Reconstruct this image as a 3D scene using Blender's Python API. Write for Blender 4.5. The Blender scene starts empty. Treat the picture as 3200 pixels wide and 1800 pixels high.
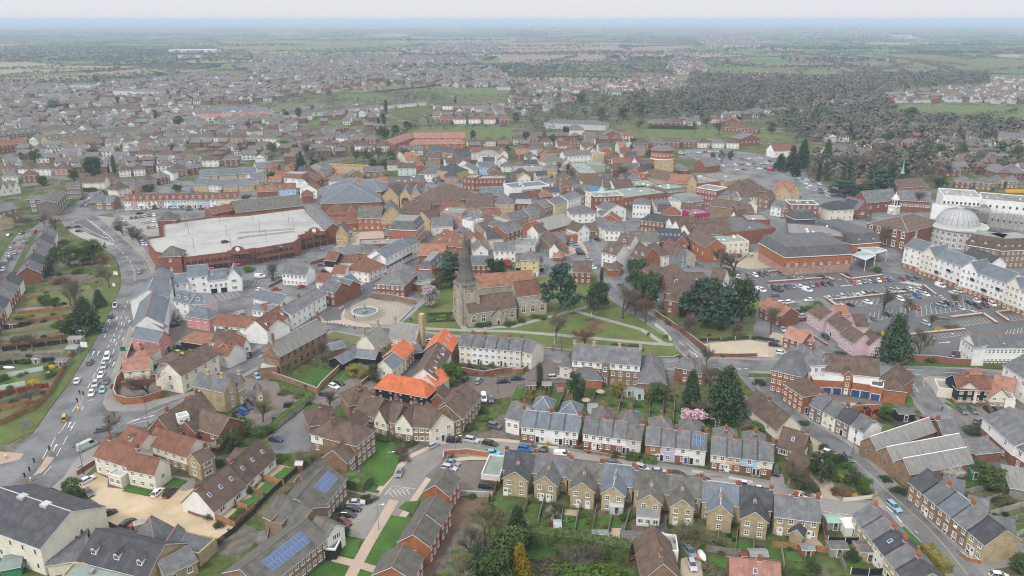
import bpy,random,mathutils
mt=__import__('math');V3,M3=getattr(mathutils,'Vector'),getattr(mathutils,'Matrix')
R=random.Random(7)
SC=bpy.context.scene
COL=SC.collection
rad=mt.radians
# ---------------------------------------------------------------- camera (a drone 115 m up, looking down at the town)
F,CAMH=2450.0,115.0
TH=mt.atan(840/F)
cd=bpy.data.cameras.new('camera');cam=bpy.data.objects.new('camera',cd);COL.objects.link(cam)
cam.location=(0,0,CAMH);cam.rotation_euler=(mt.pi/2-TH,0,0)
cd.sensor_width=36;cd.lens=F/3200*36;cd.clip_start=1;cd.clip_end=90000
SC.camera=cam
# ---------------------------------------------------------------- overcast sky and a veiled sun
W=bpy.data.worlds.new('World');SC.world=W;W.use_nodes=True
nt=W.node_tree;bg=nt.nodes['Background']
sky=nt.nodes.new('ShaderNodeTexSky');sky.sky_type='NISHITA';sky.sun_disc=False
SUN_EL,SUN_AZ=rad(48),rad(215)
sky.sun_elevation=SUN_EL;sky.sun_rotation=SUN_AZ;sky.dust_density=4.0;sky.air_density=1.0;sky.ozone_density=1.0
hs=nt.nodes.new('ShaderNodeHueSaturation');hs.inputs['Saturation'].default_value=0.22
ov=nt.nodes.new('ShaderNodeMixRGB');ov.inputs[0].default_value=0.8;ov.inputs[2].default_value=(11.6,11.8,12.3,1)
nt.links.new(sky.outputs[0],hs.inputs['Color']);nt.links.new(hs.outputs[0],ov.inputs[1]);
# overcast luminance: the zenith is about twice as bright as the horizon
tcw=nt.nodes.new('ShaderNodeTexCoord');sxw=nt.nodes.new('ShaderNodeSeparateXYZ');mrw=nt.nodes.new('ShaderNodeMapRange');mrw.inputs[3].default_value=1.0;mrw.inputs[4].default_value=1.75
scw=nt.nodes.new('ShaderNodeVectorMath');scw.operation='SCALE'
nt.links.new(tcw.outputs['Generated'],sxw.inputs[0]);nt.links.new(sxw.outputs[2],mrw.inputs[0]);nt.links.new(ov.outputs[0],scw.inputs[0]);nt.links.new(mrw.outputs[0],scw.inputs['Scale']);nt.links.new(scw.outputs[0],bg.inputs['Color'])
bg.inputs['Strength'].default_value=0.062
sl=bpy.data.lights.new('sun','SUN');sl.energy=1.5;sl.angle=rad(10);sl.color=(1,.96,.9)
so=bpy.data.objects.new('sun',sl);COL.objects.link(so)
so.rotation_euler=V3((-mt.sin(SUN_AZ)*mt.cos(SUN_EL),-mt.cos(SUN_AZ)*mt.cos(SUN_EL),-mt.sin(SUN_EL))).to_track_quat('-Z','Y').to_euler()
SC.view_settings.view_transform='Standard';SC.view_settings.look='None';SC.view_settings.exposure=0.4;SC.view_settings.gamma=1.0
SC.cycles.max_bounces=5;SC.cycles.diffuse_bounces=2;SC.cycles.glossy_bounces=2;SC.cycles.transparent_max_bounces=4;SC.cycles.volume_bounces=2
SC.cycles.use_denoising=True;SC.cycles.denoising_prefilter='NONE';SC.cycles.denoising_input_passes='RGB_ALBEDO';SC.render.filter_size=1.1;SC.cycles.pixel_filter_type='BLACKMAN_HARRIS';SC.cycles.filter_width=1.15
# ---------------------------------------------------------------- survey grid: points read off the photo, put on the real ground plane
TX,TY,TS=0,0,3.22
def tile(code):
 global TX,TY,TS
 if code=='A':TX,TY,TS=0,0,1.61
 elif code=='B':TX,TY,TS=1600,0,1.61
 elif code=='S':TX,TY,TS=0,0,1.0
 elif code=='D':TX,TY,TS=0,0,0.805
 else:TX,TY,TS=800*int(code[1]),450*int(code[0]),3.22
def G(x,y,z=0.0):
 u=(TX+x/TS-1600)/F;w=-(TY+y/TS-900)/F
 dy=mt.cos(TH)+w*mt.sin(TH);dz=-mt.sin(TH)+w*mt.cos(TH)
 t=(z-CAMH)/dz
 return V3((u*t,dy*t,z))
 # ---------------------------------------------------------------- materials
MATS={}
def newmat(name):
 m=bpy.data.materials.new(name);m.use_nodes=True
 return m,m.node_tree.nodes,m.node_tree.links,m.node_tree.nodes['Principled BSDF']
def N(ns,t,**k):
 n=ns.new('ShaderNode'+t)
 for a,v in k.items():setattr(n,a,v)
 return n
def mat(name,col,rough=.85,var=.25,scale=.6,fine=5.0,streak=0,course=0,spread=.12,spec=.3,alt=None,altamt=.5,altscale=.3,uv=False):
 """weathered surface: base colour with large and small noise, optional streaks down the slope, tile courses and a second colour in patches"""
 m,ns,L,b=newmat(name)
 tc=N(ns,'TexCoord');vec=tc.outputs['UV' if(uv or streak or course)else 'Object']
 oi=N(ns,'ObjectInfo')
 add=N(ns,'VectorMath',operation='ADD');sc_=N(ns,'VectorMath',operation='SCALE');sc_.inputs['Scale'].default_value=57.0
 cmb=N(ns,'CombineXYZ');L.new(oi.outputs['Random'],cmb.inputs[0]);L.new(oi.outputs['Random'],cmb.inputs[1])
 L.new(cmb.outputs[0],sc_.inputs[0]);L.new(vec,add.inputs[0]);L.new(sc_.outputs[0],add.inputs[1]);vec=add.outputs[0]
 def noise(s,det=3,v=vec):
  n=N(ns,'TexNoise');n.inputs['Scale'].default_value=s;n.inputs['Detail'].default_value=det;n.inputs['Roughness'].default_value=.6
  L.new(v,n.inputs['Vector']);return n.outputs['Fac']
 def rng(v,a,c,lo=.3,hi=.7):
  r=N(ns,'MapRange');L.new(v,r.inputs[0]);r.inputs[1].default_value=lo;r.inputs[2].default_value=hi;r.inputs[3].default_value=a;r.inputs[4].default_value=c
  return r.outputs[0]
 def mul(a,c):
  x=N(ns,'Math',operation='MULTIPLY');L.new(a,x.inputs[0]);L.new(c,x.inputs[1]);return x.outputs[0]
 val=mul(rng(noise(scale),1-var,1+var),rng(noise(fine,2),1-var*.8,1+var*.8))
 val=mul(val,rng(oi.outputs['Random'],1-spread,1+spread,0,1))
 if streak:
  mp=N(ns,'Mapping');mp.inputs['Scale'].default_value=(2.2,.18,1);L.new(vec,mp.inputs['Vector'])
  val=mul(val,rng(noise(1.0,3,mp.outputs[0]),1-streak,1+streak))
 if course:
  sx=N(ns,'SeparateXYZ');L.new(tc.outputs['UV'],sx.inputs[0])
  md=N(ns,'Math',operation='FRACT');dv=N(ns,'Math',operation='DIVIDE');L.new(sx.outputs[1],dv.inputs[0]);dv.inputs[1].default_value=course
  L.new(dv.outputs[0],md.inputs[0]);val=mul(val,rng(md.outputs[0],.72,1.08,0,.35))
 c0=N(ns,'RGB');c0.outputs[0].default_value=(*col,1);cc=c0.outputs[0]
 if alt:
  mx=N(ns,'MixRGB');L.new(rng(noise(altscale,4),0,altamt,.46,.62),mx.inputs[0]);L.new(cc,mx.inputs[1]);mx.inputs[2].default_value=(*alt,1);cc=mx.outputs[0]
 vm=N(ns,'VectorMath',operation='SCALE');L.new(cc,vm.inputs[0]);L.new(val,vm.inputs['Scale'])
 L.new(vm.outputs[0],b.inputs['Base Color']);b.inputs['Roughness'].default_value=rough;b.inputs['Specular IOR Level'].default_value=spec
 MATS[name]=m;return m
def pl(name,col,rough=.6,metal=0,spec=.5):
 m,ns,L,b=newmat(name)
 n=N(ns,'TexNoise');n.inputs['Scale'].default_value=3
 r=N(ns,'MapRange');r.inputs[3].default_value=.85;r.inputs[4].default_value=1.15;L.new(n.outputs['Fac'],r.inputs[0])
 v=N(ns,'VectorMath',operation='SCALE');v.inputs[0].default_value=col;L.new(r.outputs[0],v.inputs['Scale']);L.new(v.outputs[0],b.inputs['Base Color'])
 b.inputs['Roughness'].default_value=rough;b.inputs['Metallic'].default_value=metal;b.inputs['Specular IOR Level'].default_value=spec
 MATS[name]=m;return m
 # walls
for n_,c_,a_ in(('brick',(.25,.105,.07),(.19,.09,.07)),('obrick',(.36,.14,.07),(.29,.11,.06)),('ybrick',(.43,.35,.215),(.34,.27,.165)),
('bbrick',(.27,.175,.115),(.2,.13,.09)),('gbrick',(.22,.18,.15),(.16,.13,.11)),('flint',(.4,.355,.285),(.28,.25,.205)),
('sand',(.5,.37,.2),(.42,.31,.18)),('pinkbrick',(.4,.26,.21),(.32,.2,.16))):
 mat(n_,c_,var=.16,scale=.5,fine=4,alt=a_,altamt=.8,altscale=.7,spread=.1,spec=.2)
for n_,c_ in(('white',(.78,.78,.76)),('cream',(.72,.68,.57)),('pink',(.64,.47,.50)),('salmon',(.58,.25,.24)),('peach',(.66,.44,.33)),('lilac',(.52,.49,.60)),('pblue',(.36,.58,.76)),
('bblue',(.13,.33,.66)),('grey',(.24,.26,.29)),('concrete',(.40,.39,.36)),('mint',(.55,.68,.63)),('yellow',(.66,.53,.28)),('offwhite',(.66,.64,.59)),('magenta',(.42,.03,.13)),('greenp',(.06,.22,.12)),('wgrey',(.5,.5,.49))):
 mat(n_,c_,var=.07,scale=.35,fine=3,spread=.04,spec=.25,rough=.8,alt=tuple(v*.86 for v in c_),altamt=.6,altscale=.45)
mat('board',(.02,.022,.028),var=.2,rough=.7);mat('timber',(.28,.15,.065),var=.3,fine=7,spread=.3);mat('greywood',(.27,.25,.22),var=.25,fine=6,spread=.3);mat('darkwood',(.055,.045,.038),var=.3)
# roofs
for n_,c_,a_,k_ in(('slate',(.112,.117,.126),(.16,.16,.155),.28),('dslate',(.052,.054,.062),(.075,.075,.08),.28),('brown',(.122,.082,.063),(.075,.056,.044),.3),('red',(.19,.083,.052),(.125,.066,.048),.3),
('orange',(.50,.135,.055),(.42,.12,.055),.35),('orangeold',(.28,.135,.082),(.17,.095,.066),.3),('gtile',(.125,.118,.102),(.082,.08,.072),.33),('blueg',(.135,.155,.18),(.115,.13,.15),.3),('terra',(.34,.165,.125),(.25,.13,.105),.3)):
 mat(n_,c_,var=.16,scale=.4,fine=3.5,streak=.16,course=k_,alt=a_,altamt=.85,altscale=.5,spread=.13,spec=.3,rough=.75)
mat('flat',(.25,.25,.24),var=.14,alt=(.17,.17,.165),altscale=.2,spread=.2);mat('flatdark',(.10,.103,.108),var=.15,alt=(.13,.13,.13),altscale=.15);mat('flatgreen',(.22,.27,.24),var=.15,alt=(.17,.19,.18))
mat('lead',(.42,.435,.445),var=.12,rough=.5);mat('copper',(.28,.42,.36),var=.1);mat('deck',(.345,.34,.325),var=.07,scale=.08,fine=1.0,alt=(.27,.265,.255),altscale=.05,altamt=.8)
mat('asbestos',(.22,.215,.2),var=.1,streak=.25,alt=(.2,.2,.195),altscale=.3)
# trims
pl('trim',(.78,.78,.76),.5);pl('glass',(.025,.03,.035),.08,0,.8);pl('pglass',(.35,.45,.44),.1,0,.6);pl('dark',(.012,.012,.014),.7);pl('metal',(.35,.36,.37),.4,.6);pl('pot',(.36,.13,.07),.8)
pl('doorred',(.2,.02,.025),.5);pl('doorblue',(.03,.08,.22),.5);pl('doorgrey',(.1,.1,.11),.5);pl('solar',(.045,.09,.22),.15,0,.7);pl('solarframe',(.5,.53,.58),.4,.4);pl('tyre',(.012,.012,.012),.9);pl('hub',(.3,.3,.31),.35,.7)
pl('lampred',(.35,.01,.01),.3);pl('lampwhite',(.8,.8,.82),.2);pl('plastic',(.03,.2,.06),.5);pl('signgreen',(.01,.12,.06),.4);pl('signblue',(.02,.08,.3),.4);pl('amber',(.7,.33,.02),.4);pl('skin',(.45,.28,.2),.6);pl('cloth',(.03,.03,.04),.9);pl('clothblue',(.05,.1,.25),.9)
pl('water',(.1,.115,.105),.08,0,.6);pl('bronze',(.2,.33,.28),.5,.3);pl('craneyel',(.75,.36,.01),.5);pl('scaff',(.42,.43,.44),.4,.6);pl('paint',(.66,.66,.63),.7);pl('ypaint',(.5,.38,.12),.7);pl('signpink',(.55,.04,.16),.5);pl('toyred',(.6,.04,.04),.4);pl('tarp',(.1,.25,.55),.5)
pl('purple',(.1,.06,.26),.5);pl('toyyel',(.75,.5,.02),.5)
# ground
mat('asphalt',(.172,.172,.174),var=.13,scale=.05,fine=1.2,alt=(.1,.1,.104),altscale=.09,altamt=1,spread=.05);mat('asphaltdark',(.11,.112,.115),var=.1,scale=.06,fine=.9,alt=(.11,.11,.112),altscale=.08)
mat('asphaltlight',(.3,.285,.262),var=.08,scale=.06,fine=.8,alt=(.25,.24,.225),altscale=.1);mat('pavement',(.235,.22,.205),var=.1,scale=.1,fine=1.5,alt=(.18,.17,.16),altscale=.12);mat('pinkpave',(.42,.325,.26),var=.08,scale=.1,fine=1.5,alt=(.36,.29,.25),altscale=.12)
mat('stonepave',(.3,.26,.205),var=.14,scale=.2,fine=1.5,alt=(.22,.2,.17),altscale=.2);mat('gravel',(.48,.39,.265),var=.1,scale=.15,fine=3,alt=(.36,.26,.145),altscale=.09,altamt=.7);mat('sandy',(.42,.36,.27),var=.1,alt=(.35,.3,.22),altscale=.15);mat('earth',(.16,.1,.075),var=.2,alt=(.1,.07,.05))
mat('brickpave',(.17,.14,.125),var=.1,fine=2,alt=(.13,.11,.1),altscale=.12);mat('sandfield',(.21,.185,.115),var=.1,scale=.01,fine=.1,alt=(.17,.165,.09),altscale=.008);mat('grass',(.085,.125,.03),var=.22,scale=.12,fine=1.6,alt=(.12,.115,.04),altscale=.09,altamt=.8,spread=.08);mat('lawn',(.05,.115,.018),var=.2,scale=.2,fine=2,spread=.15);mat('roughgrass',(.12,.12,.05),var=.2,scale=.1,fine=1,alt=(.08,.09,.035))
mat('patio',(.36,.29,.21),var=.1,fine=2,spread=.2)
# foliage
def lf(name,a,c,sc=.9):
 m,ns,L,b=newmat(name)
 tc=N(ns,'TexCoord');n=N(ns,'TexNoise');n.inputs['Scale'].default_value=sc;n.inputs['Detail'].default_value=4;L.new(tc.outputs['Object'],n.inputs['Vector'])
 r=N(ns,'MapRange');r.inputs[1].default_value=.33;r.inputs[2].default_value=.67;L.new(n.outputs['Fac'],r.inputs[0])
 mx=N(ns,'MixRGB');L.new(r.outputs[0],mx.inputs[0]);mx.inputs[1].default_value=(*a,1);mx.inputs[2].default_value=(*c,1)
 oi=N(ns,'ObjectInfo');hs_=N(ns,'HueSaturation');L.new(mx.outputs[0],hs_.inputs['Color'])
 q=N(ns,'MapRange');q.inputs[3].default_value=.72;q.inputs[4].default_value=1.3;L.new(oi.outputs['Random'],q.inputs[0]);L.new(q.outputs[0],hs_.inputs['Value'])
 L.new(hs_.outputs[0],b.inputs['Base Color']);b.inputs['Roughness'].default_value=.85;b.inputs['Specular IOR Level'].default_value=.15
 MATS[name]=m
lf('conifer',(.02,.045,.022),(.07,.11,.05));lf('cedar',(.03,.062,.045),(.085,.13,.09));lf('yew',(.024,.042,.018),(.065,.09,.034));lf('evergreen',(.04,.07,.02),(.10,.14,.045))
lf('laurel',(.05,.10,.014),(.10,.16,.03));lf('bare',(.10,.082,.062),(.175,.148,.112));lf('bareolive',(.11,.10,.055),(.19,.17,.095));lf('barered',(.13,.07,.045),(.2,.115,.07));lf('blossom',(.48,.30,.36),(.62,.45,.5));lf('magnolia',(.36,.29,.31),(.55,.47,.48));lf('wblossom',(.5,.48,.42),(.7,.68,.62))
lf('forsythia',(.5,.33,.01),(.65,.45,.02));lf('goldcon',(.20,.15,.012),(.34,.24,.02));lf('farwood',(.105,.092,.072),(.175,.155,.125),.05);lf('farever',(.035,.058,.035),(.07,.095,.055),.1);lf('hedgerow',(.08,.085,.05),(.15,.14,.095),.1);lf('catkin',(.14,.13,.03),(.26,.23,.06))
pl('bark',(.1,.075,.055),.9,0,.1);pl('birchbark',(.42,.4,.37),.9,0,.1)
# car paint takes each car's own object colour
def carpaint():
 m,ns,L,b=newmat('car_paint');oi=N(ns,'ObjectInfo');n=N(ns,'TexNoise');n.inputs['Scale'].default_value=1.2
 r=N(ns,'MapRange');r.inputs[3].default_value=.9;r.inputs[4].default_value=1.06;L.new(n.outputs['Fac'],r.inputs[0])
 v=N(ns,'VectorMath',operation='SCALE');L.new(oi.outputs['Color'],v.inputs[0]);L.new(r.outputs[0],v.inputs['Scale'])
 L.new(v.outputs[0],b.inputs['Base Color']);b.inputs['Roughness'].default_value=.28;b.inputs['Coat Weight'].default_value=.5;MATS['car_paint']=m
carpaint()
# ---------------------------------------------------------------- mesh building
class MB:
 def __init__(s):s.v=[];s.f=[];s.m=[];s.names=[]
 def mi(s,m):
  if m not in s.names:s.names.append(m)
  return s.names.index(m)
 def fc(s,pts,m):
  i=len(s.v);s.v+=[tuple(p)for p in pts];s.f.append(tuple(range(i,i+len(pts))));s.m.append(s.mi(m))
 def box(s,x0,y0,z0,x1,y1,z1,m,top=None,skip=''):
  P=[(x0,y0,z0),(x1,y0,z0),(x1,y1,z0),(x0,y1,z0),(x0,y0,z1),(x1,y0,z1),(x1,y1,z1),(x0,y1,z1)]
  for key,q in(('f',(0,1,5,4)),('r',(1,2,6,5)),('b',(2,3,7,6)),('l',(3,0,4,7)),('t',(4,5,6,7)),('d',(3,2,1,0))):
   if key not in skip:s.fc([P[k]for k in q],top if(key=='t' and top)else m)
 def pz(s,pts,z0,z1,m,top=None,bottom=False):
  n=len(pts)
  for i in range(n):
   a,b=pts[i],pts[(i+1)%n];s.fc([(a[0],a[1],z0),(b[0],b[1],z0),(b[0],b[1],z1),(a[0],a[1],z1)],m)
  s.fc([(p[0],p[1],z1)for p in pts],top or m)
  if bottom:s.fc([(p[0],p[1],z0)for p in reversed(pts)],m)
 def lt(s,prof,m,n=16,cx=0,cy=0,a0=0.0):
  for(r0,z0),(r1,z1)in zip(prof,prof[1:]):
   for k in range(n):
    a,b=a0+2*mt.pi*k/n,a0+2*mt.pi*(k+1)/n
    P=[(cx+r0*mt.cos(a),cy+r0*mt.sin(a),z0),(cx+r0*mt.cos(b),cy+r0*mt.sin(b),z0),(cx+r1*mt.cos(b),cy+r1*mt.sin(b),z1),(cx+r1*mt.cos(a),cy+r1*mt.sin(a),z1)]
    if r0<1e-4:P=P[1:]
    elif r1<1e-4:P=P[:3]
    s.fc(P,m)
 def tb(s,a,b,r0,r1,m,n=5):
  a,b=V3(a),V3(b);d=(b-a)
  if d.length<1e-6:return
  d.normalize();u=d.orthogonal().normalized();w=d.cross(u)
  for k in range(n):
   t0,t1=2*mt.pi*k/n,2*mt.pi*(k+1)/n
   e0,e1=u*mt.cos(t0)+w*mt.sin(t0),u*mt.cos(t1)+w*mt.sin(t1)
   s.fc([a+e0*r0,a+e1*r0,b+e1*r1,b+e0*r1],m)
  s.fc([b+(u*mt.cos(2*mt.pi*k/n)+w*mt.sin(2*mt.pi*k/n))*r1 for k in range(n)],m)
 def mesh(s,name):
  me=bpy.data.meshes.new(name);me.from_pydata(s.v,[],s.f)
  for n in s.names:me.materials.append(MATS[n])
  me.polygons.foreach_set('material_index',s.m)
  uv=me.uv_layers.new(name='UVMap');buf=[]
  for f in s.f:
   p0,p1,p2=V3(s.v[f[0]]),V3(s.v[f[1]]),V3(s.v[f[2]])
   n=(p1-p0).cross(p2-p0)
   if n.length>0:n.normalize()
   if abs(n.z)>.995 or n.length==0:u,v=V3((1,0,0)),V3((0,1,0))
   else:u=V3((-n.y,n.x,0)).normalized();v=n.cross(u)
   for i in f:p=V3(s.v[i]);buf+=[p.dot(u),p.dot(v)]
  uv.data.foreach_set('uv',buf);me.update();return me
 def ob(s,name,parent=None,loc=(0,0,0),rz=0,color=None):return link(name,s.mesh(name),parent,loc,rz,color)
def link(name,me,parent=None,loc=(0,0,0),rz=0,color=None,scale=None):
 o=bpy.data.objects.new(name,me);o.location=loc;o.rotation_euler=(0,0,rz)
 if scale:o.scale=scale
 if color:o.color=(*color,1)
 if parent:o.parent=parent
 COL.objects.link(o);return o
USED={}
def tag(o,lb,cat,gp=None):
 lb=' '.join(lb.split())
 o['label']=lb;o['category']=cat
 if gp:o['group']=gp
 USED[lb]=USED.get(lb,0)+1
 return o
def em(name,lb,cat,loc,rz=0,gp=None):
 o=bpy.data.objects.new(name,None);o.location=loc;o.rotation_euler=(0,0,rz);o.empty_display_size=.5;COL.objects.link(o)
 return tag(o,lb,cat,gp)
def st2(o):o['kind']='structure';return o
ZL=[0.0];FIELDS=[]
def sh(name,pts,m,z):
 """a flat piece of ground: polygon through surveyed points"""
 P=[G(*p)for p in pts];c=P[0].copy();mb=MB();Q=[(p.x-c.x,p.y-c.y,0)for p in P]
 ar=sum(a[0]*b[1]-b[0]*a[1]for a,b in zip(Q,Q[1:]+Q[:1]))
 if name in('field','park_lawn'):FIELDS.append([(p.x,p.y)for p in P])
 if ar<0:Q.reverse()
 ZL[0]=(ZL[0]+.0007)%.008
 mb.fc(Q,m);return st2(mb.ob(name,None,(c.x,c.y,z+ZL[0])))
def offs(P,d):
 """offset a polyline sideways by d metres"""
 out=[]
 for i,p in enumerate(P):
  a=P[max(i-1,0)];b=P[min(i+1,len(P)-1)];t=V3((b.x-a.x,b.y-a.y,0)).normalized();out.append(V3((p.x-t.y*d,p.y+t.x*d,p.z)))
 return out
def sr(name,pts,w,m,z,world=False):
 P=pts if world else[G(*p)for p in pts];a,b=offs(P,w/2),offs(P,-w/2);c=P[0];mb=MB()
 ZL[0]=(ZL[0]+.0007)%.008
 for i in range(len(P)-1):mb.fc([(q.x-c.x,q.y-c.y,0)for q in(b[i],b[i+1],a[i+1],a[i])],m)
 return st2(mb.ob(name,None,(c.x,c.y,z+ZL[0])))
def ba2(name,lb,cat,pts,h,th,m,post=0,pm=None,gp=None,cap=None,world=False,z0=0):
 """wall / fence / hedge along a line of surveyed ground points, posts as parts"""
 P=pts if world else[G(*p)for p in pts];c=P[0];mb=MB()
 for a,b in zip(P,P[1:]):
  t=(b-a).normalized();n=V3((-t.y,t.x,0))*th/2;q=[a+n,a-n,b-n,b+n];q=[(p.x-c.x,p.y-c.y)for p in q]
  mb.pz(q,z0,h,m,cap)
 ro=mb.ob(name,None,(c.x,c.y,0));tag(ro,lb,cat,gp)
 if post:
  me=MATS_POST.get((pm,round(h,1)))
  if not me:
   pb=MB();pb.box(-.07,-.07,0,.07,.07,h+.12,pm);me=MATS_POST[(pm,round(h,1))]=pb.mesh('post')
  k=0
  for a,b in zip(P,P[1:]):
   n=max(1,int((b-a).length/post))
   for i in range(n+1):
    if k<98:p=a.lerp(b,i/n)-c;link('post',me,ro,(p.x,p.y,0));k+=1
 return ro
MATS_POST={}
# ---------------------------------------------------------------- building kit
ORD=['first','second','third','fourth','fifth','sixth','seventh','eighth','ninth','tenth','eleventh','twelfth','thirteenth','fourteenth','fifteenth','sixteenth','seventeenth','eighteenth','nineteenth','twentieth']
def nth(i,n,what='from the left'):
 if n==1:return ''
 if i==0:return 'leftmost'
 if i==n-1:return 'rightmost'
 return(ORD[i]if i<20 else '%dth'%(i+1))+' '+what
def fit(*c):
 for x in c:
  if len(x.split())<=16:return x
 return c[-1]
CACHE={}
def cd2(key,fn):
 if key not in CACHE:CACHE[key]=fn()
 return CACHE[key]
def win_mesh(fr,style,pane):
 """one window of unit size facing -y; frame and pane may be separate meshes"""
 mb=MB();e=.11
 if style=='a':
  n=8;arc=[(.5*mt.cos(mt.pi*k/n),.12+.38*mt.sin(mt.pi*k/n))for k in range(n+1)];P=[(-.5,-.5),(.5,-.5)]+arc
  I=[(x*.78,(z+.02)*.86)for x,z in P]
  if pane in(0,2):mb.fc([(x,-.03,z)for x,z in I],'glass')
  if pane in(0,1):
   for k in range(len(P)):
    a,b,c,d=P[k],P[(k+1)%len(P)],I[(k+1)%len(P)],I[k];mb.fc([(a[0],-.07,a[1]),(b[0],-.07,b[1]),(c[0],-.07,c[1]),(d[0],-.07,d[1])],fr)
    mb.fc([(a[0],0,a[1]),(b[0],0,b[1]),(b[0],-.07,b[1]),(a[0],-.07,a[1])],fr)
   mb.box(-.04,-.07,-.4,.04,-.03,.4,fr,skip='b');mb.box(-.4,-.065,.02,.4,-.03,.09,fr,skip='b')
  return mb.mesh('window')
 if pane in(0,2):mb.fc([(-.45,-.025,-.45),(.45,-.025,-.45),(.45,-.025,.45),(-.45,-.025,.45)],'glass')
 if pane in(0,1):
  mb.box(-.5,-.07,-.5,-.5+e,0,.5,fr,skip='b');mb.box(.5-e,-.07,-.5,.5,0,.5,fr,skip='b')
  mb.box(-.5+e,-.07,.5-e*.9,.5-e,0,.5,fr,skip='b');mb.box(-.5+e,-.07,-.5,.5-e,0,-.5+e,fr,skip='b')
  if style in 'wn':mb.box(-.045,-.065,-.5+e,.045,0,.5-e,fr,skip='b')
  if style in 'sn':mb.box(-.5+e,-.062,-.04,.5-e,0,.04,fr,skip='b')
  if style=='w':mb.box(-.29,-.06,-.4,-.23,0,.4,fr,skip='b');mb.box(.23,-.06,-.4,.29,0,.4,fr,skip='b')
  mb.box(-.56,-.14,-.55,.56,0,-.5,fr,skip='b')
 return mb.mesh('window')
def pw(ro,loc,rz,w,h,near,fr='trim',style='n'):
 if near:
  o=link('window',cd2((fr,style,1),lambda:win_mesh(fr,style,1)),ro,loc,rz,scale=(w,1,h))
  link('pane',cd2((fr,style,2),lambda:win_mesh(fr,style,2)),o)
 else:o=link('window',cd2((fr,style,0),lambda:win_mesh(fr,style,0)),ro,loc,rz,scale=(w,1,h))
 return o
def door_mesh(m):
 mb=MB();mb.box(-.62,-.09,0,-.48,0,2.25,'trim',skip='b');mb.box(.48,-.09,0,.62,0,2.25,'trim',skip='b');mb.box(-.48,-.09,2.05,.48,0,2.25,'trim',skip='b')
 mb.box(-.48,-.04,0,.48,0,2.05,m,skip='b');mb.box(-.3,-.05,1.2,.3,-.04,1.8,'glass',skip='b');mb.box(-.7,-.35,0,.7,-.09,.16,'concrete');return mb.mesh('door')
def garage_mesh(m):
 mb=MB();mb.box(-1.45,-.08,0,-1.3,0,2.45,'trim',skip='b');mb.box(1.3,-.08,0,1.45,0,2.45,'trim',skip='b');mb.box(-1.3,-.08,2.3,1.3,0,2.45,'trim',skip='b')
 for k in range(5):mb.box(-1.3,-.03-.012*(k%2),k*.46,1.3,0,k*.46+.45,m,skip='b')
 return mb.mesh('garage_door')
def chim_mesh(m,hh,npot,w=.95,d=.55):
 mb=MB();mb.box(-w/2,-d/2,-hh,w/2,d/2,0,m);mb.box(-w/2-.07,-d/2-.07,-.22,w/2+.07,d/2+.07,-.08,m);mb.box(-w/2-.1,-d/2-.1,-hh+.75,w/2+.1,d/2+.1,-hh+.95,'lead')
 for k in range(npot):mb.lt([(.13,0),(.11,.42),(.14,.45),(.1,.46),(.0,.4)],'pot',7,(k-(npot-1)/2)*w/max(npot,1),0)
 return mb.mesh('chimney')
def slab(mb,P,t,m,edge,edges=None):
 mb.fc(P,m)
 for i in range(len(P)):
  a,b=P[i],P[(i+1)%len(P)];mb.fc([(a[0],a[1],a[2]-t),(b[0],b[1],b[2]-t),b,a],(edges or{}).get(i,edge))
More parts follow.
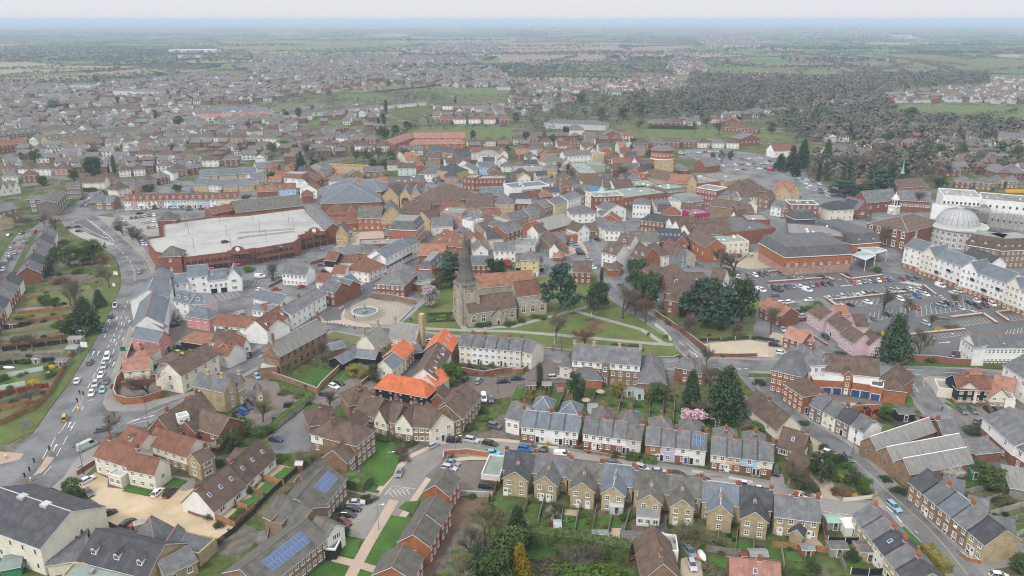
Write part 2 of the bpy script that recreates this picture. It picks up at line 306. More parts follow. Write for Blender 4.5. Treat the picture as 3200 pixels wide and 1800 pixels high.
def roof_mesh(L,D,h,rt,rise,m,ov,ridge,barge,par='concrete'):
 mb=MB();o=ov;t=.16
 if rt=='g':
  s=rise/(D/2);e=h-o*s+.1;top=h+rise+.1
  slab(mb,[(-o*.7,-o,e),(L+o*.7,-o,e),(L+o*.7,D/2,top),(-o*.7,D/2,top)],t,m,'trim',{1:barge,3:barge,2:m})
  slab(mb,[(L+o*.7,D+o,e),(-o*.7,D+o,e),(-o*.7,D/2,top),(L+o*.7,D/2,top)],t,m,'trim',{1:barge,3:barge,2:m})
  mb.tb((-o*.7,D/2,top),(L+o*.7,D/2,top),.13,.13,ridge,6)
 elif rt=='x':
  s=rise/(L/2);e=h-o*s+.1;top=h+rise+.1
  slab(mb,[(-o,D+o*.7,e),(-o,-o*.7,e),(L/2,-o*.7,top),(L/2,D+o*.7,top)],t,m,'trim',{1:barge,3:barge,2:m})
  slab(mb,[(L+o,-o*.7,e),(L+o,D+o*.7,e),(L/2,D+o*.7,top),(L/2,-o*.7,top)],t,m,'trim',{1:barge,3:barge,2:m})
  mb.tb((L/2,-o*.7,top),(L/2,D+o*.7,top),.13,.13,ridge,6)
 elif rt in 'hp':
  w=min(L,D)/2;s=rise/w;e=h-o*s+.1;top=h+rise+.1
  a,b,c,d=(-o,-o,e),(L+o,-o,e),(L+o,D+o,e),(-o,D+o,e)
  if L>=D:p,q=(w,D/2,top),(L-w,D/2,top);Q=[[a,b,q,p],[b,c,q],[c,d,p,q],[d,a,p]];hips=[(a,p),(d,p),(b,q),(c,q),(p,q)]
  else:p,q=(L/2,w,top),(L/2,D-w,top);Q=[[a,b,p],[b,c,q,p],[c,d,q],[d,a,p,q]];hips=[(a,p),(b,p),(c,q),(d,q),(p,q)]
  for f in Q:
   f2=[f[0]]+[x for i,x in enumerate(f[1:])if(V3(x)-V3(f[i])).length>.02]
   if len(f2)>2:slab(mb,f2,t,m,m,{0:'trim'})
  for x,y in hips:mb.tb(x,y,.11,.11,ridge,5)
 elif rt=='s':
  sl_=rise/D;slab(mb,[(-o,-o,h-o*sl_+.1),(L+o,-o,h-o*sl_+.1),(L+o,D+o,h+rise+o*sl_+.1),(-o,D+o,h+rise+o*sl_+.1)],t,m,'trim')
 elif rt=='m':
  i=min(rise*.35,D*.3);a=[(-o,-o),(L+o,-o),(L+o,D+o),(-o,D+o)];b=[(i,i),(L-i,i),(L-i,D-i),(i,D-i)]
  for k in range(4):
   p,q,r,s_=a[k],a[(k+1)%4],b[(k+1)%4],b[k];mb.fc([(p[0],p[1],h+.05),(q[0],q[1],h+.05),(r[0],r[1],h+rise),(s_[0],s_[1],h+rise)],m)
   mb.fc([(p[0],p[1],h-.3),(q[0],q[1],h-.3),(q[0],q[1],h+.05),(p[0],p[1],h+.05)],'trim')
  mb.fc([(p[0],p[1],h+rise)for p in b],m if m=='flatdark' else 'flat')
 else:
  ph=.45;k=.28
  mb.fc([(k,k,h),(L-k,k,h),(L-k,D-k,h),(k,D-k,h)],m)
  for x0,y0,x1,y1 in((0,0,L,k),(0,D-k,L,D),(0,k,k,D-k),(L-k,k,L,D-k)):mb.box(x0,y0,h-.02,x1,y1,h+ph,par,skip='d')
  if L*D>60:
   for q in range(int(min(6,L*D/60))):
    x,y=R.uniform(1,L-2.5),R.uniform(1,D-2.5);hh=R.uniform(.35,.9);mb.box(x,y,h,x+R.uniform(.7,1.8),y+R.uniform(.7,1.8),h+hh,R.choice(['lead','flat','trim']),skip='d')
 return mb.mesh('roof')
FOOT=[]
WORDS={'brick':'red brick','obrick':'orange brick','ybrick':'yellow brick','bbrick':'brown brick','gbrick':'grey-brown brick','flint':'flint','sand':'sand-coloured','pblue':'pale blue','bblue':'bright blue','board':'black weatherboarded','pinkbrick':'pinkish brick','offwhite':'off-white',
'slate':'grey slate','dslate':'dark slate','brown':'brown tile','red':'red tile','orange':'orange tile','orangeold':'weathered orange tile','gtile':'grey-green tile','blueg':'blue-grey slate','terra':'terracotta tile','flat':'flat grey','flatdark':'flat dark','flatgreen':'flat greenish'}
def wr(m):return WORDS.get(m,m)
def B(lb,A,Bp,dep,h,rt='g',rise=3.0,wall='ybrick',roof='slate',spec='',cat='house',name=None,ro=None,gp=None,ov=.35,ridge=None,barge='trim',fr='trim',chim='brick',split=.5,z0=0.0,ww=None,wh=None,world=False,par=None,ch=1.3):
 a,b=(A,Bp)if world else(G(*A,h),G(*Bp,h))
 a,b=V3((a.x,a.y,0)),V3((b.x,b.y,0));t=(b-a);L=t.length;t.normalize();n=V3((-t.y,t.x,0))
 if isinstance(dep,tuple):q=G(*dep,h);dep=(V3((q.x,q.y,0))-a).dot(n)
 if dep<0:a,b=a+n*dep,b+n*dep;dep=-dep
 D=dep;rz=mt.atan2(t.y,t.x);near=(a+b).length/2<240
 if ro is None:
  ro=em(name or 'house',lb,cat,a,rz,gp)
 FOOT.append(((a+b)/2+n*D/2,mt.hypot(L,D)/2))
 off=M3.Rotation(-ro.rotation_euler.z,3,'Z')@(a-ro.location);r2=rz-ro.rotation_euler.z
 RM=M3.Rotation(r2,3,'Z')
 loc=lambda x,y,z:off+RM@V3((x,y,z))
 up,lo=(wall.split('/')+[None])[:2]
 mb=MB();hs=h*split if lo else z0;s0=z0
 if lo:mb.box(0,0,z0,L,D,hs,lo,skip='td')
 mb.box(0,0,hs,L,D,h,up,skip='td' if rt!='f' else 'td')
 if lo:mb.box(-.04,-.04,hs-.06,L+.04,D+.04,hs+.1,up,skip='d')
 if rt=='g':
  for x in(0,L):q=[(x,0,h),(x,D,h),(x,D/2,h+rise)];mb.fc(q if x else q[::-1],up)
 elif rt=='x':
  for y in(0,D):q=[(0,y,h),(L,y,h),(L/2,y,h+rise)];mb.fc(q if not y else q[::-1],up)
 elif rt=='s':
  mb.fc([(0,0,h),(0,D,h+rise),(0,D,h)],up);mb.fc([(L,0,h),(L,D,h),(L,D,h+rise)],up);mb.fc([(0,D,h),(0,D,h+rise),(L,D,h+rise),(L,D,h)],up)
 mb.ob('wall',ro,off,r2)
 rg=ridge or{'slate':'terra','orange':'orange','terra':'terra'}.get(roof,'lead' if roof=='blueg' else roof)
 rf=link('roof',roof_mesh(L,D,h,rt,rise,roof,ov,rg,barge,par or up),ro,off,r2)
 FACE={'f':(L,lambda s,z:(s,0,z),0),'r':(D,lambda s,z:(L,s,z),mt.pi/2),'b':(L,lambda s,z:(L-s,D,z),mt.pi),'l':(D,lambda s,z:(0,D-s,z),-mt.pi/2)}
 for tk in spec.split():
  k=tk[0]
  if k in 'frbl' and 'x' in tk:
   body,st=(tk.split(':')+['n'])[:2];c,r=body[1:].split('x');c,r=int(c),int(r);Lf,fn,rr=FACE[k];sh=(h-z0)/r
   w=ww or min(1.15,Lf/c*.62);hh=wh or min(1.5,sh*.52)
   if st=='w':w=min(2.6,Lf/c*.75)
   for j in range(r):
    for i in range(c):
     p=fn((i+.5)/c*Lf,z0+sh*(j+.56));pw(ro,loc(*p),r2+rr,w,hh,near,fr,st)
  elif k=='d':
   fc='f';q=tk[1:]
   if q[0]in 'frbl':fc,q=q[0],q[1:]
   col={'r':'doorred','b':'doorblue','g':'doorgrey','k':'dark','w':'trim'}.get(q[-1]);q=q if not col else q[:-1];Lf,fn,rr=FACE[fc]
   m=col or 'dark';link('door',cd2(('door',m),lambda:door_mesh(m)),ro,loc(*fn(float(q)*Lf,z0)),r2+rr)
  elif k=='g':
   fc='f';q=tk[1:]
   if q[0]in 'frbl':fc,q=q[0],q[1:]
   col={'b':'doorblue','w':'trim','k':'dark'}.get(q[-1]);m=col or 'trim';c=int(q[:-1]if col else q);Lf,fn,rr=FACE[fc]
   for i in range(c):link('garage_door',cd2(('gar',m),lambda:garage_mesh(m)),ro,loc(*fn((i+.5)/c*Lf,z0)),r2+rr)
  elif k=='c':
   for q in tk[1:].split(','):
    np_=2
    if ':' in q:q,np_=q.split(':');np_=int(np_)
    fx=float(q);hh=ch+.9;me=cd2((chim,round(hh,1),np_),lambda:chim_mesh(chim,hh,np_))
    p=(fx*L,D/2,h+rise+ch)if rt in 'gsf' or(rt in 'hm' and L>=D)else(L/2,fx*D,h+rise+ch)
    if rt=='f':p=(p[0],p[1],h+ch)
    link('chimney',me,rf,p,0 if p[0]!=L/2 or rt=='g' else mt.pi/2)
  elif k=='s' and rt=='g':
   c=int(tk[1:]);pit=mt.atan2(rise,D/2)
   def mk():
    m=MB();m.box(-.42,-.6,0,.42,.6,.1,'trim');m.box(-.34,-.52,.1,.34,.52,.12,'solar',skip='d');return m.mesh('skylight')
   for i in range(c):
    f_=.52;o=link('skylight',cd2('skyl',mk),rf,((i+.5)/c*L,D/2*f_,h+rise*f_+.1));o.rotation_euler=(pit,0,0)
  elif k=='D' and rt in 'gmh':
   c=int(tk[1:]);run=(D/2 if rt=='g' else min(L,D)/2)if rt!='m' else min(rise*.35,D*.3)
   s_=rise/run
   def mk():
    m=MB();zz=1.35;yl=min(zz/s_,3)+.3
    m.box(-.65,0,-.2,.65,yl,zz,'trim' if fr=='trim' else up,skip='td');m.fc([(-.65,0,zz),(.65,0,zz),(0,0,zz+.5)],'trim')
    m.fc([(-.8,-.15,zz-.1),(0,-.15,zz+.55),(0,yl+.7,zz+.55),(-.8,yl+.1,zz-.1)][::-1],roof);m.fc([(.8,-.15,zz-.1),(0,-.15,zz+.55),(0,yl+.7,zz+.55),(.8,yl+.1,zz-.1)],roof)
    m.box(-.45,-.03,.25,.45,0,1.15,'glass',skip='b');m.box(-.03,-.05,.25,.03,-.03,1.15,'trim',skip='b');return m.mesh('dormer')
   yy=run*.25 if rt!='m' else run*.15
   for i in range(c):link('dormer',cd2(('dorm',roof,round(s_,1),fr,up),mk),rf,((i+.5)/c*L,yy,h+yy*s_+.1))
  elif k=='S':
   pit=mt.atan2(rise,D/2);x0,x1=[float(q)for q in tk[1:].split(',')];c=max(1,int((x1-x0)*L/1.05))
   def mk():
    m=MB();m.box(-.5,-.8,0,.5,.8,.06,'solarframe');m.box(-.47,-.77,.06,.47,.77,.07,'solar',skip='d');m.box(-.01,-.77,.07,.01,.77,.075,'solarframe',skip='d');return m.mesh('solar_panel')
   sl_=mt.hypot(rise,D/2)
   for i in range(c):
    for rw in range(2):
     f_=(sl_*.5+(rw-.5)*1.7)/sl_;o=link('solar_panel',cd2('solp',mk),rf,((x0*L+(i+.5)*1.05),D/2*f_,h+rise*f_+.14));o.rotation_euler=(pit,0,0)
 return ro
def fo2(A,Bp,h):a,b=G(*A,h),G(*Bp,h);return V3((a.x,a.y,0)),V3((b.x,b.y,0))
def row(where,A,Bp,n,dep,h,rt='g',rise=2.8,walls=('cream',),roofs=('brown',),spec='f2x2 d.2',kind='terraced house',cat='house',name=None,gap=0.0,gp=None,wh=None,chim='brick',**k):
 """n houses along an eave line, each a thing of its own, labelled by look and by its place in the row"""
 a,b=fo2(A,Bp,h);L=(b-a);out=[]
 for i in range(n):
  p,q=a+L*(i+gap/2)/n,a+L*(i+1-gap/2)/n
  w,r=walls[i%len(walls)],roofs[i%len(roofs)];sp=spec[i%len(spec)]if isinstance(spec,(list,tuple))else spec
  ww_=w.split('/');wt=wr(ww_[0])+(' over '+wr(ww_[1])if len(ww_)>1 else '')
  if name is None:nm=kind.replace(' ','_').replace('-','_')
  else:nm=name
  pos=nth(i,n);lab=fit('%s %s with %s roof, %s %s'%(wt,kind,wr(r),pos,where),'%s %s, %s roof, %s %s'%(wr(ww_[0]),kind,wr(r),pos.replace('the ',''),where),'%s %s, %s %s'%(wr(ww_[0]),kind,pos,where),'%s %s, %s %s'%(wr(ww_[0]),kind,pos.replace('the ',''),where))
  d_=dep if not gap else dep*R.uniform(.93,1.07)
  out.append(B(lab,p,q,d_,h*(1 if not gap else R.uniform(.96,1.05)),rt,rise,w,r,sp,cat,nm,gp=gp or kind+'s '+where,world=True,chim=chim,**k))
 return out
 # ---------------------------------------------------------------- vehicles
CARCOL={'white':(.75,.76,.76),'black':(.012,.012,.014),'silver':(.45,.47,.49),'grey':(.10,.105,.115),'blue':(.03,.07,.22),'brightblue':(.02,.12,.42),'skyblue':(.06,.50,.62),'paleblue':(.2,.38,.48),'red':(.36,.012,.022),'darkred':(.13,.01,.02),'green':(.22,.5,.04),'teal':(.2,.45,.42),'gold':(.42,.34,.06),'navy':(.014,.02,.055),'steel':(.2,.24,.28),'beige':(.45,.38,.26),'orange':(.5,.15,.03),'brown':(.09,.06,.05)}
CARW={'skyblue':'bright sky blue','brightblue':'bright blue','paleblue':'pale blue','darkred':'dark red','grey':'dark grey','green':'bright green','teal':'turquoise','gold':'mustard yellow','navy':'navy blue','steel':'steel grey','silver':'silver'}
# length, width, height, shoulder height, greenhouse rear/front at the shoulder, rear/front at the roof, nose height, tail height
CT={'car':(4.2,1.76,1.48,.92,.03,.74,.16,.55,.72,.84),'saloon':(4.7,1.8,1.44,.9,.12,.74,.27,.55,.74,.88),'suv':(4.5,1.86,1.68,1.05,.02,.76,.09,.6,.92,1.0),'estate':(4.65,1.8,1.5,.93,.02,.74,.1,.57,.74,.88),'van':(4.9,1.95,2.0,1.2,.01,.84,.03,.68,1.0,1.2),'bigvan':(5.6,2.05,2.4,1.3,.01,.88,.02,.74,1.1,1.3),'pickup':(5.2,1.85,1.8,1.05,.42,.76,.46,.62,.95,1.0),'minivan':(3.3,1.5,1.9,1.05,.01,.95,.03,.84,.95,1.05)}
def car_parts(ty):
 L,Wd,H,sh,r0,f0,r1,f1,nose,tail=CT[ty];w=Wd/2;X=lambda f:(f-.5)*L
 body=MB();P='car_paint'
 st=[(0,.34,tail*.72,.80),(.03,.28,tail*.97,.93),(.16,.24,(tail+sh)/2,1),(r0+.14,.22,sh,1),(f0-.04,.22,sh,1),(f0+.02,.22,sh-.01,.99),(.93,.25,nose,.94),(.985,.28,nose*.86,.86),(1,.34,nose*.66,.74)]
 rings=[[(X(x),-w*k*.95,lo),(X(x),-w*k,lo+(hi-lo)*.4),(X(x),-w*k*.96,hi-.05),(X(x),-w*k*.86,hi),(X(x),w*k*.86,hi),(X(x),w*k*.96,hi-.05),(X(x),w*k,lo+(hi-lo)*.4),(X(x),w*k*.95,lo)]for x,lo,hi,k in st]
 for a,b in zip(rings,rings[1:]):
  for i in range(7):body.fc([a[i],a[i+1],b[i+1],b[i]][::-1],P)
  body.fc([a[7],a[0],b[0],b[7]][::-1],'dark')
 body.fc(rings[0],P);body.fc(rings[-1][::-1],P)
 gl=MB();wb,wt=w*.86,w*.70
 lo=[(X(r0),-wb,sh-.03),(X(f0),-wb,sh-.03),(X(f0),wb,sh-.03),(X(r0),wb,sh-.03)];hi=[(X(r1),-wt,H-.06),(X(f1),-wt,H-.06),(X(f1),wt,H-.06),(X(r1),wt,H-.06)]
 vanlike=ty in('van','bigvan','pickup')
 for k in range(4):
  a,b,c,d=lo[k],lo[(k+1)%4],hi[(k+1)%4],hi[k]
  if vanlike and ty!='pickup' and k in(0,2):
   mx=lambda p,q,t:tuple(p[i]+(q[i]-p[i])*t for i in range(3));t0,t1=(.68,.70)if k==0 else(.32,.30)
   m0,m1=mx(a,b,t0),mx(d,c,t1)
   (body if k==0 else gl).fc([a,m0,m1,d],P if k==0 else 'glass');(gl if k==0 else body).fc([m0,b,c,m1],'glass' if k==0 else P)
  elif vanlike and k==3 and ty!='pickup':body.fc([a,b,c,d],P)
  else:gl.fc([a,b,c,d],'glass')
 tp=[(x*.97+(X(r1)+X(f1))*.015,y*.9,H)for x,y,z in hi]
 for k in range(4):body.fc([hi[k],hi[(k+1)%4],tp[(k+1)%4],tp[k]],P)
 body.fc(tp,P)
 for s in(-1,1):
  for a,b in((lo[0 if s<0 else 3],hi[0 if s<0 else 3]),(lo[1 if s<0 else 2],hi[1 if s<0 else 2])):body.tb(a,b,.05,.04,P,4)
  if not vanlike:m_=[(p[0]*.5+q[0]*.5,p[1]+.0*s,p[2])for p,q in((lo[0 if s<0 else 3],lo[1 if s<0 else 2]),(hi[0 if s<0 else 3],hi[1 if s<0 else 2]))];body.tb((m_[0][0],m_[0][1]*1.005,m_[0][2]),(m_[1][0],m_[1][1]*1.01,m_[1][2]),.045,.04,P,4)
  body.box(X(f0)-.25,s*w*.95-.1,sh-.02,X(f0)-.08,s*w*.95+.1,sh+.13,P)
 if ty=='pickup':body.fc([(X(.03),-w*.72,sh+.005),(X(.4),-w*.72,sh+.005),(X(.4),w*.72,sh+.005),(X(.03),w*.72,sh+.005)],'dark')
 body.box(X(1)-.02,-.45,.42,X(1)+.015,.45,.56,'dark');body.box(X(0)-.015,-.26,.58,X(0)+.02,.26,.7,'paint')
 wh=MB();n=12;r=.33
 for k in range(n):
  a,b=2*mt.pi*k/n,2*mt.pi*(k+1)/n;A=(r*mt.cos(a),r*mt.sin(a));Bq=(r*mt.cos(b),r*mt.sin(b))
  wh.fc([(A[0],-.1,A[1]),(Bq[0],-.1,Bq[1]),(Bq[0],.1,Bq[1]),(A[0],.1,A[1])],'tyre')
  for s in(-1,1):
   wh.fc([(A[0],s*.1,A[1]),(A[0]*.66,s*.105,A[1]*.66),(Bq[0]*.66,s*.105,Bq[1]*.66),(Bq[0],s*.1,Bq[1])][::s],'tyre');wh.fc([(0,s*.08,0),(Bq[0]*.66,s*.105,Bq[1]*.66),(A[0]*.66,s*.105,A[1]*.66)][::s],'hub')
 hl=MB();hl.box(-.1,-.17,-.07,.06,.17,.07,'lampwhite');tl=MB();tl.box(-.05,-.12,-.12,.06,.12,.12,'lampred')
 wx=(X(.18),X(.81));pos=[(x,s*(w-.12),r)for x in wx for s in(-1,1)]
 hp=[(X(.965),s*w*.68,nose*.82)for s in(-1,1)];tpz=[(X(.012),s*w*.74,tail*.84)for s in(-1,1)]
 return body,gl,wh,hl,tl,pos,hp,tpz
def merged(ty):
 b,g,w,h,t,wp,hp,tp=car_parts(ty);mb=MB()
 for src,ps in((b,[(0,0,0)]),(g,[(0,0,0)]),(w,wp),(h,hp),(t,tp)):
  for p in ps:
   for f,m in zip(src.f,src.m):mb.fc([tuple(src.v[i][k]+p[k]for k in range(3))for i in f],src.names[m])
 return mb.mesh('car')
CARN={'car':'hatchback','suv':'SUV','estate':'estate car','saloon':'saloon car','bigvan':'tall van','minivan':'small square van','pickup':'pickup truck','van':'van'}
def car_at(p,ang,col,ty,lb,gp=None,z=0):
 nm={'van':'van','bigvan':'van','minivan':'van','pickup':'pickup_truck'}.get(ty,'car');ct='van' if nm=='van' else 'car'
 near=p.length<300;c=CARCOL[col];c=tuple(min(.8,v*R.uniform(.88,1.12))for v in c)
 if not near:
  o=link(nm,cd2(('carm',ty),lambda:merged(ty)),None,(p.x,p.y,z),ang,c);return tag(o,lb,ct,gp)
 ro=em(nm,lb,ct,(p.x,p.y,z),ang,gp)
 def mk():
  b,g,w,h,t,wp,hp,tp=car_parts(ty);return b.mesh('car_body'),g.mesh('car_glass'),w.mesh('wheel'),h.mesh('headlight'),t.mesh('tail_light'),wp,hp,tp
 b,g,w,h,t,wp,hp,tp=cd2(('carp',ty),mk)
 link('body',b,ro,color=c);link('window_glass',g,ro)
 for q in wp:link('wheel',w,ro,q)
 for q in hp:link('headlight',h,ro,q)
 for q in tp:link('tail_light',t,ro,q)
 return ro
def cl2(col,ty,rest):return '%s %s %s'%(CARW.get(col,col),CARN[ty],rest)
def C(x,y,hx,hy,col,ty,rest,gp=None,z=0):
 """one car: centre in the survey, heading as a short step in the survey, colour, body type, where it stands"""
 p=G(x,y,z+.7);q=G(x+hx,y+hy,z+.7);car_at(V3((p.x,p.y,0)),mt.atan2(q.y-p.y,q.x-p.x),col,ty,cl2(col,ty,rest),gp,z)
def cars(where,P,Q,hx,hy,cols,types='c',z=0,gp=None):
 """a line of cars from P to Q; '-' leaves a bay empty"""
 key={'w':'white','k':'black','s':'silver','g':'grey','b':'blue','B':'brightblue','r':'red','d':'darkred','n':'navy','t':'steel','p':'paleblue','e':'beige','y':'gold','o':'orange','q':'teal'}
 tk={'c':'car','u':'suv','e':'estate','s':'saloon','v':'van','V':'bigvan'}
 n=len(cols);tot=len(cols.replace('-',''));k=0;a,b=G(*P,z+.7),G(*Q,z+.7)
 h=G(P[0]+hx,P[1]+hy,z+.7)-a;ang=mt.atan2(h.y,h.x)
 for i,ch in enumerate(cols):
  if ch=='-':continue
  t=i/max(1,n-1);p=a.lerp(b,t);p=V3((p.x+R.uniform(-.2,.2),p.y+R.uniform(-.2,.2),0))
  ty=tk[types[i%len(types)]]if len(types)>1 else R.choice(['car','car','suv','estate','saloon','suv']);col=key[ch]
  pos=nth(k,tot);lab=fit(*[cl2(col,ty,x)for x in(('%s in the %s'%(pos,where),'%s, %s'%(pos.replace('the ',''),where),'%s, %s'%(pos.replace(' from the left',''),where))if tot>1 else('in the '+where,))])
  car_at(p,ang+R.uniform(-.03,.03)+(mt.pi if R.random()<.35 else 0),col,ty,lab,gp or 'cars in the '+where,z);k+=1
  # ---------------------------------------------------------------- trees and shrubs
def lc(mb,p,s,m,rnd,n=None):
 d=V3((rnd.gauss(0,1),rnd.gauss(0,1),rnd.gauss(0,1)+.5)).normalized()if n is None else n
 u=d.orthogonal().normalized();w=d.cross(u);a=rnd.uniform(0,6.28);u,w=u*mt.cos(a)+w*mt.sin(a),w*mt.cos(a)-u*mt.sin(a);s1,s2=s*rnd.uniform(.6,1.3),s*rnd.uniform(.5,1.1)
 mb.fc([p-u*s1,p-w*s2*.6+u*s1*.1,p+u*s1,p+w*s2],m)
def cb(kind,m,seed,n=1500):
 """unit tree, height 1, crown width 1: clumps of leaf cards through the crown's volume"""
 r=random.Random(seed);mb=MB();bl=[]
 if kind=='round':
  for k in range(26):
   a,z,q=r.uniform(0,6.28),r.uniform(.22,.9),r.uniform(.1,1);env=mt.sqrt(max(.05,1-((z-.55)/.45)**2));bl.append((V3((mt.cos(a)*.34*env*q**.5,mt.sin(a)*.34*env*q**.5,z*.96)),r.uniform(.11,.2)))
 elif kind=='cone':
  for k in range(44):
   z=.06+.9*(k/44);w=.44*(1-z)**.8+.03;a=k*2.4;bl.append((V3((mt.cos(a)*w*.68,mt.sin(a)*w*.68,z)),.06+w*.33))
 elif kind=='tiers':
  for k in range(30):
   t=k//5;z=.26+.125*t+r.uniform(-.025,.025);w=(.44,.5,.47,.4,.3,.17)[t];a=k*2.1+r.uniform(-.4,.4);q=r.uniform(.35,.95);bl.append((V3((mt.cos(a)*w*q,mt.sin(a)*w*q,z)),-r.uniform(.13,.21)))
 elif kind=='column':
  for k in range(26):z=.07+.88*k/26;a=r.uniform(0,6.28);w=.3*min(1,(1-z)*3+.15);bl.append((V3((mt.cos(a)*w*.5,mt.sin(a)*w*.5,z)),.2*min(1,(1-z)*2.5+.3)))
 elif kind=='bush':
  for k in range(14):
   a,q=r.uniform(0,6.28),r.uniform(0,1)**.5;z=.5*(1-q*.5)*r.uniform(.5,1.2);bl.append((V3((mt.cos(a)*.36*q,mt.sin(a)*.36*q,z)),r.uniform(.16,.26)))
 per=n//len(bl)
 for c,s in bl:
  fl=.35 if s<0 else(.9 if kind!='column' else 1.4);s=abs(s);zs=fl
  for i in range(per):
   d=V3((r.gauss(0,1),r.gauss(0,1),r.gauss(0,1))).normalized();q=r.uniform(.55,1.08)if r.random()<.8 else r.uniform(.2,1)
   p=c+V3((d.x,d.y,d.z*zs))*s*q
   if p.z<.01:continue
   nd=(d+V3((r.gauss(0,.5),r.gauss(0,.5),r.gauss(0,.5)+.25))).normalized();lc(mb,p,s*(.22 if s<.2 else.17),m,r,nd)
 return mb.mesh('crown')
def bc2(m,seed,dens=1.0,wide=1.0):
 r=random.Random(seed);mb=MB()
 def grow(p,d,l,rr,lv):
  q=p+d*l;
  if lv<2:mb.tb(p,q,rr,rr*.65,m,4 if lv else 5)
  else:
   u=d.orthogonal().normalized()*rr;a=r.uniform(0,6.28);w=d.cross(u);u=u*mt.cos(a)+w*mt.sin(a);mb.fc([p-u,p+u,q+u*.3,q-u*.3],m)
  if lv>=4:return
  for k in range(int((6,5,5,4,0)[lv]*dens)):
   t=r.uniform(.3,1.0);e=(d+V3((r.gauss(0,.6)*wide,r.gauss(0,.6)*wide,r.gauss(0,.3)+.18))).normalized();grow(p+d*l*t,e,l*r.uniform(.52,.8),max(rr*.5,.0028),lv+1)
 for k in range(3):grow(V3((0,0,.12+.08*k)),V3((r.gauss(0,.28),r.gauss(0,.28),1)).normalized(),.30,.017,0)
 xs=[abs(v[0])for v in mb.v];xs.sort();zs=sorted(v[2]for v in mb.v);kx=.47/xs[int(len(xs)*.985)];kz=1/zs[int(len(zs)*.997)]
 mb.v=[(v[0]*kx,v[1]*kx,v[2]*kz)for v in mb.v]
 return mb.mesh('crown')
def trunk_mesh(m,top=.5,r0=.035):
 mb=MB();mb.tb((0,0,0),(.005,0,.12),r0*1.25,r0,m,7);mb.tb((.005,0,.12),(0,.005,top),r0,r0*.5,m,7);return mb.mesh('trunk')
TK={'conifer':('cone','conifer','conifer'),'cedar':('tiers','cedar','spreading cedar'),'yew':('round','yew','dark yew'),'evergreen':('round','evergreen','evergreen tree'),'laurel':('round','laurel','bright green tree'),'cypress':('column','yew','columnar cypress'),'pine':('round','conifer','dark pine'),'goldcon':('cone','goldcon','golden conifer'),
'bare':('bare','bare','bare tree'),'olive':('bare','bareolive','bare olive-brown tree'),'redbare':('bare','barered','bare reddish tree'),'birch':('bare','bare','bare silver birch'),'magnolia':('round','magnolia','pale pink magnolia'),'cherry':('round','blossom','pink cherry tree in blossom'),'wblossom':('bare','wblossom','white blossom tree'),'catkin':('round','catkin','yellow-green tree'),
'bush':('bush','evergreen','green bush'),'lbush':('bush','laurel','bright green bush'),'dbush':('bush','yew','dark green bush'),'forsythia':('bush','forsythia','yellow forsythia bush'),'bbush':('bush','bareolive','brown leafless bush'),'rbush':('bush','barered','reddish bush'),'wbush':('bush','wblossom','white flowering bush')}
def T(kind,x,y,h,w,lb,gp=None,base=False):
 """a tree: the survey point is its crown's middle (or its foot when base is set); height and crown width in metres"""
 sh,m,kw=TK[kind];p=G(x,y,0 if base else h*.5);v=R.randrange(3)
 if sh=='bare':me=cd2(('crown',m,v),lambda:bc2(m,11+v*7))
 else:me=cd2(('crown',sh,m,v),lambda:cb(sh,m,5+v,{'cone':2600,'tiers':2600,'round':2200,'column':1600,'bush':1000}[sh]))
 isb=sh=='bush'
 ro=em('shrub' if isb else kind+'_tree' if kind in('pine','cedar','yew','cypress','birch','magnolia','cherry','conifer')else 'tree',lb,'shrub' if isb else 'tree',(p.x,p.y,0),R.uniform(0,6.28),gp)
 link('crown',me,ro,scale=(w,w,h))
 if not isb:
  bk='birchbark' if kind=='birch' else 'bark';me=cd2(('trunk',bk,sh=='bare'),lambda:trunk_mesh(bk,.5 if sh=='bare' else.7,.024 if sh=='bare' else.03));link('trunk',me,ro,scale=(h,h,h))
 return ro
def trs(where,kind,pts,gp=None):
 """several trees of a kind in one place: (x, y, height, width)"""
 pts=sorted(pts);n=len(pts)
 for i,(x,y,h,w)in enumerate(pts):
  kw=TK[kind][2];pos=nth(i,n);lab=fit('%s %s%s'%(kw,pos+' ' if pos else '',where),'%s %s%s'%(kw,pos.replace('the ','')+' ' if pos else '',where))if n==1 else fit('%s %s, %s of %d'%(kw,where,pos,n),'%s %s, %s'%(kw,where,pos))
  T(kind,x,y,h,w,lab,(gp or kw+'s '+where)if n>1 else None)
def hd(lb,pts,h,th,m='evergreen',gp=None,world=False):
 """a clipped hedge: leaf cards over a solid core, along surveyed points"""
 P=pts if world else[G(*p)for p in pts];c=P[0];mb=MB();r=random.Random(len(USED))
 for a,b in zip(P,P[1:]):
  t=(b-a);L=t.length;t.normalize();n=V3((-t.y,t.x,0));q=[a+n*th*.42,a-n*th*.42,b-n*th*.42,b+n*th*.42]
  mb.pz([(p.x-c.x,p.y-c.y)for p in q],0,h*.93,m)
  for i in range(int(min(900,L*(h*2+th)*5))):
   s=r.uniform(0,L);f=r.uniform(-1,1);k=r.random()
   if k<.45:p=a+t*s+n*f*th*.5+V3((0,0,h*r.uniform(.9,1.04)))
   else:p=a+t*s+n*mt.copysign(th*r.uniform(.4,.55),f)+V3((0,0,h*r.uniform(.05,1)))
   lc(mb,p-c,.24,m,r)
 return tag(mb.ob('hedge',None,(c.x,c.y,0)),lb,'hedge',gp)
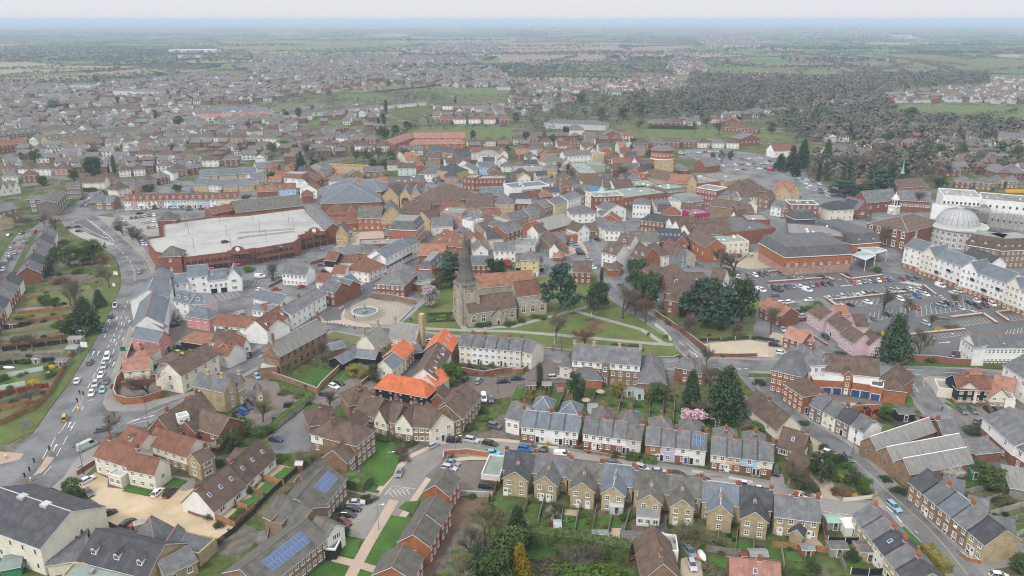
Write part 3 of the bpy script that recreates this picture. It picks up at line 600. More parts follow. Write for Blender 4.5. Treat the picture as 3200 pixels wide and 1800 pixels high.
 # ---------------------------------------------------------------- street furniture and people
def lm2(x,y,h,lb,arm=1.2,ang=0.0,m='metal',gp='street lamps'):
 p=G(x,y);ro=em('street_lamp',lb,'lamp post',(p.x,p.y,0),ang,gp)
 mb=MB();mb.tb((0,0,0),(0,0,1.1),.11,.1,m,8);mb.tb((0,0,1.1),(0,0,h),.07,.045,m,8);mb.ob('pole',ro)
 mb=MB();mb.tb((0,0,h-.05),(arm,0,h+.25),.04,.035,m,6);mb.ob('arm',ro)
 mb=MB();mb.box(arm-.1,-.14,h+.18,arm+.55,.14,h+.32,'lampwhite' if m=='metal' else m);mb.ob('lantern',ro)
def sl2(x,y,lb,ang=0.0,h=3.4,gp='traffic lights'):
 p=G(x,y);ro=em('traffic_light',lb,'traffic light',(p.x,p.y,0),ang,gp)
 mb=MB();mb.tb((0,0,0),(0,0,h-.2),.07,.06,'metal',8);mb.ob('pole',ro)
 mb=MB();mb.box(-.16,-.14,h-1.1,.16,.14,h,'dark');mb.box(-.24,.1,h-1.2,.24,.14,h+.1,'dark');mb.ob('signal_head',ro)
 for k,mm in enumerate(('signgreen','amber','lampred')):
  mb=MB();mb.lt([(.1,0),(.1,.06),(.0,.06)],mm,8);o=mb.ob('lens',ro,(0,-.14,h-.88+k*.33));o.rotation_euler=(mt.pi/2,0,0)
def ps(x,y,lb,ang=0.0,h=1.72,top='cloth',leg='clothblue'):
 """a walking figure grown as one skinned body, with hair as its own part"""
 p=G(x,y);k=h/1.75
 J=[((0,0,.95),.16),((0,0,1.18),.15),((.01,0,1.38),.17),((.02,0,1.5),.06),((.03,0,1.6),.1),((.03,0,1.7),.085),
 ((.0,.1,.9),.1),((.14,.1,.5),.07),((.1,.1,.08),.045),((.26,.1,.04),.04),((0,-.1,.9),.1),((-.08,-.1,.5),.07),((-.3,-.1,.12),.045),((-.16,-.1,.05),.04),
 ((0,.2,1.4),.07),((-.08,.25,1.12),.05),((.08,.25,.9),.035),((.14,.25,.82),.03),((0,-.2,1.4),.07),((.08,-.25,1.12),.05),((.24,-.25,.95),.035),((.3,-.25,.88),.03)]
 ed=[(0,1),(1,2),(2,3),(3,4),(4,5),(0,6),(6,7),(7,8),(8,9),(0,10),(10,11),(11,12),(12,13),(2,14),(14,15),(15,16),(16,17),(2,18),(18,19),(19,20),(20,21)]
 me=bpy.data.meshes.new('person');me.from_pydata([tuple(c*k for c in j)for j,_ in J],ed,[]);me.materials.append(MATS[top])
 o=bpy.data.objects.new('person',me);o.location=(p.x,p.y,0);o.rotation_euler=(0,0,ang);COL.objects.link(o);sk=o.modifiers.new('skin','SKIN');o.modifiers.new('sub','SUBSURF').levels=1
 for v,(j,r)in zip(me.skin_vertices[0].data,J):v.radius=(r*k,r*k)
 me.skin_vertices[0].data[0].use_root=True
 tag(o,lb,'person')
 mb=MB();mb.lt([(.0,.12),(.08,.1),(.115,.03),(.11,-.03)],'dark',10);mb.ob('hair',o,(.02*k,0,1.66*k))
 mb=MB();mb.lt([(.0,-.1),(.07,-.08),(.095,0),(.09,.06),(.0,.1)],'skin',10);mb.ob('head',o,(.045*k,0,1.63*k))
def sg(x,y,lb,w,h,z,m,ang=0.0,name='sign',cat='sign',legs=2):
 p=G(x,y);ro=em(name,lb,cat,(p.x,p.y,0),ang)
 mb=MB();mb.box(-w/2,-.04,z,w/2,.04,z+h,m);mb.ob('board',ro)
 for s in((-1,1)if legs==2 else(0,)):mb=MB();mb.tb((s*w*.4,.07,0),(s*w*.4,.07,z+h*.9),.045,.045,'metal',6);mb.ob('post',ro)
 return ro
 # ================================================================ GROUND
def fields_mat():
 m,ns,L,b=newmat('fields');tc=N(ns,'TexCoord')
 nz=N(ns,'TexNoise');nz.inputs['Scale'].default_value=.002;L.new(tc.outputs['Object'],nz.inputs['Vector'])
 wv=N(ns,'VectorMath',operation='SCALE');wv.inputs['Scale'].default_value=260;L.new(nz.outputs['Color'],wv.inputs[0])
 ad=N(ns,'VectorMath',operation='ADD');L.new(tc.outputs['Object'],ad.inputs[0]);L.new(wv.outputs[0],ad.inputs[1])
 v=N(ns,'TexVoronoi');v.inputs['Scale'].default_value=.0027;L.new(ad.outputs[0],v.inputs['Vector'])
 e=N(ns,'TexVoronoi');e.feature='DISTANCE_TO_EDGE';e.inputs['Scale'].default_value=.0027;L.new(ad.outputs[0],e.inputs['Vector'])
 s=N(ns,'SeparateColor');L.new(v.outputs['Color'],s.inputs[0])
 r=N(ns,'ValToRGB');r.color_ramp.interpolation='CONSTANT';L.new(s.outputs[0],r.inputs[0])
 for k,(p,c)in enumerate(((0,(.13,.155,.085)),(.24,(.21,.185,.125)),(.4,(.115,.15,.075)),(.56,(.18,.15,.118)),(.68,(.15,.165,.095)),(.84,(.08,.082,.06)),(.9,(.28,.25,.17)))):
  el=r.color_ramp.elements[k]if k<2 else r.color_ramp.elements.new(p)
  el.position=p;el.color=(*c,1)
 n2=N(ns,'TexNoise');n2.inputs['Scale'].default_value=.02;n2.inputs['Detail'].default_value=5;L.new(tc.outputs['Object'],n2.inputs['Vector'])
 q=N(ns,'MapRange');q.inputs[3].default_value=.7;q.inputs[4].default_value=1.3;L.new(n2.outputs['Fac'],q.inputs[0])
 sc=N(ns,'VectorMath',operation='SCALE');L.new(r.outputs[0],sc.inputs[0]);L.new(q.outputs[0],sc.inputs['Scale'])
 lt=N(ns,'Math',operation='LESS_THAN');L.new(e.outputs['Distance'],lt.inputs[0]);lt.inputs[1].default_value=.035
 mx=N(ns,'MixRGB');L.new(lt.outputs[0],mx.inputs[0]);L.new(sc.outputs[0],mx.inputs[1]);mx.inputs[2].default_value=(.04,.042,.028,1)
 L.new(mx.outputs[0],b.inputs['Base Color']);b.inputs['Roughness'].default_value=1;b.inputs['Specular IOR Level'].default_value=0;MATS['fields']=m
fields_mat()
def town_mat():
 """back gardens, yards and verges seen from far off: grass, soil, paving in small patches"""
 m,ns,L,b=newmat('gardens');tc=N(ns,'TexCoord')
 v=N(ns,'TexVoronoi');v.inputs['Scale'].default_value=.11;L.new(tc.outputs['Object'],v.inputs['Vector']);s=N(ns,'SeparateColor');L.new(v.outputs['Color'],s.inputs[0])
 r=N(ns,'ValToRGB');r.color_ramp.interpolation='CONSTANT';L.new(s.outputs[0],r.inputs[0])
 for k,(p,c)in enumerate(((0,(.085,.105,.04)),(.3,(.12,.11,.065)),(.5,(.075,.10,.03)),(.74,(.14,.125,.10)),(.9,(.17,.165,.155)),(.95,(.06,.06,.035)))):
  el=r.color_ramp.elements[k]if k<2 else r.color_ramp.elements.new(p)
  el.position=p;el.color=(*c,1)
 n2=N(ns,'TexNoise');n2.inputs['Scale'].default_value=.5;n2.inputs['Detail'].default_value=5;L.new(tc.outputs['Object'],n2.inputs['Vector'])
 q=N(ns,'MapRange');q.inputs[1].default_value=.3;q.inputs[2].default_value=.7;q.inputs[3].default_value=.6;q.inputs[4].default_value=1.35;L.new(n2.outputs['Fac'],q.inputs[0])
 sc=N(ns,'VectorMath',operation='SCALE');L.new(r.outputs[0],sc.inputs[0]);L.new(q.outputs[0],sc.inputs['Scale'])
 L.new(sc.outputs[0],b.inputs['Base Color']);b.inputs['Roughness'].default_value=.95;b.inputs['Specular IOR Level'].default_value=.1;MATS['gardens']=m
town_mat()
mb=MB();mb.fc([(-45000,-3000,0),(45000,-3000,0),(45000,60000,0),(-45000,60000,0)],'fields');st2(mb.ob('ground'))
mb=MB();mb.fc([(-900,-60,0),(900,-60,0),(1000,900,0),(700,1250,0),(-300,1350,0),(-750,1080,0),(-1000,900,0)],'gardens');st2(mb.ob('town_ground',None,(0,0,.03)))
tile('A')
for n_,m_,P in(('field','sandfield',[(-400,312),(150,312),(320,330),(710,335),(600,345),(310,357),(120,380),(-400,392)]),('field','sandfield',[(-400,410),(350,375),(700,345),(1110,350),(900,365),(640,377),(430,400),(170,430),(-400,440)]),
('field','roughgrass',[(1060,215),(1500,200),(1800,210),(1900,240),(1500,255),(1100,240)]),('field','grass',[(1940,705),(2090,640),(2576,640),(2576,705)]),('field','grass',[(1400,527),(1550,515),(1640,520),(1640,547),(1370,557)]),('field','grass',[(1700,480),(1820,470),(2000,490),(1950,507),(1750,507)]),('field','grass',[(1540,610),(1760,600),(1720,627),(1540,629)]),
('field','sandfield',[(1940,190),(2055,190),(2040,217),(1940,217)]),('field','sandfield',[(2260,195),(2600,186),(2600,208),(2240,222)]),('field','grass',[(2250,445),(2500,440),(2500,475),(2300,475)]),('field','grass',[(90,490),(220,490),(220,512),(100,512)])):
 sh(n_,P,m_,.06)
tile('B')
mat('ploughed',(.20,.145,.11),var=.12,scale=.01,fine=.06,alt=(.17,.13,.095),altscale=.006)
for n_,m_,P in(('field','ploughed',[(-60,214),(520,214),(930,222),(900,246),(700,260),(560,312),(200,302),(-60,322)]),('field','grass',[(1110,335),(1400,335),(1700,377),(1500,374),(1190,367)]),('field','roughgrass',[(1990,270),(2800,310),(2700,330),(2300,362),(1800,337)]),('park_lawn','grass',[(570,650),(930,648),(1060,638),(1250,648),(1430,705),(1200,690),(930,694),(590,690)]),
('field','grass',[(1850,552),(2000,523),(2700,542),(2700,630),(2350,622),(2100,592)]),('field','roughgrass',[(0,322),(180,322),(220,345),(0,350)]),('field','lawn',[(1190,292),(1400,294),(1380,318),(1200,314)]),('field','roughgrass',[(1480,150),(1580,150),(1570,172),(1480,172)]),('lake','water',[(1840,172),(2060,178),(2040,192),(1840,184)])):
 sh(n_,P,m_,.06)
tile('S')
def t_(c,*P):
 x0,y0=800*int(c[1]),450*int(c[0]);return[(x0+x/3.22,y0+y/3.22)for x,y in P]
sh('town_paving',[(330,640),(520,560),(800,590),(1200,560),(1700,545),(2300,540),(2900,620),(3300,690),(3300,1010),(2800,1140),(2400,1130),(1980,1000),(1500,880),(1400,1000),(1100,1110),(700,1130),(480,1060),(440,800)],'asphalt',.06)
# the wide road on the left, the junction and the side road
sh('main_road',t_('10',(560,690),(660,850),(1050,1060),(1150,1130),(1200,1230),(1220,1330))+t_('20',(1215,0),(1040,400),(870,690),(700,960),(500,1230),(350,1449))+t_('30',(0,330),(-400,600),(-400,1200),(0,900),(520,560),(640,460),(740,310),(830,220),(1000,130),(1090,50))
+t_('20',(1240,1445),(1480,1400),(1560,1330),(1700,1240),(1960,1120),(1950,1050),(1500,1225),(1240,1250),(1080,1235),(1035,1170),(1060,1060),(1165,800),(1325,370),(1400,150))+t_('10',(1500,1449),(1525,1330),(1470,1210),(1330,1040),(1130,860),(960,720),(1130,700),(1130,660),(880,610),(1010,480),(900,490),(760,600),(620,680)),'asphalt',.10)
sh('pavement',t_('20',(1300,380),(1340,380),(1330,560),(1230,760),(1150,980),(1160,1120),(1240,1180),(1650,1110),(1950,1040),(1950,1060),(1500,1225),(1240,1250),(1080,1235),(1035,1170),(1060,1060)),'pavement',.12)
sh('pavement',t_('10',(1470,1190),(1530,1330),(1560,1330),(1560,1200),(1380,950),(1150,740),(960,720),(1130,860),(1330,1040)),'pavement',.12)
sh('pavement',t_('30',(640,460),(740,310),(830,220),(1000,130),(1090,60),(1120,80),(980,330),(800,500),(620,600),(520,560)),'pavement',.12)
sh('pavement',t_('30',(0,200),(240,220),(200,280),(0,330)),'pinkpave',.12)
sh('pale_lane',t_('10',(680,870),(760,850),(1000,950),(1160,1010),(1040,1030),(800,940)),'asphaltlight',.115)
sh('grass_verge',t_('10',(1060,1080),(1140,1140),(1190,1240),(1205,1449))+t_('20',(1205,0),(1030,400),(860,690),(690,960),(490,1230),(335,1449))+t_('30',(330,0),(200,60),(90,120),(-200,160),(-200,-60))+t_('20',(0,1380),(300,1240),(500,1090),(640,810),(800,490),(980,160),(1040,0))+t_('10',(1040,1380),(1050,1250),(1030,1110)),'grass',.125)
sh('traffic_island',t_('20',(800,1090),(860,1090),(820,1230),(780,1245),(770,1210)),'pavement',.16)
sh('traffic_island',t_('30',(470,250),(550,260),(480,350),(430,410),(330,450),(420,330)),'pinkpave',.16)
sh('traffic_island',t_('10',(735,780),(870,755),(960,830),(1110,935),(1070,940),(900,870),(780,820)),'asphaltdark',.13)
sh('traffic_island',t_('10',(1340,1270),(1365,1270),(1372,1380),(1345,1380)),'pavement',.16)
# the high street, the curved shopping street and the road past the church
HS=t_('21',(-340,900),(0,720),(350,480),(600,395),(900,395),(1180,440),(1700,505),(2000,545))+t_('22',(300,665),(900,712),(1500,748),(1900,765),(2300,775))+t_('23',(0,785),(700,800),(1300,825),(1900,865),(2600,930),(2900,960))
sr('pavement',HS,13.5,'pavement',.09);sr('high_street',HS,9,'asphalt',.12)
sh('pink_paving',t_('21',(980,-30),(840,120),(700,270),(640,360),(740,340),(860,360),(1000,390),(1180,400),(1100,340),(900,290),(900,200),(1050,110),(1200,20),(1320,-60),(1200,-80)),'pinkpave',.13)
sr('shopping_street',t_('11',(1900,700),(1820,850),(1640,1050),(1400,1280),(1100,1449))+t_('21',(1150,15),(950,115),(820,200),(765,270),(770,330)),7,'asphaltdark',.15)
sh('pink_paving',t_('11',(1720,640),(1840,640),(1900,830),(1760,900),(1560,1130),(1380,1300),(1150,1449),(950,1449),(1280,1290),(1600,1060),(1740,880)),'pinkpave',.10)
sh('plaza',t_('21',(1140,100),(1300,140),(1420,140),(1600,200),(1400,385),(1200,375),(1000,345),(890,280),(960,190)),'stonepave',.17)
sh('churchyard_grass',t_('11',(1560,1449),(1750,1340),(2030,1330),(2230,1350),(2600,1200))+t_('12',(300,1340),(680,1300),(860,1240))+t_('22',(900,-20),(1000,130),(1200,260),(1420,410),(1600,520),(1660,640),(1640,695),(1300,688),(600,622),(0,575))+t_('21',(2100,470),(1650,430),(1400,392),(1560,290),(1680,170),(1640,60)),'grass',.14)
for n_,P,w_ in(('path',t_('21',(1700,120),(1560,250),(1400,385),(1650,408),(2100,430),(2576,440))+t_('22',(500,480),(850,512),(1400,562),(1620,575)),2.6),('path',t_('21',(2000,220),(2040,330),(2110,425)),2.4),('path',t_('21',(2110,425),(2460,395),(2576,395))+t_('22',(350,300),(620,230),(760,190)),2.4),('path',t_('22',(620,230),(900,310),(1300,420),(1460,520),(1560,580)),2.4)):sr(n_,P,w_,'asphaltlight',.17)
LANE=t_('12',(740,960),(800,1050),(850,1200),(900,1330))+t_('22',(960,0),(1060,90),(1210,215),(1420,330),(1600,460),(1740,590),(1900,735))
sr('pavement',LANE,8.5,'pavement',.09);sr('lane',LANE,5.6,'asphalt',.15)
sh('sandy_yard',t_('22',(1880,570),(2100,545),(2400,525),(2600,560),(2640,700),(2000,690),(1940,625)),'sandy',.11)
sh('garden_grass',t_('22',(1480,180),(1600,120),(1900,200),(2500,100),(2400,520),(1880,545),(1700,420),(1450,260)),'grass',.1)
sh('yard',t_('21',(740,1000),(900,890),(1160,870),(1220,980),(960,1200),(640,1240),(540,1120),(640,1050)),'brickpave',.11)
sh('yard',t_('21',(-120,900),(220,950),(260,1060),(530,1120),(180,1449),(-100,1449)),'brickpave',.11)
sh('yard',t_('21',(150,1480),(470,1230),(640,1230),(560,1480))+t_('31',(560,200),(200,230),(120,100)),'asphalt',.12)
sh('yard',t_('21',(1420,890),(1730,590),(1800,560),(1880,560),(1610,920)),'asphaltdark',.11);sh('yard',t_('21',(870,760),(1000,690),(1260,680),(1200,800),(900,790)),'asphalt',.11)
sh('yard',t_('21',(1900,1080),(2000,950),(2090,890),(2300,900),(2576,925))+t_('22',(130,880),(190,700),(410,720),(430,850),(600,960),(300,960),(60,980))+t_('21',(2576,1100),(2250,1140)),'brickpave',.11)
for c,P in(('21',[(380,940),(600,810),(800,840),(630,1020)]),('21',[(810,930),(900,850),(1000,880),(890,940)]),('21',[(470,1230),(560,1145),(670,1190),(560,1260)]),('21',[(800,1200),(940,1160),(970,1300),(880,1310)]),('31',[(1200,90),(1390,130),(1460,250),(1380,440),(1280,550),(1150,520),(1050,400),(1100,250)]),('31',[(1350,840),(1560,870),(1250,1395),(1060,1330)]),('31',[(1430,770),(1510,705),(1650,695),(1580,830)]),('31',[(1060,1080),(1000,1275),(830,1240),(930,1100)]),('31',[(440,1470),(600,1290),(970,1340),(880,1470)]),('31',[(980,1470),(1030,1395),(1190,1420),(1160,1470)]),('31',[(1110,600),(1140,560),(1250,600),(1210,635)]),
('30',[(1230,600),(1310,530),(1530,590),(1500,655)]),('30',[(1650,530),(1750,460),(1890,495),(1800,580)]),('30',[(2280,880),(2390,785),(2460,805),(2350,905)]),('30',[(2440,700),(2560,645),(2620,660),(2500,760)]),('31',[(10,590),(90,520),(220,560),(120,640)]),('31',[(155,480),(290,355),(395,385),(290,515)]),('31',[(-60,690),(10,650),(50,680),(-20,720)]),('31',[(2370,820),(2400,680),(2560,700),(2510,860)]),
('32',[(180,930),(270,740),(300,760),(260,950)]),('32',[(270,950),(300,800),(400,830),(360,960)]),('32',[(490,1000),(520,840),(640,860),(610,1000)]),('32',[(650,990),(680,820),(760,840),(720,1000)]),('32',[(860,1060),(900,860),(990,870),(960,1065)]),('32',[(985,960),(1000,880),(1110,900),(1090,970)]),('32',[(800,1060),(830,850),(860,850),(830,1060)]),('32',[(150,1280),(170,1160),(450,1190),(430,1310)]),('32',[(1420,1060),(1430,980),(1500,985),(1480,1060)]),('32',[(2260,1190),(2290,1110),(2410,1120),(2400,1200)]),('32',[(1950,1340),(2000,1270),(2200,1290),(2150,1380)]),
('33',[(0,1390),(0,1180),(130,1170),(150,1390)]),('33',[(200,1300),(160,1190),(340,1220),(360,1320)]),('33',[(770,1340),(800,1290),(950,1330),(900,1390)]),('33',[(650,1180),(680,1130),(900,1150),(830,1200)]),('33',[(2210,820),(2300,740),(2540,710),(2560,760),(2300,820)]),('33',[(2300,880),(2576,800),(2600,900),(2400,910)]),('33',[(2460,960),(2576,930),(2620,1080),(2500,1040)]),('33',[(1950,560),(2000,500),(2150,520),(2100,570)]),('33',[(640,290),(760,340),(800,440),(760,480),(680,380)]),('33',[(420,320),(480,300),(500,350),(440,380)]),('33',[(1330,970),(1370,950),(1560,1140),(1490,1150)]),
('22',[(390,1200),(410,1050),(530,1070),(470,1220)]),('22',[(0,1120),(40,1010),(130,1040),(120,1130)]),('22',[(610,1280),(640,1080),(700,1080),(680,1300)]),('22',[(1080,1230),(1110,1130),(1220,1150),(1190,1250)]),('22',[(1220,1360),(1230,1180),(1340,1190),(1330,1370)]),('22',[(1390,1330),(1410,1140),(1510,1150),(1500,1330)]),('22',[(1630,1380),(1640,1220),(1740,1220),(1720,1380)]),('22',[(1930,1420),(1950,1290),(2000,1300),(1990,1430)]),('22',[(2100,1400),(2130,1350),(2250,1370),(2230,1420)]),('23',[(1320,780),(1330,755),(2350,790),(2360,815)]),('23',[(1760,1160),(1800,1150),(1930,1215),(1880,1225)]),('23',[(1350,1180),(1400,1050),(1450,1110),(1470,1180),(1400,1205)]),('10',[(600,620),(640,560),(790,530),(780,550),(660,620)]),('10',[(240,720),(260,690),(460,670),(470,690),(350,720)]),('10',[(800,510),(880,500),(890,510),(810,525)])):
 sh('lawn',t_(c,*P),'lawn',.15)
sh('yard',t_('31',(2040,660),(2340,660),(2260,830),(2000,1010),(1900,1220),(1760,1480),(1640,1480),(1760,1300)),'earth',.11)
CLOSE=t_('32',(40,195))+t_('31',(2430,175),(2150,170),(1900,200),(1700,300),(1560,440),(1440,600),(1330,760),(1200,920),(1080,1080))
sr('pavement',CLOSE,12,'pinkpave',.09);sr('close_road',CLOSE,8.4,'pavement',.12)
sh('parking_yard',t_('31',(1880,290),(2330,300),(2480,480),(2380,620),(2050,610),(1700,450)),'brickpave',.13)
sr('path',t_('31',(1390,690),(1250,930),(1130,1130),(1000,1370),(940,1480)),2.6,'pinkpave',.16);sr('path',t_('31',(780,1275),(1000,1330),(1200,1390)),2.2,'pinkpave',.165);sr('path',t_('31',(900,580),(1100,620),(1240,650)),1.8,'pavement',.16)
sh('parking_yard',t_('31',(850,960),(900,840),(960,690),(1120,680),(1220,680),(1330,700),(1010,1060)),'pavement',.13)
ST=t_('31',(2430,175))+t_('32',(0,200),(500,262),(1000,340),(1500,425),(2000,505),(2576,605))+t_('33',(300,690),(600,760),(850,800),(1200,840))
sr('pavement',ST,11.5,'pavement',.09);sr('terrace_street',ST,8,'pavement',.125)
RL=t_('23',(-60,900),(180,1260),(420,1420))+t_('33',(560,50),(700,140),(850,270),(1000,420),(1250,670),(1450,870),(1700,1120),(1950,1370),(2100,1520))
sr('pavement',RL,10.5,'pavement',.09);sr('hill_road',RL,6.4,'asphalt',.15)
RR=t_('23',(1400,860),(1480,960),(1580,1100),(1720,1260),(1900,1400))+t_('33',(1960,30),(2150,180),(2400,370),(2700,560))
sr('pavement',RR,11,'pavement',.09);sr('side_road',RR,8,'asphalt',.145)
sh('junction',t_('23',(1290,830),(1560,900),(1560,990),(1640,1100),(1760,1240),(1620,1270),(1490,1100),(1420,960),(1330,880)),'asphalt',.15)
sh('road_mouth',t_('22',(2180,800),(2400,830),(2380,900),(2480,1020),(2560,1080),(2440,1070),(2270,880)),'asphalt',.14)
sh('car_park',t_('13',(-220,1300),(620,1230),(1180,1290),(1700,1370),(2250,1470))+t_('23',(1850,60),(2700,230),(2700,490),(1950,480),(1940,690),(1480,710),(1200,560),(1000,420),(700,200),(540,100),(100,130),(-200,60)),'asphaltdark',.12)
sr('lane',t_('23',(120,280),(300,410),(480,570),(640,690),(780,770)),5.2,'asphalt',.14)
sh('forecourt',t_('23',(540,1060),(1160,1140),(1140,1200),(900,1230),(650,1150)),'brickpave',.12);sh('forecourt',t_('23',(660,1150),(900,1160),(1060,1200),(840,1215)),'sandy',.13)
sh('pub_yard',t_('23',(1760,1260),(1930,1190),(2700,1240),(2700,1350),(1920,1370)),'brickpave',.13);sh('pavement',t_('23',(1560,920),(1620,890),(1800,900),(1680,990),(1740,1090),(1900,1200),(1780,1240),(1640,1100),(1570,1000)),'pavement',.13)
sh('gravel_yard',t_('30',(960,410),(1090,470),(1080,560),(1260,580),(1500,655),(1650,600),(1810,520),(1980,560),(1900,780),(2160,890),(2360,965),(2010,1260),(1640,1180),(1330,1060),(1060,980),(1030,750),(860,640),(760,540)),'gravel',.11)
sh('path',t_('30',(1660,500),(1750,440),(1960,480),(1980,560),(1850,600),(1800,585),(1890,500),(1755,465)),'pavement',.13)
for P in([(2220,850),(2340,765),(2390,785),(2280,880)],[(2380,690),(2480,620),(2540,650),(2440,705)]):sh('patio',t_('30',*P),'patio',.14)
for P in([(0,590),(40,500),(90,520),(10,600)],[(70,450),(200,320),(390,370),(290,360),(150,470)]):sh('patio',t_('31',*P),'patio',.14)
sh('drive',t_('33',(430,0),(500,120),(590,240),(560,300),(360,300),(460,250)),'patio',.12);sh('drive',t_('33',(410,400),(500,440),(640,480),(660,540),(640,640),(740,700),(560,700),(500,530),(410,450)),'patio',.12);sh('drive',t_('33',(20,420),(150,430),(180,590),(30,600)),'pavement',.12)
sh('flower_bed',t_('33',(690,520),(860,480),(1060,560),(1080,640),(1000,690),(760,670),(650,590)),'roughgrass',.13);sh('flower_bed',t_('33',(200,560),(230,460),(400,470),(520,560),(540,650),(350,620)),'roughgrass',.13)
sh('drive',t_('32',(1700,1280),(1900,1220),(1920,1480),(1690,1480)),'sandy',.12);sh('yard',t_('33',(2000,1320),(2380,1280),(2560,1340),(2180,1400)),'pavement',.12)
sh('yard',t_('12',(500,1040),(680,960),(760,960),(820,1120),(640,1100),(560,1130)),'pinkpave',.12);sh('sandy_yard',t_('12',(2080,1060),(2420,1090),(2620,1100),(2620,1250),(2380,1260),(2150,1220)),'sandy',.12);sh('loading_yard',t_('11',(800,1040),(930,900),(1280,870),(1290,960),(1000,1040)),'pinkpave',.13)
sh('sandy_yard',t_('23',(0,520),(40,440),(150,470),(170,640),(60,690),(0,690)),'sandy',.12);sh('garden_earth',t_('32',(1160,1090),(1200,940),(1330,960),(1310,1110)),'earth',.13)
for P,m_ in(([(530,780),(660,790),(650,850),(520,840)],'patio'),([(490,1005),(610,1005),(600,1070),(480,1060)],'patio'),([(980,965),(1100,975),(1080,1090),(960,1080)],'patio'),([(1700,960),(1900,970),(1900,1090),(1690,1080)],'roughgrass')):sh('patio',t_('32',*P),m_,.14)
sh('patio',t_('33',(350,1080),(480,1070),(560,1150),(370,1140)),'patio',.14)
sh('yard',t_('20',(1700,440),(1740,300),(1890,300),(1900,400),(2180,430),(2140,480),(1840,470),(1720,620),(1560,640),(1690,560)),'brickpave',.12)
sh('yard',t_('20',(1190,1100),(1230,970),(1570,950),(1640,1070)),'brickpave',.12)
sh('car_park',t_('12',(1650,60),(2080,50),(2576,110))+t_('13',(150,170),(420,330),(660,500),(400,560),(0,500))+t_('12',(2576,400),(2100,280)),'asphalt',.1)
sh('car_park',t_('10',(1200,720),(1560,720),(1620,930),(1480,930),(1300,800)),'asphaltlight',.12)
sh('garden_beds',t_('21',(710,480),(780,440),(1080,500),(1060,580),(830,550),(710,520)),'roughgrass',.13)
sh('garden_strip',t_('20',(0,130),(900,-30),(1000,120),(780,470),(620,800),(480,1070),(0,1330)),'roughgrass',.07)
for k,(a,b,c,d)in enumerate((((0,420),(600,370),(620,420),(0,470)),((0,560),(760,500),(760,540),(0,600)),((150,640),(640,620),(640,650),(150,670)),((0,700),(600,740),(560,800),(0,790)),((0,930),(150,910),(150,990),(0,990)),((200,60),(760,40),(700,110),(230,110)),((150,210),(700,170),(700,215),(160,250)))):sh('garden_plot',t_('20',a,b,c,d),('grass','earth','brickpave','grass','lawn','grass','pavement')[k],.12)
for P in(t_('10',(-100,1500),(60,1240),(170,1020),(260,900),(400,850),(560,720)),t_('10',(-200,760),(200,738),(500,705),(660,690)),t_('10',(880,600),(1010,480),(1200,415),(1500,330),(1760,255),(2100,215),(2500,190)),t_('11',(0,190),(420,150),(900,60),(1100,-60))):sr('street',P,8,'asphalt',.13)
# ---------------------------------------------------------------- painted road markings, one sheet of paint
mk=MB()
def dash(P,Q,n,fill=.5,w=.15,m='paint',world=False):
 a,b=(P,Q)if world else(G(*P),G(*Q));d=b-a;t=d.normalized();q=V3((-t.y,t.x,0))*w/2
 for i in range(n):
  p0,p1=a+d*(i/n),a+d*((i+fill)/n);mk.fc([tuple(V3((*(v).xy,.2)))for v in(p0-q,p1-q,p1+q,p0+q)],m)
def ds(c,P,every=5.0,fill=.5,w=.18,m='paint'):
 S_=t_(c,*P)if c else P
 for a,b in zip(S_,S_[1:]):dash(a,b,max(1,int((G(*b)-G(*a)).length/every)),fill,w,m)
def arrow(c,x,y,hx,hy,s=1.0):
 (X0,Y0),(X1,Y1)=t_(c,(x,y),(x+hx,y+hy));a,b=G(X0,Y0),G(X1,Y1);t=(b-a).normalized();q=V3((-t.y,t.x,0))
 f=lambda u,v:tuple(V3((*(a+t*u*s+q*v*s).xy,.2)))
 mk.fc([f(-2,-.13),f(.8,-.13),f(.8,.13),f(-2,.13)],'paint');mk.fc([f(.8,-.45),f(2,0),f(.8,.45)],'paint')
for P in([(1290,130),(1180,400),(1070,640),(960,880)],[(1280,290),(1150,620),(1090,800)],[(1110,340),(1040,530)],[(960,860),(860,1060)],[(730,1250),(810,1120)],[(820,1240),(860,1150)],[(620,1440),(720,1280)],[(710,1440),(800,1280)],[(880,1140),(1010,1120)]):ds('20',P,6,.55,.2)
for P in([(480,180),(430,280)],[(560,60),(510,150)],[(610,0),(590,20)],[(680,50),(635,130)],[(615,165),(570,250)],[(520,350),(440,435)]):ds('30',P,30,1,.2)
for x,y in((1175,310),(1225,360),(1300,340),(1150,535),(1240,520),(1095,330)):arrow('20',x,y,14,-34)
for x,y in((940,660),(1145,770),(700,1380),(990,660)):arrow('20',x,y,16,-32)
arrow('30',555,160,30,-50)
ds('20',[(1320,390),(1160,810)],200,1,.15,'ypaint');ds('10',[(1340,1060),(1440,1180),(1500,1290),(1530,1340)],200,1,.15,'ypaint')
ds('10',[(1040,900),(1130,1000),(1230,1090),(1310,1180),(1350,1300)],7,.5,.2);ds('10',[(730,790),(770,765),(870,755),(960,820),(1110,935),(1150,990)],100,1,.2);ds('10',[(740,810),(800,815),(900,870),(1000,920),(1100,960)],100,1,.2)
for i in range(9):dash(*t_('10',(880+i*26,775+i*19),(935+i*23,790+i*19)),1,1,.35)
for i in range(5):dash(*t_('10',(790+i*40,900+i*18),(830+i*40,920+i*18)),2,.5,.18)
for i in range(8):dash(*t_('20',(1280+i*34,1370-i*12),(1350+i*30,1330-i*5)),1,1,.22)
ds('20',[(1260,1390),(1540,1330)],100,1,.15);ds('20',[(1290,1370),(1600,1230),(1940,1090)],100,1,.12)
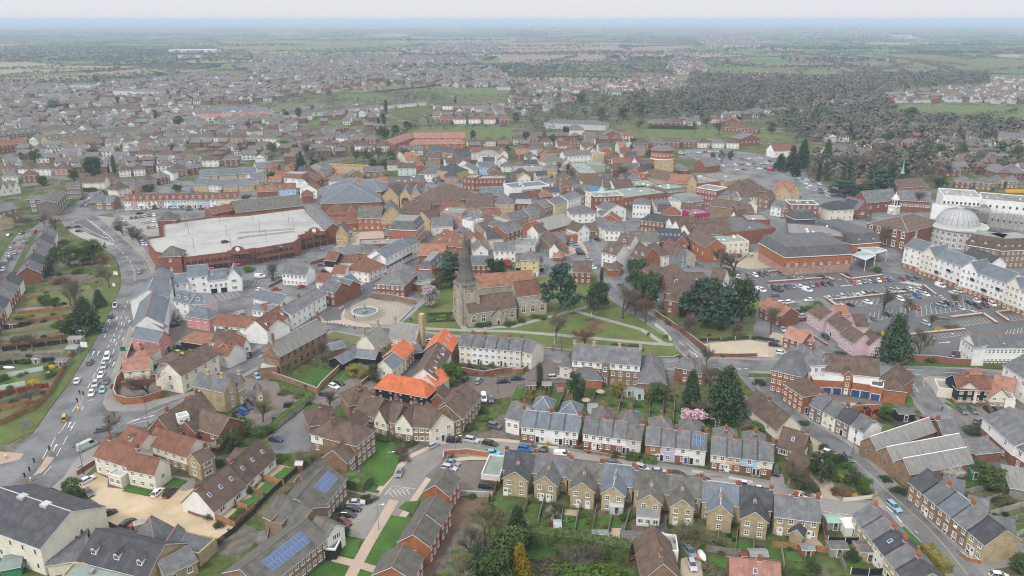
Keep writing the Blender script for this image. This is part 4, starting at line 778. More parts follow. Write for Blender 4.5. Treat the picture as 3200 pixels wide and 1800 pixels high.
ds(None,HS[1:5],6,.5,.15);ds(None,t_('22',(200,650),(420,680)),5,.5,.15);ds('22',[(1540,745),(1900,760),(2180,790)],6,.6,.15);ds('23',[(1300,815),(1750,850),(2350,890)],9,.6,.18);ds('23',[(1320,850),(1560,885)],2,.6,.2);ds('23',[(1400,900),(1440,940)],2,.6,.15)
ds('23',[(1450,960),(1570,1140)],7,.55,.16);ds('23',[(1570,1000),(1560,940),(1620,895),(1760,895)],300,1,.16,'ypaint');ds('23',[(480,590),(530,630)],3,.5,.15);ds('23',[(560,650),(690,740)],5,.55,.15)
ds('22',[(1680,540),(1880,720)],6,.55,.18);ds('22',[(1760,560),(1900,690)],80,1,.16);ds('22',[(2140,822),(2400,815)],2,.6,.3)
ds('33',[(870,290),(1100,510),(1300,690),(1600,960),(1800,1180),(2010,1449)],300,1,.18,'ypaint');ds('33',[(1090,640),(1180,735),(1150,760),(980,760)],300,1,.16,'ypaint');ds('33',[(1185,750),(1290,850),(1370,950)],2.1,.65,.35);ds('33',[(540,800),(680,825),(860,845)],8,.7,.16);ds('33',[(1480,1000),(1510,1030)],9,.9,.2)
ds('21',[(690,340),(760,350),(870,365),(940,395)],1.6,.5,.5);ds('21',[(830,215),(880,185)],30,1,.4);ds('21',[(0,720),(300,540)],6,.5,.18)
for i in range(5):dash(*t_('31',(1330+i*45,600-i*8),(1380+i*42,660-i*6)),1,1,.12);dash(*t_('31',(1300+i*45,640-i*4),(1370+i*45,570-i*1)),1,1,.12)
dash(*t_('31',(1370,548),(1610,580)),1,1,.12);dash(*t_('31',(1290,640),(1370,548)),1,1,.12)
for i in range(6):dash(*t_('31',(930+i*18,975-i*15),(990+i*8,990-i*18)),1,1,.12,'ypaint')
dash(*t_('31',(880,870),(1030,885)),1,1,.12,'ypaint');dash(*t_('31',(1030,885),(965,985)),1,1,.12,'ypaint')
for i in range(12):dash(*t_('11',(765+i*6,1030+i*7),(820+i*4,1030+i*7)),1,1,.3)
def bays(c,P,Q,n,dx,dy,w=.12):
 """parking bays: a base line from P to Q and n dividing lines"""
 (p,q,e)=t_(c,P,Q,(P[0]+dx,P[1]+dy));a,b,d=G(*p),G(*q),G(*e)-G(*p);dash(a,b,1,1,w,world=True)
 for i in range(n+1):s=a.lerp(b,i/n);dash(s,s+d,1,1,w,world=True)
for a in(('13',(0,1330),(700,1290),20,20,-40),('13',(0,1420),(660,1400),18,25,40),('13',(800,1400),(1260,1370),9,-25,-50),('13',(1340,1380),(1560,1370),4,-25,-35),('23',(700,200),(1140,165),8,40,-60),('23',(1250,110),(1690,95),8,-40,-50),('23',(1010,345),(1420,270),9,20,-90),('23',(1500,290),(2030,220),11,-10,-100),('23',(1640,520),(2050,470),10,-60,-50),('23',(1960,390),(2270,340),9,-50,-50),('23',(2400,340),(2650,310),7,-40,-50),('23',(1990,160),(2320,190),6,-40,-60),('23',(640,120),(1100,60),9,-50,-50),('23',(1180,20),(1600,10),9,-30,-30),('23',(2390,480),(2650,430),7,20,-50),('20',(2180,130),(2420,90),5,-50,-50),('11',(0,1280),(130,1270),4,-40,50),('11',(0,1380),(150,1360),4,-40,60)):bays(*a)
for i in range(7):dash(*t_('13',(730+i*24,1435-i*2),(770+i*24,1425-i*2)),1,1,.6);dash(*t_('13',(1330+i*32,1398+i*6),(1420+i*30,1388+i*6)),1,1,.6)
for i in range(6):dash(*t_('23',(1715+i*22,85+i*17),(1750+i*22,78+i*17)),1,1,.5);dash(*t_('23',(2035+i*20,232+i*8),(2070+i*20,228+i*8)),1,1,.5);dash(*t_('23',(480+i*14,115-i*4),(505+i*14,105-i*4)),1,1,.5)
arrow('23',1775,553,60,-6,1.4);arrow('22',1850,680,20,25)
st2(mk.ob('road_markings'))
# ================================================================ FOREGROUND BUILDINGS
tile('30')
h=B('big cream rendered hall with dark slate roof in the bottom left corner',(-330,898),(405,1170),(1050,752),7.2,'g',4,'cream','dslate','f6x2:d','hall','hall',ww=.7,wh=1.5,ridge='lead',fr='offwhite',ov=.25)
Lh=(G(405,1170,7.2)-G(-330,898,7.2)).length
for k,y in enumerate((8.2,9.7,11.2)):pw(h,(Lh+.01,y,3.6+(.5 if k==1 else 0)),mt.pi/2,.75,2.6+(.6 if k==1 else 0),True,'greywood','a')
for x in(Lh*.36,Lh*.68):m_=MB();m_.box(-1,-.9,-.6,1,.9,.55,'lead');m_.ob('roof_vent',h,(x,8.0,10.9))
s=B('low slate and solar roofed hall beside the cream hall gable',(785,1290),(1480,1462),12,3.4,'g',4,'ybrick','dslate','D3','hall','hall',ridge='dslate')
B('',(1560,1245),(1700,1245),9,3.6,'x',1.6,'ybrick','slate','',ro=s);B('',(1660,1440),(1980,1290),7,3.4,'g',1.6,'ybrick','slate','f2x1',ro=s);B('',(1320,1115),(1570,1160),7,3.2,'p',5.2,'ybrick','slate','',ro=s)
B('',(1640,1150),(2000,1240),6,3.2,'f',0,'ybrick','flatdark','',ro=s)
B('',(475,1340),(790,1290),10,3.0,'s',1.8,'cream','slate','',ro=s,barge='flatdark');B('',(620,1470),(1400,1480),(820,1330),2.9,'f',0,'ybrick','flatgreen','',ro=s)
g_=B('small dark green timber shed with a green roof by the cream hall',(0,1390),(200,1350),5,2.4,'g',.6,'greenp','flatgreen','r1x1','shed','shed')
c=B('cream rendered house with mottled red roof and lead roofed porch',(945,238),(1282,345),8,5.2,'g',3.2,'cream','red','f4x2 c.15:3,.97:3','house','cream_house')
B('',(1283,370),(1550,425),(1722,315),4.9,'g',3,'cream','red','f3x2 r1x1',ro=c);B('',(1085,430),(1215,470),5,2.9,'f',0,'cream','lead','f2x1:w',ro=c)
B('',(1180,85),(1375,190),8,5.2,'g',3,'cream','red','D1',ro=c)
d=B('long cream over brick house with red tile roof behind the cream house',(1470,120),(1872,250),8,4.8,'g',3.2,'cream/bbrick','red','f5x2','house','house');B('',(1350,200),(1500,150),4,3,'s',.8,'cream','dslate','',ro=d)
B('square yellow brick house with white sash windows facing the gravel yard',(1878,265),(2012,322),(2136,235),5,'x',2,'ybrick','brown','f1x2 r1x2:w c.9','house','yellow_brick_house',ww=1.5)
w=B('long white cottage with steep brown tile roof and three fenced lawns',(2150,795),(2470,545),(1893,660),2.8,'g',5,'white','brown','f2x1:w s3 c.03:3','house','cottage',barge='brown',ch=.9)
B('',(2478,512),(2770,255),9,2.8,'g',4.8,'white','brown','f3x1:w s3 c.05:3',ro=w,barge='brown',ch=.9)
B('small brown tiled outhouse beside the white cottage chimneys',(2290,260),(2350,290),6,2.4,'g',1.6,'brick','brown','','shed','shed')
tile('20')
v=B('red brick villa with steep brown gables and a white roof dormer',(1492,1436),(1745,1490),17,5.6,'x',5,'brick','brown','f2x2 c.2:3,.9:3','house','villa',ridge='orangeold')
B('',(1930,1395),(2200,1478),9,5.4,'g',3.4,'brick','brown','f2x2 r1x2',ro=v);B('',(1795,1320),(1905,1290),3,9.4,'f',0,'trim','lead','f2x1',ro=v,z0=7.6);B('',(1790,1430),(1960,1450),6,5.4,'x',3,'brick','brown','f1x1',ro=v)
tile('31')
s1=B('upper range of tan brick care home with solar panels and grey tiles',(622,812),(905,466),10.5,5.2,'g',3,'bbrick','gtile','f7x2 r2x2 S.42,.97','flats','apartment_building',ridge='gtile')
B('',(395,490),(500,525),8,5.2,'x',2.4,'brick','gtile','',ro=s1,ridge='gtile')
s2=B('lower range of tan brick care home with solar panels and white gable',(60,1590),(715,1062),11,5.2,'g',3,'bbrick','gtile','f11x2 S.22,.85','flats','apartment_building',ridge='gtile')
B('',(80,850),(420,985),10,5.2,'g',2.8,'bbrick','gtile','l2x2',ro=s2,ridge='gtile');B('',(718,1064),(888,945),6,5.4,'x',1.8,'white','gtile','f1x2:w',ro=s2,ridge='gtile');B('',(135,920),(260,945),4,5.8,'f',0,'bbrick','flatdark','',ro=s2);B('',(100,1100),(350,1075),7,3,'f',0,'bbrick','flatdark','',ro=s2)
B('',(660,1185),(800,1195),4,2.6,'f',0,'dark','flatdark','',ro=s2,par='trim')
for i,(a,b,d_)in enumerate((((1685,597),(1937,642),(2057,470)),((1562,888),(1860,934),(1967,742)),((1432,1102),(1742,1148),(1846,947)),((1180,1432),(1575,1484),(1640,1252)))):
 B('red brick flats with grey-green ridged roof, %s of the stepped four'%('farthest','second farthest','third farthest','nearest')[i],a,b,d_,5.4,'x',2.5,'obrick','gtile','r3x2 f1x1','flats','apartment_building',gp='stepped blocks of flats',ridge='bbrick')
B('flat roofed brick garage block beside the parking yard',(2264,438),(2452,458),(2512,252),2.6,'f',0,'offwhite/bbrick','flatgreen','','garage','garage',split=.6)
f=B('brown brick flats with cream gable and hipped roofs beside the lawn',(1005,132),(1196,-22),11,7,'h',3.4,'bbrick','brown','f4x3','flats','apartment_building',ridge='brown')
B('',(662,262),(912,306),(1002,192),4.4,'x',3,'bbrick','brown','r1x2:w',ro=f);B('',(548,10),(790,70),10,5.6,'h',3.4,'white/bbrick','brown','f2x2 c.5',ro=f,ridge='brown');B('',(800,40),(960,60),12,6,'h',3.4,'bbrick','brown','',ro=f,ridge='brown')
tile('21')
B('hip roofed brown tiled house behind the brick flats',(535,1385),(820,1330),9,5.2,'h',3.4,'bbrick','brown','c.4','house','house',ridge='brown')
cr=B('curved crescent of brown roofed flats with three cream gables',(985,1238),(1185,1292),10,5.2,'g',3.6,'bbrick','brown','f3x2:w c.5','flats','apartment_building',ridge='red')
for a,b,d_,rt,wl,sp in(((1185,1322),(1312,1358),9,'x','cream/bbrick','f2x2 c.9'),((1305,1332),(1400,1352),9,'g','bbrick','f1x2'),((1395,1372),(1572,1402),9,'x','cream/bbrick','f2x2 c.9'),((1570,1392),(1762,1402),10,'g','bbrick','f3x2:w'),((1760,1418),(1992,1345),9,'x','cream','f2x2 d.5b'),((1992,1334),(2070,1312),10,'g','bbrick','f1x2'),((2070,1312),(2262,1082),9.5,'g','bbrick','f6x2 c.5')):B('',a,b,d_,5.2,rt,3.6,wl,'brown',sp,ro=cr,ridge='red')
B('',(935,1180),(1200,1120),9,5.2,'h',3.4,'bbrick','brown','c.3',ro=cr,ridge='red')
bn=B('black weatherboarded barn with bright orange hipped tile roof',(1200,992),(1716,1090),(1818,1008),4.2,'h',3.6,'board/brick','orange','f5x2','barn','barn',split=.16,ov=.4,ww=.7,wh=.8)
B('',(1640,932),(1805,985),7,4,'x',2.6,'cream','orange','',ro=bn)
B('small brown tiled cart shed beside the black barn',(1762,1120),(1900,1130),7,2.6,'x',2,'brick','brown','','shed','shed')
wb=B('long white converted barn with dark roof and rows of skylights',(1817,918),(1962,642),8.5,5.4,'g',3.4,'white','brown','f5x2 D2 s6','barn','converted_barn',ridge='bbrick')
B('',(1964,640),(2030,515),9.5,5.4,'g',3.8,'brick','orange','s3',ro=wb)
B('white rendered house with grey slate roof in the courtyard',(1198,790),(1370,818),(1452,692),4.6,'x',2.6,'cream','blueg','f1x1 r3x1','house','house')
B('small brick house with orange roof beside the courtyard drive',(1482,716),(1592,602),7.5,5,'g',2.8,'obrick','orange','f4x2','house','brick_house')
B('dark boarded shed behind the orange roofed brick house',(1590,655),(1680,640),5,2.6,'s',.8,'board','slate','','shed','shed')
def dutch(ro,x,D,h,rise,m):
 """shaped parapet gable across a building of depth D"""
 mb=MB();P=[(-.3,h-.6),(-.3,h+.7),(.6,h+.9),(1.0,h+1.6),(1.5,h+1.8),(D*.28,h+rise*.55),(D*.34,h+rise*.8),(D/2-.9,h+rise*1.0),(D/2,h+rise+.9)]
 P=P+[(D-y,z)for y,z in P[-2::-1]]
 for s in(-.22,.22):q=[(x+s,y,z)for y,z in P];mb.fc(q if s<0 else q[::-1],m)
 for a,b in zip(P,P[1:]):mb.fc([(x-.22,a[0],a[1]),(x+.22,a[0],a[1]),(x+.22,b[0],b[1]),(x-.22,b[0],b[1])],'flint')
 mb.ob('shaped_gable',ro)
A_,B_=(228,692),(712,432)
du=B('long brown brick school hall with shaped gables and grey ridged roof',A_,B_,(88,655),7,'g',4.4,'bbrick','asbestos','f8x2 c.06:0,.97:0','hall','school_hall',fr='bbrick',ridge='lead',ov=.2,chim='bbrick',ch=3.0,ww=1.3,wh=2.0)
Ld=(G(*B_,7)-G(*A_,7)).length;a0=G(*A_,7);n0=(G(*B_,7)-a0).normalized();Dd=(G(88,655,7)-a0).dot(V3((-n0.y,n0.x,0)))
dutch(du,-.1,Dd,7,4.4,'bbrick');dutch(du,Ld+.1,Dd,7,4.4,'bbrick')
B('',(25,822),(215,805),6,3.2,'f',0,'bbrick','lead','',ro=du)
sc_=B('old yellow brick schoolhouse with grey roof and tall chimneys by the crossing',(1335,498),(1608,526),8.5,4.2,'g',4.4,'cream/ybrick','asbestos','f4x1 d.3 c.1:0','school','schoolhouse',chim='ybrick',ch=2.6,ridge='lead',split=.55)
B('',(1190,590),(1336,500),(1140,478),4.2,'g',4.2,'cream/ybrick','asbestos','f2x1 d.7 c.0:0,.9:0',ro=sc_,chim='ybrick',ch=2.6,ridge='lead')
Ls=(G(1608,526,4.2)-G(1335,498,4.2)).length;dutch(sc_,Ls,8.5,4.2,4.6,'ybrick');m_=MB();m_.box(-.8,-1.2,0,.8,1.2,13,'ybrick');m_.ob('chimney_stack',sc_,(Ls+.9,4.2,0))
cl=B('open sided cloister shed with blue-grey slate roof and dark posts',(868,760),(1002,690),6,2.7,'g',1.7,'dark','blueg','','shed','open_shed',ridge='terra');B('',(1000,692),(1198,712),6,2.7,'g',1.7,'dark','blueg','',ro=cl,ridge='terra')
B('low slate roofed annex with big glass rooflights',(760,625),(900,590),6,2.8,'g',1.2,'bbrick','blueg','','annex','annex')
B('tiny yellow brick gatehouse at the yard entrance',(0,1070),(60,1060),6,3,'x',1.6,'ybrick','slate','d.7w','hut','gatehouse')
tile('S')
row('backing onto the crescent car park',(1435,1080),(1627,1096),5,8.5,6.6,'g',2.8,('cream','white','white','cream','offwhite'),('slate',),('f2x3 d.25r c.9:3','f2x3 d.6 c.9:3','f2x3','f2x3 d.4 c.9:3','f2x3 c.9:3'),'rear terraced house',wh=.9)
B('cream end house of white terrace with a lean-to and parapet gable',(1624,1095),(1661,1104),8.5,6.2,'g',2.6,'cream','slate','f2x2 d.3','house','house')
tile('22')
B('white cottage with slate and brown tile roof beside driveway hedge',(-65,1300),(72,1332),9,5,'g',3,'white','slate','f2x1 c.9:3','house','cottage')
ap=B('three storey brick apartment block with white top floor and slate roof',(605,722),(1288,776),10,8,'g',3.8,'white/bbrick','slate','f9x3 c.01:1,.3:1,.68:1,.99:1','flats','apartment_block',split=.7,chim='ybrick')
B('',(905,770),(975,775),1,7.6,'f',0,'gbrick','flatdark','f1x2',ro=ap)
B('low white corner house with slate hipped roof left of the brick apartments',(480,776),(602,792),9,4.8,'h',2.6,'cream','slate','f1x2 l2x1','house','white_house')
B('slate hipped pavilion with orange brick wall below the apartments',(598,905),(908,925),9.5,3.2,'h',3.4,'obrick','slate','','building','pavilion')
B('brown brick building with long slate hipped roof and red ridges',(1272,948),(1548,962),19,4.8,'h',4.2,'bbrick','slate','','building','brick_building')
hb=B('red brick house with slate hipped roof beside the road corner',(1640,792),(1850,832),8,5.2,'h',2.6,'brick','slate','f1x2 c.4','house','brick_house');B('',(1838,845),(1952,848),8,5,'h',2.6,'brick','slate','f1x2',ro=hb)
tile('S')
TR='along the north side of terrace street'
def terr(wh,A,Bq,walls,roofs,spec,n=4):return row(wh,A,Bq,n,8.5,4.9,'g',2.9,walls,roofs,spec,'terraced house',ww=1.1)
terr('in the blue-roofed street terrace',(1629,1331),(1806,1349),('cream/brick','white','white','white/brick'),('blueg',),('f2x2 c.0:3','f1x2 d.15 c.95:3','f1x2 d.8','f2x2 d.3 d.5 c.98:3'))
terr('in the white-topped brick terrace',(1822,1353),(2003,1377),('white/brick','white/brick','white/brick','offwhite'),('slate','slate','slate','gtile'),('f2x2 d.8w','f2x2 d.1 c.5:3','f1x2 d.9','f1x2 d.1 c.97:3'))
terr('in the lilac house terrace',(2018,1387),(2206,1407),('obrick','lilac','white/brick','white'),('slate',),('f1x2 d.85w','f1x2 d.1','f1x2 d.7b c.0:3','f1x2 d.1 S.1,.95 c.98:3'))
terr('in the pale blue house terrace',(2223,1418),(2416,1442),('cream/brick','sand/brick','pblue/brick','cream/brick'),('slate',),('f2x2 d.8','f2x2 d.1w c.5:3','f1x2 d.9','f1x2 d.1 c.97:3'))
tile('22')
for lab,a,b in(('left slate hipped rear wing of blue-roofed terrace',(200,1215),(390,1235)),('right slate hipped rear wing of blue-roofed terrace',(470,1260),(665,1285)),('dark rear wing behind the white-topped terrace',(800,1330),(1000,1345)),('pale hipped rear wing behind the white-topped terrace',(1060,1355),(1280,1385)),('left rear wing behind the lilac house terrace',(1400,1430),(1620,1440)),('right rear wing behind the lilac house terrace',(1680,1445),(1890,1470))):B(lab,a,b,7,4.6,'h',2.6,'ybrick','blueg' if 'blue' in lab else 'slate','c.6','house','rear_wing')
tile('32')
for lab,a,b in(('left rear wing behind the pale blue house terrace',(2035,85),(2262,110)),('right rear wing behind the pale blue house terrace',(2335,125),(2560,150))):B(lab,a,b,7,4.6,'h',2.6,'ybrick','slate','c.3','house','rear_wing')
def pair(lab,A,Bq,wa,wb,roof,wall='ybrick',spec='f2x2'):
 """half of a terrace block: main range along the street with a gabled rear wing"""
 r=B(lab,A,Bq,8,5,'g',3.2,'ybrick',roof,'f3x2 c.02:3,.98:3 ','house','yellow_brick_house',chim='brick',ch=.9);a,b=fo2(wa,wb,5);c,d_=fo2(A,Bq,5);t=(d_-c).normalized();n=V3((-t.y,t.x,0));dp=(c-a).dot(n)
 B('',wa,wb,max(3.5,dp+3.9),5,'x',2.3,wall,roof,spec+' c.45:2',ro=r,chim='ybrick',ch=.5)
pair('yellow brick house left of the block above the blue kayak garden',(-90,368),(205,402),(-90,462),(155,490),'dslate',spec='f2x2 d.1w')
pair('yellow brick house with white french doors and mottled slate roof',(208,402),(552,442),(224,506),(446,541),'slate',spec='f2x2 d.35w d.65w')
pair('yellow brick house with half brown tile half slate roof',(565,466),(888,505),(588,573),(824,603),'gtile',spec='f2x2 d.35w d.75w')
pair('yellow brick house with newest blue-grey slate roof and lean-to',(890,505),(1214,546),(904,614),(1132,642),'blueg',spec='f2x2')
pair('brown tiled yellow brick house with white conservatory',(1230,576),(1565,618),(1270,692),(1502,727),'gtile',spec='f2x2')
pair('brown tiled yellow brick house with pinkish rendered wing half',(1567,618),(1902,662),(1594,747),(1832,773),'gtile',spec='f2x2 d.25w d.8w')
pair('yellow brick house with one white rendered rear wall',(1916,690),(2270,738),(1970,803),(2216,838),'blueg',spec='f1x2')
pair('yellow brick house with patched slate and white patio table',(2272,738),(2612,785),(2308,868),(2572,908),'dslate',spec='f2x2')
tile('33')
e=B('yellow brick cottage pair with four rear windows and dark lean-to',(72,842),(522,898),8.5,5.1,'g',3.1,'ybrick','slate','f4x2 d.15w d.8w c.48:3,.97:3','house','cottage');B('',(222,1010),(352,1050),4.5,2.6,'x',1.4,'ybrick','dslate','',ro=e)
row('left of the hill road',(855,832),(1420,1545),5,8.5,5,'g',3,('ybrick','ybrick','cream','ybrick','ybrick'),('slate','slate','dslate','slate','dslate'),('f2x2 c.3:4','f2x2 d.5 c.95:5','f2x2 s1 d.4w c.9:4','f2x2 c.98:6 d.5','f2x2 d.5'),'cottage',chim='obrick',ww=1.1)
row('right of the hill road',(1425,502),(2187,1132),5,9,5.2,'g',3.2,('bbrick','bbrick','bbrick','bbrick','ybrick'),('dslate','slate','blueg','slate','dslate'),('f2x2','f2x2 d.2r d.4w c.5:6','f2x2 d.7','f2x2 d.3r c.05:5','f2x2 d.2 d.4w'),'brick cottage',chim='obrick',ww=1.1)
for lab,a,b in(('grey rear wing behind the farthest hill road cottages',(1760,590),(1960,640)),('pale slate rear wing behind the middle hill road cottages',(2010,790),(2200,840)),('mottled slate rear wing behind the nearest hill road cottage',(2260,1010),(2490,1060))):B(lab,a,b,5,4,'s',1.2,'ybrick','slate','','house','rear_wing')
for lab,a,b,d_ in(('farthest gable of the triple brick warehouse',(932,90),(1100,182),24),('middle gable of the triple brick warehouse',(1101,184),(1266,298),24),('nearest gable of the triple brick warehouse',(1267,300),(1430,416),(2052,292))):
 wv=B(lab,a,b,d_,4.4,'x',2.7,'bbrick','asbestos','f1x1','warehouse','warehouse',ridge='trim',ww=1.5,wh=.9,fr='greywood',par=None)
rb=B('red brick chalet house with brown tile roof and white windows',(95,140),(346,216),(472,120),3,'g',4.4,'brick','brown','f2x1:w r1x2:w s1 c.95:1 d.6w','house','brick_house');B('',(190,252),(342,376),5.5,2.4,'g',1.8,'brick','brown','',ro=rb)
tile('23')
row('beside the hill road junction',(425,1167),(965,1450),4,7.5,4.9,'g',2.8,('gbrick','cream','gbrick','white'),('slate','slate','dslate','slate'),('f2x2 d.2 c.1:4','f2x2 d.7r','f2x2 c.1:4 d.5','f1x2 c.95:3'),'small cottage',ww=1.0)
oa=B('orange brick apartment house with slate hipped roof and balconies',(38,818),(342,888),15,8,'h',4,'obrick','slate','f5x3','flats','apartment_house',ridge='slate')
B('',(335,775),(586,768),13,8.6,'h',3.4,'white','slate','f4x2',ro=oa,ridge='slate');B('',(165,957),(361,1088),(567,1042),6.2,'h',3.2,'obrick','brown','f4x3 r1x2 dr.2b',ro=oa,ridge='brown')
lo_=B('curved brown tiled flats with blue garage doors below balconies',(575,832),(1122,892),10,6.7,'g',4,'white','brown','f8x1','flats','apartment_building',ridge='brown')
B('',(450,922),(760,940),4.5,4.8,'f',0,'obrick','flatdark','g3b',ro=lo_,par='trim');B('',(852,950),(1032,975),4.5,4.8,'f',0,'obrick','flatdark','g2b',ro=lo_,par='trim');B('',(1030,985),(1160,1010),5,4.8,'f',0,'obrick','flatdark','g1b',ro=lo_,par='trim');B('',(765,872),(852,878),5.5,7,'x',1.4,'obrick','brown','f1x3 d.5w',ro=lo_)
for a,b,z in(((450,900),(760,915),5.3),((852,925),(1032,950),5.3)):
 p,q=fo2(a,b,z);mb=MB();L_=(q-p).length;t=(q-p).normalized();mb.box(0,-.5,5.3,L_,-.35,6.3,'trim');o_=mb.ob('balcony_parapet',lo_,M3.Rotation(-lo_.rotation_euler.z,3,'Z')@(p-lo_.location),mt.atan2(t.y,t.x)-lo_.rotation_euler.z)
B('',(1168,1012),(1396,1038),8.5,4.8,'h',2.8,'obrick','brown','',ro=lo_,ridge='brown');B('',(1120,900),(1360,975),9,6,'h',4,'obrick','brown','',ro=lo_,ridge='brown')
pb=B('black boarded pub with mottled tile roof and red outside stair',(1912,1018),(2248,1026),8,4.8,'g',3,'board/pinkbrick','red','f4x2 c.4','pub','pub',split=.25);B('',(1840,945),(1912,1020),6,4.6,'g',2.4,'cream','red','',ro=pb);B('',(1712,1012),(1862,1030),7,3,'f',0,'cream','flat','',ro=pb);B('',(2238,1092),(2424,1098),9,3.6,'x',2.8,'cream/pinkbrick','terra','f2x2',ro=pb,barge='darkwood');B('',(2252,1000),(2462,1050),9,3.8,'g',2.8,'cream','terra','',ro=pb);B('',(2090,985),(2260,990),9,4.4,'h',3.6,'cream','terra','',ro=pb);B('',(2400,1120),(2490,1130),5,3,'f',0,'cream','flat','g1w',ro=pb)
tile('S')
B('tall white gabled house at the right edge beside the pub',(3137,1141),(3215,1190),12,8,'g',3.6,'white','slate','f3x2','house','white_house')
B('white and brick house on the lower right lane with slate roof',(3072,1304),(3172,1392),14,6.4,'g',3.4,'white/brick','slate','f2x2','house','white_house');B('long low brick outbuilding with slate roof along the right lane',(3000,1375),(3050,1420),7,2.6,'s',.8,'brick','slate','','shed','outbuilding');B('white upper house on lower right edge with brick base',(3170,1390),(3260,1450),12,6,'g',3.2,'white/brick','slate','f2x2','house','white_house')
tile('33');B('grey roofed open store at the far right edge',(2440,560),(2680,600),10,3,'s',.7,'greywood','asbestos','','shed','open_store')
B('small brick shed with lichen roof by warehouse corner',(1930,190),(2110,210),6,2.6,'g',1.2,'obrick','slate','','shed','shed');B('old brick house with slate roof behind the warehouse',(1760,15),(1900,10),7,4.6,'g',2.4,'brick','slate','f1x2 r1x1 c.05:2','house','brick_house')
tile('23')
wo=B('long white boarded office with slate roof over a brick base',(2090,600),(2760,596),9,7,'g',3,'white/brick','slate','f16x2','office','office_building',split=.28);B('',(1958,508),(2080,600),4,7,'s',1,'white','slate','f4x2',ro=wo)
pk=B('pink rendered farmhouse with four gables and brown tile roofs',(400,236),(536,322),(642,252),5,'g',3,'pink','brown','f3x2','house','pink_house',ridge='red')
for a,b,d_,sp in(((588,326),(732,438),8,'f3x2 d.4 c.2:1'),((724,462),(866,556),7.5,'f3x2'),((935,492),(1026,577),(1156,556),'r1x2:w'),((890,388),(1018,384),9,'')):B('',a,b,d_,5,'g',3,'pink','brown',sp,ro=pk,ridge='red')
B('',(690,265),(820,260),7,5,'g',2.5,'pink','orangeold','',ro=pk)
br=B('small red brick house with clay roofs beside the lane bend',(156,478),(346,545),7,4.8,'g',2.8,'brick','terra','f3x2','house','brick_house');B('',(346,522),(462,524),8,4.8,'g',2.6,'brick','terra','f2x2',ro=br)
B('brick house with orange roof at the garden edge by the car park',(-90,180),(130,285),9,4.8,'g',3,'brick','orangeold','f4x2','house','brick_house');B('tiny brick hut with pale roof in the car park hedge',(235,205),(320,205),5,3,'g',1.2,'brick','gtile','','hut','hut')
# ---- tile 20: cottages and painted houses beside the wide road
tile('20')
gw=B('tall grey slate terrace range of white flats beside the wide road',(1690,95),(1735,-20),14,9,'g',4,'white','blueg','f2x3','flats','apartment_block')
B('',(1640,360),(1700,105),(1350,330),8.2,'g',4,'white','blueg','f7x3',ro=gw,ridge='obrick',barge='obrick');
B('',(1640,420),(1685,385),(1320,480),6.4,'g',3,'white','blueg','',ro=gw)
sp=B('salmon pink house with slate roof and orange brick gable end',(1322,492),(1600,545),(1720,490),5.2,'g',3.2,'salmon','blueg','f2x1 r1x1','house','salmon_house',barge='obrick');
B('salmon pink cube house with hipped grey slate roof',(1872,275),(2100,310),(2195,255),5.4,'h',3,'salmon','blueg','f3x2','house','salmon_house',ridge='blueg')
wp=B('white rendered flats with slate roof and slim dormers',(1742,125),(1890,155),9,8,'g',3.2,'white','blueg','f2x3 D2','flats','white_flats');B('',(1892,155),(2085,160),(2180,90),7.6,'g',3.2,'pink','blueg','f2x2 D1',ro=wp)
wl_=B('long white cottage range with mossy red roof facing the side street',(2150,370),(2576,410),8,4.6,'g',3,'white','red','f6x2','house','white_cottage')
B('rust roofed timber carport over parked cars',(1820,535),(2120,580),7,2.7,'s',1.0,'dark','orangeold','','carport','carport')
tt=B('half-timbered corner shop with two jettied gables',(2285,650),(2370,628),9,5,'x',3,'white','red','f1x2','shop','timbered_shop',barge='darkwood');B('',(2365,640),(2440,590),8,5,'g',2.6,'brick/board','red','f2x1',ro=tt);B('',(2445,595),(2520,570),9,5,'x',3,'white/board','red','f1x2',ro=tt,barge='darkwood');B('',(2110,640),(2290,690),8,4.6,'g',3,'white','red','f2x1',ro=tt);B('',(2130,540),(2330,560),8,5,'g',3.4,'white','brown','c.5',ro=tt)
wt_=B('white timber-fronted shops with red roof and three dormers',(2686,432),(2920,275),9,5.6,'g',3.6,'white','red','f5x2 D3','shop','timbered_shop')
cg=B('large cream georgian house with brown tile roof and bay porch',(1822,885),(2196,672),(1722,775),6.4,'g',3.6,'cream','brown','f4x2 l1x2 c.3:2','house','georgian_house',ww=1.2,wh=1.9);B('',(1555,860),(1690,868),7,4.6,'g',1.8,'cream','slate','f1x2',ro=cg)
B('cream house with plain orange-red tile roof by the walled garden',(1238,835),(1500,808),7.5,4.8,'g',3,'cream','terra','f2x2','house','cream_house');hh_=B('older cream house with hipped red roof beside the bend',(1318,700),(1500,700),9,4.8,'h',3.2,'cream','terra','c.2:1','house','cream_house')
B('brown mossy tiled outbuilding behind the georgian house',(1580,740),(1780,765),7,3.2,'h',2.4,'brick','brown','','outbuilding','outbuilding')
yb=B('yellow brick victorian house with tall chimneys and faded blue sign',(1940,975),(2250,1045),(2375,955),7.2,'g',3,'ybrick','slate','r1x3 c.3:0,.75:0','house','victorian_house',chim='ybrick',ch=1.5);B('',(2260,960),(2390,980),(2500,935),7,'g',3,'ybrick','slate','r3x2 dr.3w c.9:0',ro=yb,chim='ybrick')
mb=MB();mb.box(0,-.05,0,1.8,0,1.6,'pblue');mb.ob('painted_sign',yb,(.8,-.01,4.2));mb=MB();mb.box(0,-.05,0,4.5,0,.7,'offwhite');mb.ob('painted_sign',yb,(1,-.01,2.6))
